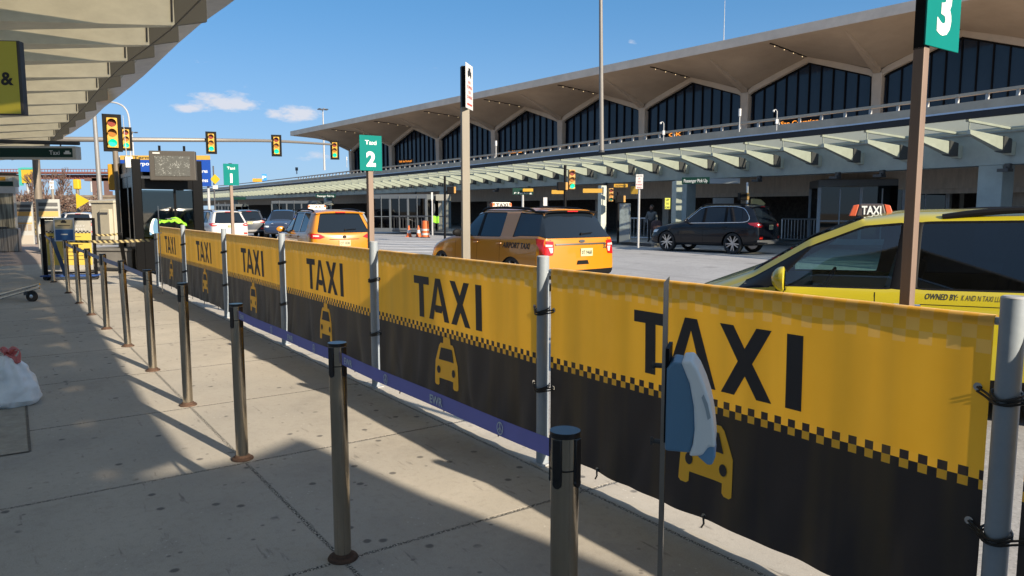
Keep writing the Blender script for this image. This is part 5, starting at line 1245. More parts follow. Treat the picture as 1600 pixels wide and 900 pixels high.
for (px, y, Y, w_, lab) in [(704, 297, 38, .6, 'side view signal box on the black pole by the barrel'), (877, 291, 30, .55, 'black signal box left of the green lit signal'), (968, 311, 34, .55, 'small pedestrian signal box with an orange edge near the kiosk'), (1160, 307, 30, .5, 'pedestrian signal box above the dark SUV')]:
    P = at(px, y, Y); r = thing('pedestrian_signal', lab, 'traffic light', P, R(5), 'pedestrian signals across the street')
    mb = MB(); mb.box((0,0,0),(w_*.62,.28,w_*.62)); mb.build('housing', m_trim, r, bevel=.03); mb = MB(); mb.box((w_*.36,0,0),(.10,.30,w_*.56)); mb.build('hood', m_sigbody, r, bevel=.02)
b_ = at(1168, 345, 30); t_ = at(1168, 285, 30); pole_thing('signal_post', 'thin steel pole above the dark SUV roof', 'pole', (b_.x, b_.y, 0), t_, .05, .05, m_alum, 'black signal poles across the street')

# ================================================================== booth with its display
bs = fp(0,0); Bc = gp(268, 424); bz = thing('booth', 'black framed glass dispatcher booth at the end of the banners', 'booth', (Bc.x, Bc.y, 0), ROTF)
BW, BD, BH = 1.70, 2.2, 2.80    # local x back along the fence (depth faces camera = +x side), y toward the road
m_bk = M('glossy black booth paint', (.0035,.0035,.004), .25, spec=.12)
x1 = 0.0
for (x, y, w_) in ((0,-.70,.20),(0,.70,.24),(-BD,-.70,.2),(-BD,.70,.2),(-1.1,-.70,.10)):
    mb = MB(); mb.box((x,y,BH/2),(.20,w_,BH)); mb.build('pillar', m_bk, bz, bevel=.01)
mb = MB(); mb.box((-BD/2,0,BH-.35),(BD-.01,1.55,.10)); mb.box((0.02,0,2.20),(.14,1.2,.26)); mb.box((-BD/2,-.70,2.45),(BD-.2,.10,.65)); mb.box((-BD/2,.70,2.45),(BD-.2,.10,.65)); mb.build('roof', m_bk, bz)
mb = MB(); mb.box((.0,.0,.42),(.08,1.18,.8)); mb.box((-BD/2,-.72,.42),(BD-.25,.06,.8)); mb.box((-BD/2,.72,.42),(BD-.25,.06,.8)); mb.box((-BD,0,.42),(.06,1.18,.8)); mb.build('lower_panel', m_bk, bz)
for nm, c, d in (('window', (0.03,-.22,1.45), (.012,.74,1.2)), ('window', (.03,.38,1.45), (.012,.42,1.2)), ('window', (-BD,0,1.45), (.012,1.2,1.2)), ('window', (-1.65,-.70,1.45), (.9,.012,1.2)), ('window', (-.6,-.70,1.45), (.9,.012,1.2)), ('window', (-BD/2,.70,1.45), (1.9,.012,1.2))):
    mb = MB(); mb.box(c, d); mb.build(nm, glassmix('dark booth glass', (.20,.25,.25), .07) if 'dark booth glass' not in MATS else MATS['dark booth glass'], bz)
mb = MB(); mb.box((.04,.155,1.45),(.05,.05,1.3)); mb.build('mullion', m_bk, bz)
mb = MB(); mb.box((-.7,0,1.0),(.5,1.1,.05)); mb.box((-1.5,.3,.6),(.5,.5,1.0)); mb.build('inner_counter', m_dark, bz)
mb = MB(); mb.cyl((-.1,-.86,2.62),(-.1,-.90,3.85),.014,.006,8,1); mb.box((-.02,-.84,2.72),(.16,.16,.26)); mb.build('aerial_box', [m_white, m_galv], bz, bevel=.008)
D_ = thing('display_board', 'grey framed information display with scattered white dots mounted over the booth', 'display', fp(0,0)); 
Dc = at(270, 259, 18.2); D_.location = Dc; D_.rotation_euler = (0, 0, R(14)); w_, h_ = 66/1150*18.2, 45/1150*18.2
mb = MB(); mb.box((0,.06,0),(w_,.20,h_)); mb.build('case', M('taupe display case', (.06,.055,.05), .6, spec=.3), D_, bevel=.02)
m_disp, t, b = node_mat('matrix display'); S = Sh(t); oc = S.n('ShaderNodeTexCoord').outputs['Object']
nz = S.noise(oc, 9, 8, .8); nz2 = S.noise(oc, 34, 3, .7); mk = S.math('MULTIPLY', S.ramp(nz, .50, .60), S.ramp(nz2, .50, .56))
t.links.new(S.mix(mk, (.085,.087,.083), (.28,.29,.28)), b.inputs['Base Color']); b.inputs['Roughness'].default_value = .25
mb = MB(); mb.box((0,-.045,-.01),(w_*.76,.012,h_*.68)); mb.build('screen', m_disp, D_)
mb = MB(); mb.box((-w_*.34,-.044,h_*.42),(.16,.006,.035)); mb.build('maker_plate', m_white, D_)
for x in (-.3, .26):
    mb = MB(); mb.box((x,.08,h_/2+.05),(.05,.05,.16)); mb.build('lifting_lug', m_trim, D_)
v_ = at(264, 350, 15.2); r = thing('safety_vest', 'crumpled lime green safety vest lying on the fence end by the booth', 'vest', v_, ROTF)
rg = random.Random(3); mb = MB(); mb.grid(lambda a, b: Vector((.0+.22*(b-.5)+.02*math.sin(a*17), (a-.5)*.62+.02*math.sin(b*9), .10*math.sin(b*math.pi)*(.6+.4*math.sin(a*9+1)) + .08*math.sin(a*math.pi)+.018*math.sin(a*30+b*20)-.03)), 40, 24); mb.build('vest_cloth', m_lime, r)
mb = MB(); mb.box((.0,.04,.105),(.10,.20,.03), rot=.2); mb.build('grey_patch', m_dark, r, bevel=.012)

# ================================================================== near dispenser and far dispenser
def dispenser(loc, rz, label, tall, s=1.0, pole_y=0):
    r = thing('sanitiser_dispenser', label, 'dispenser', loc, rz, 'hand sanitiser dispensers on thin poles')
    mb = MB(); mb.box((0,0,tall/2),(.011,.016,tall)); mb.hexa([(-.0055,-.008,tall),(.0055,-.008,tall),(.0055,.008,tall),(-.0055,.008,tall),(-.0055,-.008,tall+.003),(.0055,-.008,tall+.016),(.0055,.008,tall+.016),(-.0055,.008,tall+.003)]); mb.build('flat_pole', M('mirror steel strip', (.38,.36,.34), .22, 1, var=.3, vscale=5, stretch=(1,1,.3)), r)
    mb = MB(); mb.cyl((0,0,.0),(0,0,.015),.16,n=28); mb.build('base_disc', m_dark, r)
    # side profile in x (forward) and z
    z0, z1 = tall-.365, tall-.16
    za = tall-.30
    back = [(.008,z0+.0),(.008,z0+.185),(.020,z0+.2),(.044,z0+.197),(.060,z0+.15),(.070,z0+.10),(.072,z0+.05),(.064,z0)]
    shell_ = [(.038,z0+.203),(.062,z0+.206),(.076,z0+.186),(.090,z0+.155),(.101,z0+.122),(.109,z0+.085),(.114,z0+.045),(.116,z0+.018),(.102,z0+.020),(.088,z0-.002),(.060,z0-.006),(.068,z0+.02),(.071,z0+.055),(.068,z0+.105),(.058,z0+.155)]
    lever = [(.083,z0+.018),(.113,z0+.020),(.116,z0-.004),(.110,z0-.022),(.100,z0-.024),(.088,z0-.014),(.078,z0-.006)]
    W_ = .112
    mb = MB(); mb.prism(back, (0,-W_*.44,0),(1,0,0),(0,0,1),(0,W_*.88,0)); mb.build('blue_housing', M('blue grey plastic housing', (.10,.22,.36), .35), r, bevel=.006)
    mb = MB(); mb.prism(shell_, (0,-W_/2,0),(1,0,0),(0,0,1),(0,W_,0)); mb.build('white_shell', M('white plastic shell', (.74,.79,.82), .3), r, bevel=.009, seg=4)
    mb = MB(); mb.prism([(.088,z0+.135),(.097,z0+.115),(.104,z0+.085),(.098,z0+.08),(.092,z0+.105),(.084,z0+.128)], (0,-W_/2-.0015,0),(1,0,0),(0,0,1),(0,.002,0)); mb.build('sight_window', M('pale grey window', (.35,.42,.48), .2), r)
    mb = MB(); mb.prism(lever, (0,-W_*.42,0),(1,0,0),(0,0,1),(0,W_*.84,0)); mb.build('push_lever', M('mid blue plastic', (.14,.30,.50), .35), r, bevel=.004)
    mb = MB(); mb.box((.009,0,(z0+z1)/2+.02),(.008,W_*.8,.21)); mb.build('back_plate', m_trim, r)
    for zz in (z0+.005, z0+.18):
        mb = MB(); mb.cyl((-.028,0,zz),(.01,0,zz),.006,n=8); mb.cyl((-.028,0,zz),(-.022,0,zz),.010,n=6); mb.build('bolt', m_dark, r)
    return r
dp_ = at(1040, 546, 1.62); ZD = dp_.z+.13
sd_ = dispenser(Vector((at(1038, 600, 1.62).x, 1.62, 0)), R(-17), 'blue and white hand sanitiser dispenser close to the camera in front of the banner', 1.425)
fd_ = dup(sd_); f_ = gp(240, 470); fd_.location = Vector((at(250, 380, 13.8).x, 13.8, -.30)); fd_.rotation_euler = (0, 0, R(195)); fd_.scale = (1.5, 1.5, 1.0); fd_['label'] = 'white hand sanitiser dispenser at the far booth end of the fence'
fd_.scale = (1.35,1.35,1.35)

# ================================================================== small sign on a stanchion, framed poster, tapes
sp9 = SP[9]; r = thing('small_sign', 'small framed cream and blue sign clipped on a stanchion head', 'sign', Vector((sp9.x, sp9.y, 1.0)), R(8))
k = 12.0/1150
mb = MB(); mb.box((0,0,.20),(.36,.02,.44)); mb.build('frame', m_alum, r, bevel=.004)
mb = MB(); mb.box((0,-.012,.30),(.31,.004,.17)); mb.build('cream_panel', M('cream paper', (.40,.36,.24), .6), r)
mb = MB(); mb.box((0,-.012,.10),(.31,.004,.20)); mb.build('blue_panel', M('blue paper', (.02,.09,.26), .5), r)
mb = MB(); mb.box((0,-.015,.34),(.10,.002,.035)); mb.box((0,-.015,.365),(.06,.002,.025)); mb.box((0,-.015,.275),(.22,.002,.012)); mb.build('pictogram', m_ink, r)
mb = MB(); mb.box((0,-.015,.11),(.12,.002,.02)); mb.build('lettering', m_wink, r)
Pb = gp(112, 437); r = thing('framed_poster', 'tall framed taxi fare poster in yellow and white behind the stanchions', 'poster stand', (Pb.x, Pb.y, 0), R(10))
hP = 1.38; wP = 1.04
mb = MB(); mb.box((-wP/2,0,hP/2),(.07,.06,hP)); mb.box((wP/2,0,hP/2),(.05,.06,hP)); mb.box((0,0,hP-.02),(wP,.06,.05)); mb.box((0,0,.16),(wP,.06,.04)); mb.build('frame', m_trim, r)
mb = MB(); mb.box((0,.0,hP*.56),(wP-.1,.02,hP*.80)); mb.build('poster', M('poster grey top', (.30,.29,.26), .5, var=.2, vscale=3), r)
mb = MB(); mb.box((.0,-.013,hP*.50),(wP-.12,.004,hP*.52)); mb.build('yellow_field', M('poster yellow', (.46,.34,.06), .5, var=.08), r)
mb = MB()
for i, ln in enumerate(('NEW JERSEY', 'TAXI RATES')): mb.text(ln, (.1,-.016,hP*.86-i*.075),(1,0,0),(0,0,1),.045,width=.5)
mb.build('poster_title', m_white, r)
mb = MB()
rg = random.Random(4)
for i in range(7): mb.box((.08,-.017,hP*.70-i*.085),(.28+.3*rg.random(),.002,.012))
for i in range(24):
    for j_ in range(2):
        if (i+j_) % 2: mb.box((-wP/2+.08+i*.038,-.017,hP*.765+j_*.03),(.038,.002,.03))
mb.build('poster_text', m_ink, r)
mb = MB(); mb.box((0,0,.10),(wP*1.1,.35,.03)); mb.build('tray', M('blue tray', (.02,.06,.22), .5), r); 
for x in (-.5, .5):
    mb = MB(); mb.cyl((x,-.1,.0),(x,.1,.0),.05,n=12); mb.v = [v+Vector((0,0,.05)) for v in mb.v]; mb.build('castor', m_tyre, r)
m_tape, t, b = node_mat('striped caution tape'); S = Sh(t); oc = S.n('ShaderNodeTexCoord').outputs['Object']; sx = S.n('ShaderNodeSeparateXYZ'); t.links.new(oc, sx.inputs[0])
kk = S.math('GREATER_THAN', S.math('MODULO', S.math('ADD', S.math('MULTIPLY', S.math('ADD', sx.outputs[0], sx.outputs[2]), 9), 500), 1), .5); t.links.new(S.mix(kk, (.07,.05,.03), (.48,.40,.20)), b.inputs['Base Color'])
def tape(x0, y0, x1, y1, Y0, Y1, hw, label, mm=m_tape):
    a = at(x0, y0, Y0); b2 = at(x1, y1, Y1); r = thing('caution_tape', label, 'tape', a, 0, 'striped tapes across the lane'); d = b2-a
    mb = MB(); mb.grid(lambda u, v: d*u+Vector((0,0,(v-.5)*hw-.02*math.sin(u*math.pi))), 20, 1); mb.grid(lambda u, v: d*u+Vector((0,.004,(v-.5)*hw-.02*math.sin(u*math.pi))), 20, 1); mb.build('tape_strip', mm, r); return r
tape(108, 377, 236, 375, 14.2, 14.0, .052, 'yellow and black striped tape running to the far dispenser')
tape(148, 367, 188, 365, 17.5, 17.5, .05, 'shorter striped tape behind the framed poster')
tape(70, 368, 84, 376, 15.9, 15.3, .05, 'short dark belt between the two rearmost stanchions', m_belt2)
a = at(82, 372, 15.0); r = thing('hanging_belt', 'dark blue belt hanging slack down from the rear stanchion', 'belt', a); d = at(103, 432, 14.6)-a
mb = MB(); mb.grid(lambda u, v: d*u+Vector(((v-.5)*.09, 0, -.02*math.sin(u*6))), 16, 1); mb.build('belt_webbing', M('dark blue webbing', (.02,.05,.11), .6), r)
pA, pB = at(187, 365, 17.2), gp(197, 424); r = thing('leaning_post', 'thin black post leaning in front of the concrete block', 'post', pB); mb = MB(); mb.cyl((0,0,0), pA-pB, .045, n=12); mb.cyl((0,0,0),(0,0,.03),.16,n=18); mb.build('tube', m_trim, r)
# cream cabinet, grey block
C_ = gp(172, 402); r = thing('utility_cabinet', 'cream painted steel utility cabinet with sloped lid left of the booth', 'cabinet', (C_.x, C_.y+.4, 0), ROTF+R(35))
Yc = C_.y+.4; kk = Yc/1150; wC = 46*kk; hC = at(172, 316, Yc).z
m_cab = M('cream cabinet paint', (.37,.34,.27), .5, var=.08)
mb = MB(); mb.box((0,0,hC/2+.2),(wC,wC*.9,hC-.42)); mb.build('cabinet_body', m_cab, r, bevel=.02)
mb = MB(); mb.hexa([(-wC*.54,-wC*.5,hC-.02),(wC*.54,-wC*.5,hC-.02),(wC*.54,wC*.5,hC-.02),(-wC*.54,wC*.5,hC-.02),(-wC*.52,-wC*.48,hC+.05),(wC*.52,-wC*.48,hC+.05),(wC*.52,wC*.48,hC+.12),(-wC*.52,wC*.48,hC+.12)]); mb.build('cabinet_lid', m_cab, r)
mb = MB(); mb.box((wC*.22,-wC*.5,hC*.60),(wC*.42,.16,hC*.55)); mb.build('meter_box', m_cab, r, bevel=.015)
mb = MB(); mb.box((wC*.22,-wC*.5-.09,hC*.80),(.3,.02,.06)); mb.build('handle', m_dark, r)
G_ = gp(176, 424); r = tag(MB().box((0,0,.26),(1.15,.8,.52)).box((0,0,.55),(1.25,.9,.07)).build('concrete_block', M('dark grey block', (.12,.115,.11), .8, var=.15), bevel=.02), 'dark grey plinth block in front of the cream cabinet', 'block'); r.location = (G_.x, G_.y+.4, 0); r.rotation_euler = (0,0,R(-5))
# ticket machines
def machine(px, ytop, ybot, wpx, label):
    P = gp(px, ybot); Y = P.y; k = Y/1150; hh = at(px, ytop, Y).z; w_ = wpx*k*1.0
    r = thing('ticket_machine', label, 'ticket machine', (P.x, P.y+.3, 0), R(30), 'ticket machines on the left pavement')
    mb = MB(); mb.box((0,.25,hh/2),(w_,.5,hh)); mb.build('case', M('silver machine case', (.30,.31,.31), .4, .3, var=.1), r, bevel=.02)
    mb = MB(); mb.box((0,-.008,hh*.80),(w_*.8,.016,hh*.045)); mb.box((0,-.008,hh*.90),(w_*.8,.016,hh*.07)); mb.build('header', m_dark, r)
    mb = MB(); mb.box((0,-.008,hh*.72),(w_*.82,.016,hh*.10)); mb.box((0,-.008,hh*.50),(w_*.82,.016,hh*.03)); mb.build('orange_band', M('orange machine band', (.42,.25,.07), .5), r)
    mb = MB(); mb.box((0,-.006,hh*.60),(w_*.8,.012,hh*.13)); mb.build('map_panel', M('pale map panel', (.36,.37,.36), .4, var=.3, vscale=20), r)
    for i in range(3):
        mb = MB(); mb.box(((i-1)*w_*.26,-.008,hh*.40),(w_*.2,.016,hh*.14)); mb.build('button_panel', M('grey button panel', (.22,.18,.14), .5), r)
    mb = MB(); mb.box((0,-.01,hh*.12),(w_*.86,.02,hh*.2)); mb.build('lower_door', M('taupe door', (.26,.24,.21), .6), r)
machine(72, 311, 394, 32, 'silver ticket machine with orange bands in front of the heavy mast'); machine(34, 315, 383, 24, 'silver ticket machine with orange bands left of the heavy mast')
# shelter and steel bin at the left edge
P = gp(8, 394); r = thing('glass_shelter', 'pale curtained glass shelter cut by the left frame edge', 'shelter', (P.x-.6, P.y+1.0, 0), R(30)); Y = P.y+.8; hs = at(8, 296, Y).z
mb = MB(); mb.box((-1.2,0,hs),(3.3,1.6,.30)); mb.build('roof_band', m_white, r); mb = MB(); mb.box((.4,-.72,hs/2),(.08,.08,hs)); mb.box((-1.2,-.72,hs/2),(.08,.08,hs)); mb.box((-2.7,-.72,hs/2),(.08,.08,hs)); mb.box((-1.2,-.72,.75),(3.2,.06,.08)); mb.build('frame', m_alum, r)
m_curt, t, b = node_mat('streaked shelter glass'); S = Sh(t); oc = S.n('ShaderNodeTexCoord').outputs['Object']; mpp = S.n('ShaderNodeMapping'); mpp.inputs['Scale'].default_value = (6,6,.3); t.links.new(oc, mpp.inputs[0]); t.links.new(S.mix(S.ramp(S.noise(mpp.outputs[0], 3, 5), .4, .62), (.07,.07,.06), (.33,.33,.28)), b.inputs['Base Color']); b.inputs['Roughness'].default_value = .3
mb = MB(); mb.box((-1.2,-.70,hs/2+.35),(3.1,.02,hs-.9)); mb.build('curtained_glass', m_curt, r)
P = gp(16, 394); r = thing('litter_bin', 'brushed steel waste bin before the glass shelter', 'bin', (P.x-.25, P.y+.3, 0), R(25)); hb = at(14, 357, P.y).z
m_bin, t, b = node_mat('streaked steel'); S = Sh(t); oc = S.n('ShaderNodeTexCoord').outputs['Object']; mpp = S.n('ShaderNodeMapping'); mpp.inputs['Scale'].default_value = (9,9,.2); t.links.new(oc, mpp.inputs[0]); t.links.new(S.mix(S.ramp(S.noise(mpp.outputs[0], 2, 5), .35, .62), (.07,.065,.06), (.33,.31,.29)), b.inputs['Base Color']); b.inputs['Roughness'].default_value = .35; b.inputs['Metallic'].default_value = .6
mb = MB(); mb.box((0,0,hb/2-.0),(.75,.55,hb)); mb.build('bin_body', m_bin, r, bevel=.03); mb = MB(); mb.box((-.18,-.05,hb+.03),(.4,.35,.05)); mb.build('bin_lid', m_dark, r, bevel=.01)
# hanging signs
def hang_sign(x0, y0, x1, y1, Y, label, dev, col_=m_green):
    a = at(x0, (y0+y1)/2, Y); b2 = at(x1, (y0+y1)/2, Y); w_ = (b2-a).length; hh = (y1-y0)/1150*Y; c = (a+b2)/2
    r = thing('hanging_sign', label, 'sign', c, dev); return r, w_, hh
r, w_, hh = hang_sign(-60, 229, 121, 249, 13.0, 'long green hanging sign reading Taxi at the left under the canopy', R(2))
mb = MB(); mb.box((0,0,0),(w_,.18,hh)); mb.build('case', M('pale sign case', (.45,.44,.40), .5), r, bevel=.01)
mb = MB(); mb.box((-.02,-.091,0),(w_-.07,.006,hh-.07)); mb.build('green_face', m_green, r)
mb = MB(); mb.text('Taxi', (w_/2-.36,-.0955,-.035),(1,0,0),(0,0,1),.075,bold=.01); mb.box((w_/2-.14,-.096,-.01),(.12,.004,.03)); mb.box((w_/2-.14,-.096,.018),(.07,.004,.03)); mb.build('lettering', m_wink, r)
mb = MB(); mb.cyl((-w_/2,0,hh/2+.10),(w_/2+.02,.0,hh/2+.055),.035,n=10); mb.cyl((w_/2-.3,0,hh/2),(w_/2-.3,0,hh/2+.08),.012,n=6); mb.build('hanger_pipe', m_dark, r)
r, w_, hh = hang_sign(-45, 275, 25, 292, 18.0, 'smaller green hanging sign with yellow squares over the glass shelter', R(2))
mb = MB(); mb.box((0,0,0),(w_,.18,hh)); mb.build('case', M('pale sign case', (.45,.44,.40), .5), r); mb = MB(); mb.box((0,-.092,-hh*.22),(w_-.06,.006,hh*.42)); mb.build('green_face', m_green, r)
mb = MB(); mb.box((w_*.12,-.092,hh*.22),(.42,.006,hh*.34)); mb.build('yellow_face', m_yel, r); mb = MB(); mb.lathe([(.05,0),(.05,-.006)],(w_*.42,-.092,hh*.22),14,0,'Y'); mb.build('white_dot', m_wink, r)
mb = MB(); mb.cyl((-w_/2,0,hh/2+.07),(w_/2,0,hh/2+.05),.03,n=8); mb.build('hanger_pipe', m_dark, r)
a = at(-70, 122, 6.0); b2 = at(34, 122, 6.0); r = thing('hanging_sign', 'yellow overhead sign showing an ampersand, cut by the frame edge', 'sign', (a+b2)/2, R(6)); w_ = (b2-a).length
mb = MB(); mb.box((0,0,0),(w_,.07,.575)); mb.build('case', m_dark, r, bevel=.004); mb = MB(); mb.box((-.006,-.036,0),(w_-.03,.006,.56)); mb.build('yellow_face', M('yellow sign vinyl', (.55,.50,.05), .45), r)
mb = MB(); mb.text('&', (w_/2-.105,-.041,-.055),(1,0,0),(0,0,1),.10,bold=.03); mb.build('lettering', m_ink, r)
# trash bag
P = gp(12, 636); r = thing('trash_bag', 'tied translucent white trash bag with red drawstring on the pavement', 'trash bag', (P.x-.03, P.y+.10, 0), 0)
m_bag = M('white plastic film', (.80,.82,.84), .28, spec=.6, var=.12, vscale=6, bump=.8, bscale=9)
rg = random.Random(5)
from mathutils import noise as nz_
def bagp(u, v):
    th = u*2*math.pi; ph = v; z = .40*(1-(1-ph)**1.25 if ph < .8 else 1-(.2)**1.25+(ph-.8)*.9); rr = .225*math.sin(min(1, ph*1.12+.05)*math.pi*.97)**.62 if ph < .8 else .225*(.50*(1-(ph-.8)/.2*.85))
    rr = .235*((1-ph)**.52)*min(1, (ph+.10)/.22)**.5+.010
    p = Vector((math.cos(th)*rr*.95, math.sin(th)*rr*.9, .41*ph)); n_ = nz_.noise(p*8+Vector((3,1,2)))*.040+nz_.noise(p*17)*.012+.010*math.sin(th*11+ph*3)*ph
    return p+Vector((math.cos(th), math.sin(th), 0))*n_
mb = MB(); mb.grid(bagp, 72, 44); mb.build('bag_film', m_bag, r)
mb = MB()
for s_ in (-1, 1): mb.tube(spline([(0,0,.40),(.04*s_,.0,.46),(.075*s_+.03,-.02,.44),(.09,-.03,.37),(.05,-.03,.36)], 5), .018, 8, radii=[.014+.010*math.sin(i*.5) for i in range(21)])
mb.grid(lambda a, b: Vector((.02+.05*math.cos(a*6.28)*b, .05*math.sin(a*6.28)*b, .425+.02*math.sin(a*19)*b)), 20, 4); mb.build('red_drawstring', M('pink red plastic tie', (.55,.14,.13), .35), r)
ca, cb = gp(40, 622), gp(47, 706); dv = (cb-ca); dl = dv.length; sv = Vector((-dv.y, dv.x, 0)).normalized(); sv = sv if sv.x < 0 else -sv
r = thing('utility_cover', 'small worn concrete cover slab with dark edges under the trash bag', 'cover', ca)
m_edge = M('dark grimy slab edge', (.13,.115,.095), .9, var=.5, vscale=25)
mb = MB(); mb.add([(0,0,.003),tuple(dv+Vector((0,0,.003))),tuple(dv+sv*.7+Vector((0,0,.003))),tuple(sv*.7+Vector((0,0,.003)))], [(0,1,2,3)]); mb.build('cover_slab', M('worn cover concrete', (.33,.30,.25), .9, var=.25, vscale=9, bump=.4), r)
mb = MB(); e1 = dv.normalized()
for p0, p1 in ((Vector(), dv), (Vector(), sv*.7), (dv, dv+sv*.7)):
    ww_ = Vector((-(p1-p0).y, (p1-p0).x, 0)).normalized()*.008; mb.add([p0-ww_+Vector((0,0,.006)), p1-ww_+Vector((0,0,.006)), p1+ww_+Vector((0,0,.006)), p0+ww_+Vector((0,0,.006))], [(0,1,2,3)])
mb.build('edge_gap', m_edge, r)
# luggage cart entering at the left edge
P = gp(50, 471); Y = P.y; r = thing('luggage_cart', 'chrome framed luggage cart nose with black castor at the left frame edge', 'cart', (P.x, P.y, 0), 0); k = Y/1150
def L3(x, y, dy=0): q = at(x, y, Y+dy); return q-Vector((P.x, P.y, 0))
mb = MB()
for dy in (0, .42):
    mb.tube([L3(62,444,dy), L3(40,450,dy), L3(-60,477,dy)], .020, 8); mb.tube([L3(62,450,dy), L3(38,456,dy), L3(-60,484,dy)], .016, 8)
mb.tube([L3(60,446,0), L3(60,446,.42)], .016, 8); mb.tube([L3(36,450,0), L3(36,450,.42)], .012, 8); mb.tube([L3(10,458,0), L3(10,458,.42)], .012, 8); mb.build('frame', m_chrome, r)
for dy in (.0, .16):
    q = L3(50,463,dy); mb = MB(); mb.lathe([(.05,-.022),(.092,-.022),(.097,-.014),(.097,.014),(.092,.022),(.05,.022)], q, 28, 0, 'Y'); mb.lathe([(.012,-.024),(.05,-.020),(.05,.020),(.012,.024)], q, 20, 1, 'Y'); mb.build('castor', [m_tyre, m_rim], r); 
mb = MB(); mb.box(L3(46,458,.08),(.06,.22,.05)); mb.build('castor_fork', m_dark, r)

# ================================================================== things across the street
def barrel(px, ybot, Y):
    P = at(px, ybot, Y); r = thing('traffic_barrel', 'orange and white striped traffic barrel at the crossing', 'barrel', (P.x, P.y, -.15))
    pr_ = [(.27,0),(.27,.06),(.235,.07),(.235,.30),(.225,.31),(.225,.33),(.222,.55),(.212,.56),(.208,.80),(.20,.81),(.19,1.0),(.10,1.02)]
    mb = MB(); mb.lathe(pr_, n=28); mb.build('drum', m_orange, r)
    for z0, z1, ra in ((.16,.28,.238),(.42,.53,.227),):
        mb = MB(); mb.lathe([(ra,z0),(ra,z1)], n=28); mb.build('band', m_refl, r)
    mb = MB(); mb.cyl((0,0,0),(0,0,.05),.30,n=24); mb.build('rubber_base', m_tyre, r)
Yb = 1.74*1150/(371-326); barrel(664.5, 371, Yb)
cn = thing('traffic_cone', 'left orange cone with white collar, standing apart from the barrel', 'cone', (0,0,-.15), 0, 'orange cones by the barrel')
mb = MB(); mb.lathe([(.19,.03),(.175,.035),(.14,.16)], n=24); mb.lathe([(.085,.44),(.03,.70),(.02,.71)], n=24); mb.box((0,0,.015),(.42,.42,.03)); mb.lathe([(.14,.16),(.125,.24)], n=24); mb.build('cone_body', m_orange, cn)
mb = MB(); mb.lathe([(.126,.24),(.086,.44)], n=24); mb.build('white_collar', m_refl, cn)
Yk = Yb+1.0; cn.location = (at(639, 369, Yk).x, Yk, -.15); c = dup(cn, loc=(at(654, 369, Yk).x, Yk, -.15), label='right orange cone partly behind the barrel')
def railing(pts, label, m=m_alum, H_=1.1, pick=.16, tall=False, name='railing'):
    o0 = Vector((pts[0][0], pts[0][1], 0)); r = thing(name, label, 'railing', o0, 0, 'pedestrian railings across the street')
    mb = MB(); mb2 = MB()
    for (a, b2) in zip(pts[:-1], pts[1:]):
        a = Vector((*a, 0))-o0; b2 = Vector((*b2, 0))-o0; d = b2-a; L_ = d.length; mb.cyl(a+Vector((0,0,H_)), b2+Vector((0,0,H_)), .035, n=8); mb.cyl(a+Vector((0,0,.12)), b2+Vector((0,0,.12)), .03, n=8)
        n_ = int(L_/pick)
        for i in range(n_+1): p = a+d*(i/n_); mb2.cyl(p+Vector((0,0,.12)), p+Vector((0,0,H_)), .016 if i % 10 else .035, n=6)
    mb.build('rail', m, r); mb2.build('baluster_pattern', m, r)
pa, pb_ = at(1221, 376, 36), at(1282, 374, 34.5); railing([(pa.x, pa.y), (pb_.x, pb_.y)], 'white steel railing right of the dark SUV')
pa, pb_ = at(985, 370, 38), at(1022, 371, 37.5); railing([(pa.x, pa.y), (pb_.x, pb_.y)], 'white railing behind the standing person')
pa, pb_ = at(580, 352, 52), at(700, 358, 47); railing([(pa.x, pa.y), (pb_.x, pb_.y)], 'dark railing in front of the middle glass entrance', m=m_dark, pick=.3)
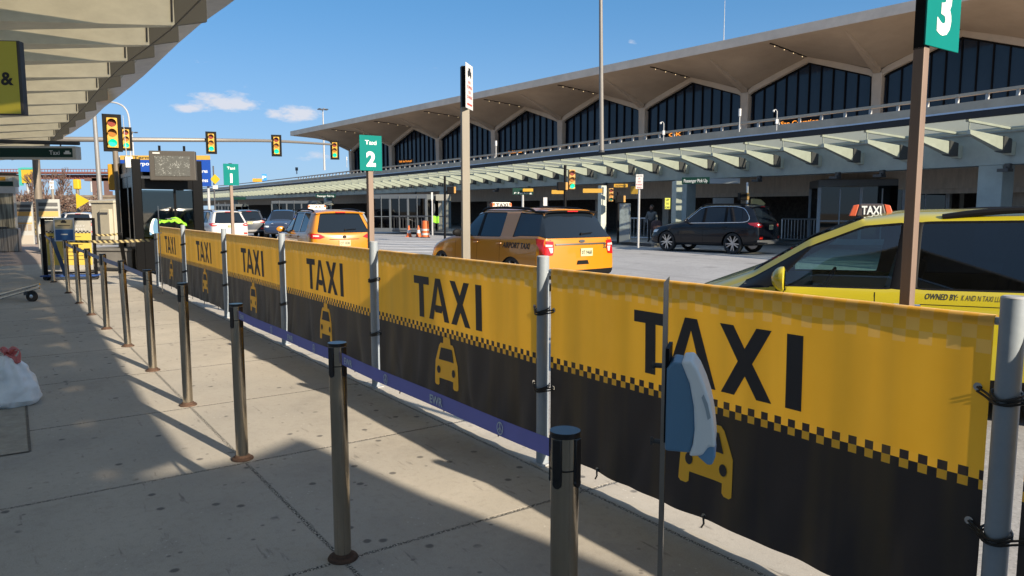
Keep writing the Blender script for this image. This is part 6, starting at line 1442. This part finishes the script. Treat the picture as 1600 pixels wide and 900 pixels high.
# lime vest on that railing
P = at(681, 343, 47); r = tag(MB().grid(lambda a, b: Vector(((a-.5)*.42, -.06-.03*math.sin(a*9), (b-.5)*.42+.03*math.sin(a*7))), 14, 10).build('hanging_vest', m_lime), 'lime safety vest hung on the dark railing by the barrel', 'vest'); r.location = P
def vestibule(xl, xr, ytop, Y, label, fm=None, ztop=None, wing=True):
    fm = fm or M('dim aluminium', (.14,.155,.17), .45, .3, var=.08)
    a = at(xl, ytop, Y); b2 = at(xr, ytop, Y-1.2); zt = a.z if ztop is None else ztop; d = Vector((b2.x-a.x, b2.y-a.y, 0)); L_ = d.length; rz = math.atan2(d.y, d.x)
    r = thing('glass_vestibule', label, 'entrance', (a.x, a.y, 0), rz, 'glass entrance vestibules of the lower level')
    n_ = max(3, round(L_/1.9)); W2 = 2.6
    mb = MB(); mb.box((L_/2,W2/2,zt-.17),(L_+.1,W2,.34)); mb.build('header', M('blue grey aluminium', (.12,.135,.15), .45, .3, var=.08), r, bevel=.01)
    mb = MB()
    for i in range(n_+1): mb.box((L_*i/n_,0,(zt-.34)/2),(.13,.12,zt-.342))
    for i in range(n_+1): mb.box((L_*i/n_,W2,(zt-.34)/2),(.10,.10,zt-.342))
    mb.box((L_,W2/2,(zt-.34)/2),(.10,.10,zt-.342)); mb.box((L_/2,0,.14),(L_,.10,.26)); mb.box((L_/2,0,1.05),(L_,.06,.05))
    for i in range(n_): mb.box((L_*(i+.5)/n_,0,1.3),(.05,.07,2.3)); mb.box((L_*(i+.5)/n_,W2,1.3),(.04,.07,2.3))
    mb.build('frame', fm, r)
    rg_ = random.Random(int(xl))
    for i in range(n_+1):
        c_ = rg_.choice(((.10,.045,.03),(.05,.09,.13),(.16,.14,.11),(.03,.03,.035))); mb = MB(); hh_ = rg_.uniform(.7,1.7); mb.box((rg_.uniform(.3,L_-.3),W2*rg_.uniform(.3,.8),hh_/2),(rg_.uniform(.3,.8),.4,hh_)); mb.build('inner_fixture', M('fixture %.2f' % c_[0], c_, .6), r)
    for i in range(n_):
        mb = MB(); mb.box((L_*(i+.5)/n_,.0,(zt-.1)/2),(L_/n_-.14,.02,zt-.45)); mb.build('glass_pane', m_tint, r)
    mb = MB(); mb.box((L_,W2/2,(zt-.1)/2),(.02,W2-.2,zt-.45)); mb.build('glass_pane', m_tint, r)
    if wing:
        for k_ in (0,): 
            mb = MB(); mb.box((L_+.45,W2*.5,zt/2),(.22,.10,zt)); mb.box((L_+.95,W2*.5,zt/2),(.16,.10,zt)); mb.box((L_+.7,W2*.5,zt-.2),(.9,.5,.42)); mb.build('side_frame', M('pale frame', (.33,.32,.28), .5), r)
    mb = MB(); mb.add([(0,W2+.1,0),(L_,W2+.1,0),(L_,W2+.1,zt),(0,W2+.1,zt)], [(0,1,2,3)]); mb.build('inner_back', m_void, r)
    return r
vestibule(1281, 1482, 284, 32.6, 'large glass vestibule behind the lemon minivan roof', ztop=2.85, fm=M('pale blue aluminium', (.40,.44,.49), .5, var=.08))
vestibule(582, 666, 307, 51, 'glass vestibule behind the traffic barrel and cones', ztop=2.55)
vestibule(425, 495, 322, 78, 'small far glass vestibule above the second orange taxi', ztop=2.4, wing=True)
vestibule(337, 367, 328, 100, 'farthest glass vestibule behind the Taxi 1 post', ztop=2.2, wing=False)
# small signs across the street
def panel(name, px, y, w_, h_, Y, m, label, cat='sign', dev=0, text_=None, tm=None, post=None, group=None, th=.06, bold=.01, tw=.85, posty=None):
    P = at(px, y, Y); r = thing(name, label, cat, P, face_rot(P)*.6+dev, group); W_, H_ = w_/1150*Y, h_/1150*Y
    mb = MB(); mb.box((0,0,0),(W_,th,H_)); mb.build('panel', m, r)
    if text_:
        mb = MB(); n_ = len(text_)
        for i, s_ in enumerate(text_): mb.text(s_, (0,-th/2-.006,H_/2-(i+.78)*H_/n_),(1,0,0),(0,0,1),H_/n_*.52,bold=bold,width=W_*tw*(len(s_)/max(len(q) for q in text_)))
        mb.build('lettering', tm or m_ink, r)
    if post:
        z0 = (0 if posty is None else at(px, posty, Y).z)
        mb = MB(); mb.cyl((0,th*.8,z0-P.z),(0,th*.8,H_/2),post,n=10); mb.build('post', m_galv, r)
    return r
panel('hanging_sign', 1087, 282, 42, 10, 31, m_green, 'green hanging sign reading Passenger Pick Up above the dark SUV', text_=('Passenger Pick Up',), tm=m_wink, dev=R(-14))
panel('hanging_sign', 509, 306, 31, 5.5, 62, m_green, 'green hanging sign reading Passenger Pick Up beyond the second orange taxi', text_=('Passenger Pick Up',), tm=m_wink, dev=R(-10))
panel('hanging_sign', 372, 310, 24, 4, 85, m_green, 'farthest green hanging sign, right of the Taxi 1 post', dev=R(-10))
panel('direction_sign', 817, 299, 32, 10, 38, m_green, 'yellow topped green direction sign beside the tan post', text_=('', 'P Parking'), tm=m_wink, post=.06, dev=R(5))
P = at(821, 297, 38)
panel('amber_sign', 825, 297, 16, 4.5, 37.8, m_yel, 'small bright amber plate over the green direction sign')
panel('amber_sign', 873, 300, 22, 6, 31, M('amber board', (.42,.24,.03), .5), 'dull amber board left of the green lit signal')
panel('amber_sign', 926, 298, 30, 6.5, 33, M('amber board', (.42,.24,.03), .5), 'long amber board right of the green lit signal')
panel('amber_sign', 970, 290, 21, 5, 34, m_yel, 'amber bar sign over the kiosk', text_=('CROSSWALK',))
panel('amber_sign', 992, 297, 13, 12, 35, m_yel, 'square amber warning board behind the parking notice')
panel('parking_notice', 999, 286, 11, 18, 30, m_white, 'white parking notice on a thin pole in front of the grey blue column', text_=('P', 'NO', 'PARK', 'ING'), tm=M('faded red ink', (.45,.12,.12), .5), post=.045)
panel('arrow_notice', 999.5, 275, 11, 5, 30, m_white, 'small black and white arrow plate at the top of the notice pole', text_=('<>',))
panel('white_notice', 852, 315, 6, 13, 37, m_white, 'blank white notice plate above the big orange cab')
panel('white_notice', 675, 307, 2.6, 13, 44, m_white, 'narrow white plate on a pole by the middle glass entrance', post=.05)
panel('white_plate', 729-3.5, 254.5, 6, 15, 36, m_white, 'small grey white box hung on the far canopy beams') if False else None
panel('column_notice', 1043, 318, 8, 17, 31.5, M('yellow green notice', (.50,.52,.08), .5), 'yellow notice strip on the grey blue column by the dark SUV', text_=('UP', 'TO', 'CAR'))
# kiosk
P = at(975, 372, 35); r = thing('information_kiosk', 'tall grey kiosk with a glass front between the signal and the notice pole', 'kiosk', (P.x, P.y, 0), R(-12)); hk = at(975, 318, 35).z; w_ = 18/1150*35
mb = MB(); mb.box((0,.15,hk/2),(w_,.3,hk)); mb.build('case', M('grey kiosk case', (.22,.24,.26), .45, .3), r, bevel=.02)
mb = MB(); mb.box((0,-.008,hk*.60),(w_*.8,.012,hk*.5)); mb.build('glass_front', M('pale kiosk glass', (.30,.34,.36), .12, var=.4, vscale=5), r)
mb = MB(); mb.text('THANK YOU', (0,-.02,hk*.92),(1,0,0),(0,0,1),.09,width=w_*.75); mb.build('lettering', m_wink, r)
# tall white column pieces under the girder
for (px, y0, y1, Y, w_, lab) in [(940, 290, 380, 35, .30, 'slim white drainpipe column left of the kiosk'), (1056, 283, 372, 34, .34, 'tall cream post right of the grey blue column')]:
    P = at(px, y1, Y); zt = at(px, y0, Y).z; r = tag(MB().box((0,0,zt/2),(w_,w_,zt)).build('cream_post', m_cream, bevel=.02), lab, 'post', 'pale posts under the far girder'); r.location = (P.x, P.y, 0); r.rotation_euler = (0,0,R(25))
# lower canopy cantilevers
P = at(1132, 283, 33); r = tag(MB().box((0,0,0),(1.3,.5,.22)).build('awning_box', M('grey awning', (.30,.31,.32), .5)), 'small grey awning box under the girder above the dark SUV', 'awning'); r.location = P; r.rotation_euler = (0,0,R(-15))
P = at(1130, 315, 36); r = tag(MB().box((0,0,0),(.9,.4,.35)).build('ceiling_unit', M('grey awning', (.30,.31,.32), .5)), 'pale grey box hanging in the undercroft behind the dark SUV roof', 'box'); r.location = P
P = at(1187, 316, 33); r = tag(MB().prism([(-.30,-.16),(.2,-.16),(.26,-.06),(.05,.12),(-.30,.16)], (0,0,0),(1,0,0),(0,0,1),(0,.3,0)).build('yellow_cap', M('pale yellow cap', (.40,.33,.14), .5)), 'yellow peaked cap of a machine over the tail of the dark SUV', 'machine'); r.location = P
# signs on the upper road
b_ = at(1166, 208, 29); t_ = at(1155, 170, 29)
for (px, y0, y1, Y, lab) in [(775, 220, 245, 38, 'white lamp tube on the upper road left of the tan post'), (1155, 170, 206, 30, 'white lamp tube on the upper road before the hall column'), (542, 245, 262, 80, 'small white lamp tube by the far end column')]:
    a = at(px, y1, Y); b2 = at(px, y0, Y); r = thing('guard_lamp', lab, 'lamp', a, 0, 'slim white lamps on the guard rail'); mb = MB(); mb.cyl((0,0,0),(0,0,(b2-a).z*.68),.025,n=8); mb.build('stem', m_galv, r); mb = MB(); mb.cyl((0,0,(b2-a).z*.68),(0,0,(b2-a).z),.055,n=10); mb.build('tube_lamp', m_white, r)
for (px, y, Y, lab) in [(1037, 193+9, 33, 'camera on a curved pole below the right arches'), (1214, 184, 30, 'camera on a curved pole next to the lit board')]:
    a = at(px, y, Y); r = thing('security_camera', lab, 'camera', a, 0, 'cameras on the upper road'); mb = MB(); mb.tube([(0,0,-.5),(0,0,.25),(-.05,0,.32),(-.14,0,.30)], .02, 6); mb.build('pole', m_galv, r); mb = MB(); mb.box((0,0,-.15),(.10,.10,.18)); mb.ball((-.14,0,.26),.045); mb.build('camera_housing', m_white, r)

# ================================================================== person by the far column
P = gp(1012, 377, 0.0); r = thing('person', 'standing person in a grey jacket and black trousers beside the grey blue column', 'person', (P.x, P.y-.9, 0), R(-30))
def skin(name, joints, edges, radii, m, root, lv=2):
    me = bpy.data.meshes.new(name); me.from_pydata(joints, edges, []); o = bpy.data.objects.new(name, me); COL.objects.link(o); o.parent = root
    s = o.modifiers.new('skin', 'SKIN'); me.skin_vertices or None
    for i, rd_ in enumerate(radii): me.skin_vertices[0].data[i].radius = (rd_, rd_) if isinstance(rd_, (int, float)) else rd_
    me.skin_vertices[0].data[0].use_root = True; o.modifiers.new('sub', 'SUBSURF').levels = lv; o.modifiers['sub'].render_levels = lv; me.materials.append(m); s.use_smooth_shade = True; return o
J = [(0,0,.92),(0,0,1.12),(0,0,1.36),(0,-.01,1.46),(0,-.03,1.56),(0,-.03,1.68),(.09,0,.88),(.10,-.01,.48),(.10,.02,.08),(.10,-.14,.04),(-.09,0,.88),(-.11,-.01,.48),(-.12,.03,.08),(-.12,-.13,.04),(.19,0,1.38),(.25,.02,1.10),(.22,-.16,.95),(.22,-.25,.95),(-.19,0,1.38),(-.26,.0,1.11),(-.24,-.10,.86),(-.24,-.14,.78)]
E_ = [(0,1),(1,2),(2,3),(3,4),(4,5),(0,6),(6,7),(7,8),(8,9),(0,10),(10,11),(11,12),(12,13),(2,14),(14,15),(15,16),(16,17),(2,18),(18,19),(19,20),(20,21)]
RD = [.13,.125,.14,.06,.085,.08,.095,.068,.045,.035,.095,.068,.045,.035,.065,.048,.035,.03,.065,.048,.035,.03]
skin('body', J, E_, RD, M('black trousers and skin', (.012,.012,.014), .8), r)
J2 = [(0,0,.98),(0,0,1.15),(0,0,1.37),(.17,0,1.39),(.25,.02,1.10),(.22,-.13,.97),(-.17,0,1.39),(-.26,0,1.11),(-.245,-.09,.90)]
skin('jacket', J2, [(0,1),(1,2),(2,3),(3,4),(4,5),(2,6),(6,7),(7,8)], [.165,.16,.16,.085,.065,.055,.085,.065,.055], M('grey jacket', (.10,.105,.105), .85, var=.2), r)
mb = MB(); mb.ball((0,-.03,1.63),.105,0,16,12,(.82,.95,1.2)); mb.build('head', M('brown skin', (.16,.085,.055), .6), r)
mb = MB(); mb.ball((0,-.005,1.665),.112,0,16,12,(.86,.95,1.0)); mb.build('hair', M('black hair', (.01,.009,.008), .7), r)
P2 = at(1026, 354, 34.5); r = tag(MB().grid(lambda a, b: Vector((.28*math.cos(a*6.283)*math.sin(b*math.pi)**.6, .2*math.sin(a*6.283)*math.sin(b*math.pi)**.6, -.3*math.cos(b*math.pi))), 16, 10).build('shoulder_bag', M('maroon and black bag', (.06,.03,.03), .8, var=.6, vscale=6)), 'dark maroon travel bag held beside the standing person', 'bag'); r.location = P2

# ================================================================== far left background
# signs
def hw_sign(x0, x1, y0, y1, Y, label, group=None):
    a = at(x0, y0, Y); b2 = at(x1, y1, Y); W_ = (b2-a).x; H_ = a.z-b2.z; c = Vector(((a.x+b2.x)/2, Y, (a.z+b2.z)/2)); r = thing('road_sign', label, 'road sign', c, 0, group); return r, W_, H_
r, W_, H_ = hw_sign(188, 330, 243, 291, 62, 'wide blue overhead road sign with yellow top band behind the booth')
mb = MB(); mb.box((0,0,-H_*.07),(W_,.1,H_*.86)); mb.build('blue_panel', M('highway blue', (.01,.055,.30), .4), r); mb = MB(); mb.box((0,-.01,H_*.43),(W_,.1,H_*.14)); mb.build('yellow_band', M('highway yellow', (.45,.28,.05), .4), r)
mb = MB(); mb.text('Terminals A B', (-W_*.1,-.066,H_*.39),(1,0,0),(0,0,1),H_*.09,bold=.02,width=W_*.5); mb.build('band_text', m_ink, r)
mb = MB(); mb.text('Airport Exit', (-W_*.17,-.056,H_*.18),(1,0,0),(0,0,1),H_*.12,bold=.02,width=W_*.38); mb.text('Departures', (W_*.36,-.056,-H_*.06),(1,0,0),(0,0,1),H_*.12,bold=.02,width=W_*.22); mb.text('All Lanes', (W_*.38,-.056,-H_*.36),(1,0,0),(0,0,1),H_*.12,bold=.02,width=W_*.18); mb.build('lettering', m_wink, r)
mb = MB()
for x in (-W_*.53, -W_*.45, W_*.45): mb.cyl((x,.3,-at(200,326,62).z-5 if False else -(at(200,262,62).z)),(x,.3,H_*.5),.11,n=8)
mb.build('gantry_post', m_galv, r)
r, W_, H_ = hw_sign(34, 53, 265, 286, 70, 'yellow billboard with teal edge behind the heavy mast')
mb = MB(); mb.box((0,0,0),(W_,.2,H_)); mb.build('panel', M('billboard yellow', (.45,.30,.02), .5), r); mb = MB(); mb.box((-W_*.5-.12,0,-.05),(.22,.3,H_*1.3)); mb.box((0,0,H_*.5+.1),(W_,.3,.18)); mb.build('teal_edge', M('teal edging', (.05,.33,.28), .5), r)
mb = MB(); mb.text('TAXI', (0,-.12,-H_*.25),(1,0,0),(.25,0,1),H_*.4,width=W_*.7); mb.build('lettering', M('dark orange ink', (.30,.08,.01), .5), r); mb = MB(); mb.cyl((-W_*.2,.2,-6),(-W_*.2,.2,0),.12,n=8); mb.build('post', m_galv, r)
r = panel('no_parking_plate', 81, 289, 5.5, 13, 36, m_white, 'small white regulation plate on a tan pole right of the heavy mast', text_=('NO', 'P'), post=None)
P = at(81, 300, 36); mb = MB(); mb.cyl((0,.05,-P.z-.3),(0,.05,0),.06,n=8); mb.build('post', m_tan, r)
P = at(120.5, 288, 42); r = thing('beacon_box', 'yellow beacon box on a grey post near the warning triangle', 'beacon', (P.x, P.y, 0)); mb = MB(); mb.box((0,0,P.z),(.34,.30,.56)); mb.build('yellow_box', M('bright yellow box', (.48,.34,.015), .45), r, bevel=.06)
mb = MB(); mb.cyl((0,0,0),(0,0,P.z-.25),.10,.09,12); mb.build('post', m_pole, r)
P = at(128, 314, 41); r = tag(MB().prism([(-.32,-.42),(.42,-.0),(-.32,.42)], (0,0,0),(1,0,0),(0,0,1),(0,.03,0)).build('warning_sign', M('warning yellow', (.48,.35,.015), .45)), 'yellow triangular warning sign pointing to one side by the beacon post', 'sign'); r.location = P
panel('white_notice', 144.5, 317, 9, 8, 40, m_white, 'small white notice plate left of the cream cabinet', text_=('BUS',))
P = at(336, 280, 62); r = thing('diamond_sign', 'yellow diamond warning sign with white plate right of the blue road sign', 'sign', P); mb = MB(); mb.prism([(-.42,0),(0,-.42),(.42,0),(0,.42)], (0,0,0),(1,0,0),(0,0,1),(0,.03,0)); mb.build('diamond', M('warning yellow', (.48,.35,.015), .45), r); mb = MB(); mb.box((0,0,-.66),(.42,.03,.3)); mb.build('plate', m_white, r); mb = MB(); mb.cyl((-.15,.1,-4),(-.15,.1,1.1),.06,n=8); mb.build('post', m_dark, r)
panel('amber_sign', 402, 281.5, 14, 5, 90, m_yel, 'amber strip sign on the ramp parapet'); panel('blue_sign', 413, 277, 7, 10, 88, M('bright blue', (.03,.22,.62), .5), 'small blue hydrant shaped sign on the ramp parapet', text_=('P',), tm=m_wink)
panel('ramp_signal', 463.5, 264, 4, 5, 110, m_dark, 'tiny dark sign on the upper ramp parapet', post=.08, posty=272)
panel('blue_sign', 176, 292, 9, 13, 60, M('pale blue panel', (.10,.25,.55), .5), 'small blue and white sign beside the signal pole', text_=('P',), tm=m_wink)
# red viaduct
r = thing('red_viaduct', 'rust red steel viaduct crossing behind the bare trees', 'bridge', at(100, 270, 150)); o_ = r.location
a = at(-60, 271, 150); b2 = at(205, 268, 150); mb = MB(); L_ = (b2-a).length; c = (a+b2)/2-o_
mb.box(c+Vector((0,0,-.1)),(L_,3,.35)); mb.box(c+Vector((0,0,-.9)),(L_,.4,.9)); n_ = 40
for i in range(n_): mb.box(c+Vector((-L_/2+L_*i/n_,-.3,-.9)),(.12,.3,.9))
m_vred = M('rust red steel', (.15,.055,.045), .7, var=.2); mb.build('deck_girder', m_vred, r)
mb = MB(); mb.box(c+Vector((0,-1.4,.55)),(L_,.1,.12))
for i in range(60): mb.box(c+Vector((-L_/2+L_*i/60,-1.4,.3)),(.08,.08,.5))
mb.build('parapet_rail', m_vred, r)
for px in (20, 150, 168):
    mb = MB(); q = at(px, 276, 150); mb.box((q.x-o_.x, 0, (q.z-1.2)/2-o_.z+.2),(1.0,1.4,q.z+.4)); mb.hexa([(q.x-o_.x-2,-.7,q.z-o_.z-.9),(q.x-o_.x+2,-.7,q.z-o_.z-.9),(q.x-o_.x+2,.7,q.z-o_.z-.9),(q.x-o_.x-2,.7,q.z-o_.z-.9),(q.x-o_.x-2,-.7,q.z-o_.z-.3),(q.x-o_.x+2,-.7,q.z-o_.z-.3),(q.x-o_.x+2,.7,q.z-o_.z-.3),(q.x-o_.x-2,.7,q.z-o_.z-.3)]); mb.build('pier', M('pier steel', (.12,.07,.06), .7), r)
# low wall and buildings behind trees
def wall_px(x0, x1, ytop, Y, label, m, cat='wall', name='retaining_wall', th=1):
    a = at(x0, ytop, Y); b2 = at(x1, ytop, Y); r = tag(MB().box((0,0,(a.z)/2),((b2-a).length,th,a.z)).box((0,-th*.5-.05,a.z*.93),((b2-a).length,.2,a.z*.06)).build(name, m), label, cat); r.location = ((a.x+b2.x)/2, Y, 0); return r
wall_px(-40, 195, 305, 110, 'long pale retaining wall behind the leafless bushes', M('sandy wall', (.17,.135,.10), .9, var=.4, vscale=.5))
wall_px(-200, 220, 313, 160, 'low brown building line on the horizon to the rear', M('brown far wall', (.20,.15,.12), .9, var=.3, vscale=.2), 'building', 'far_building', 6)
# bare trees and bushes
m_bark = M('bare winter bark', (.085,.06,.05), .9, var=.3); m_twig = M('reddish twigs', (.12,.075,.06), .9, var=.2)
def bare_tree(loc, H_, seed, label, spread=.55, levels=5, rmin=.022, group='leafless trees behind the pavement', cat='tree'):
    rg = random.Random(seed); r = thing('bare_tree', label, cat, loc, 0, group); tk = MB(); tw = MB()
    def grow(p, d, L_, rad, lv):
        pts = [p]; q = p; dd_ = d
        for i in range(3):
            dd_ = (dd_+Vector((rg.uniform(-.12,.12), rg.uniform(-.12,.12), rg.uniform(-.02,.10)))).normalized(); q = q+dd_*L_/3; pts.append(q)
        rad = max(rad, rmin); (tk if lv < 2 else tw).tube(pts, rad, 5 if lv < 2 else 3, radii=[rad*(1-.12*i) for i in range(4)])
        if lv >= levels: return
        for k in range(3 if lv < 3 else 4):
            a = rg.uniform(0, 6.28); s_ = spread*rg.uniform(.6, 1.2); nd = (dd_+Vector((math.cos(a)*s_, math.sin(a)*s_, .25*rg.random()))).normalized(); st = pts[rg.choice((1,2,3,3))]
            grow(st, nd, L_*rg.uniform(.55, .8), rad*.55, lv+1)
    grow(Vector((0,0,0)), Vector((0,0,1)), H_*.36, H_*.018, 0)
    tk.build('trunk', m_bark, r); tw.build('crown', m_twig, r); return r
for i, (px, yt, Y, lab) in enumerate([(66, 246, 62, 'tall leafless tree right of the heavy mast'), (88, 248, 66, 'upright leafless tree with fine twigs near the white plate'), (30, 262, 70, 'leafless tree behind the yellow billboard'), (8, 268, 60, 'leafless tree above the glass shelter'), (110, 286, 75, 'low leafless tree under the viaduct')]):
    H_ = at(px, yt, Y).z; P = at(px, 326, Y); bare_tree((P.x, Y, -.15), H_*1.0, 40+i, lab, spread=.42)
for i, (px, yt, Y) in enumerate([(20,292,50),(45,296,52),(66,290,50),(86,294,54),(104,300,50),(122,296,56),(140,302,54),(5,296,56),(150,306,60)]):
    H_ = at(px, yt, Y).z; P = at(px, 326, Y); bare_tree((P.x, Y, -.15), H_*1.05, 80+i, 'leafless reddish bush in the hedge line below the viaduct', spread=1.0, levels=5, rmin=.03, group='leafless bushes in the hedge line', cat='bush').name = 'bare_bush'
rg = random.Random(11); mb = MB()
for i in range(22000):
    px = rg.uniform(-20, 160); Y = rg.uniform(44, 58); P = at(px, 326, Y); z = rg.random()**1.1*3.3*(.70+.22*math.sin(px*.13)+.12*math.sin(px*.41)); s_ = rg.uniform(.03, .09)*(1.25 if z < 1.2 else .8)
    n_ = Vector((rg.uniform(-1,1), rg.uniform(-1,1), rg.uniform(-.3,1))).normalized(); u = n_.orthogonal().normalized()*s_; v = n_.cross(u)*.6
    c = Vector((P.x, Y, z)); mb.add([c-u, c+v, c+u, c-v], [(0,1,2,3)], (0 if z < 1.1+rg.uniform(-.4,.4) else rg.choice((1,1,2))))
q = mb.build('undergrowth', [M('dry olive leaves', (.20,.15,.06), .9), M('brown leaves', (.11,.06,.04), .9), M('grey twig litter', (.15,.115,.095), .9)]); q['kind'] = 'stuff'; q['label'] = 'dry olive and brown undergrowth along the hedge line'
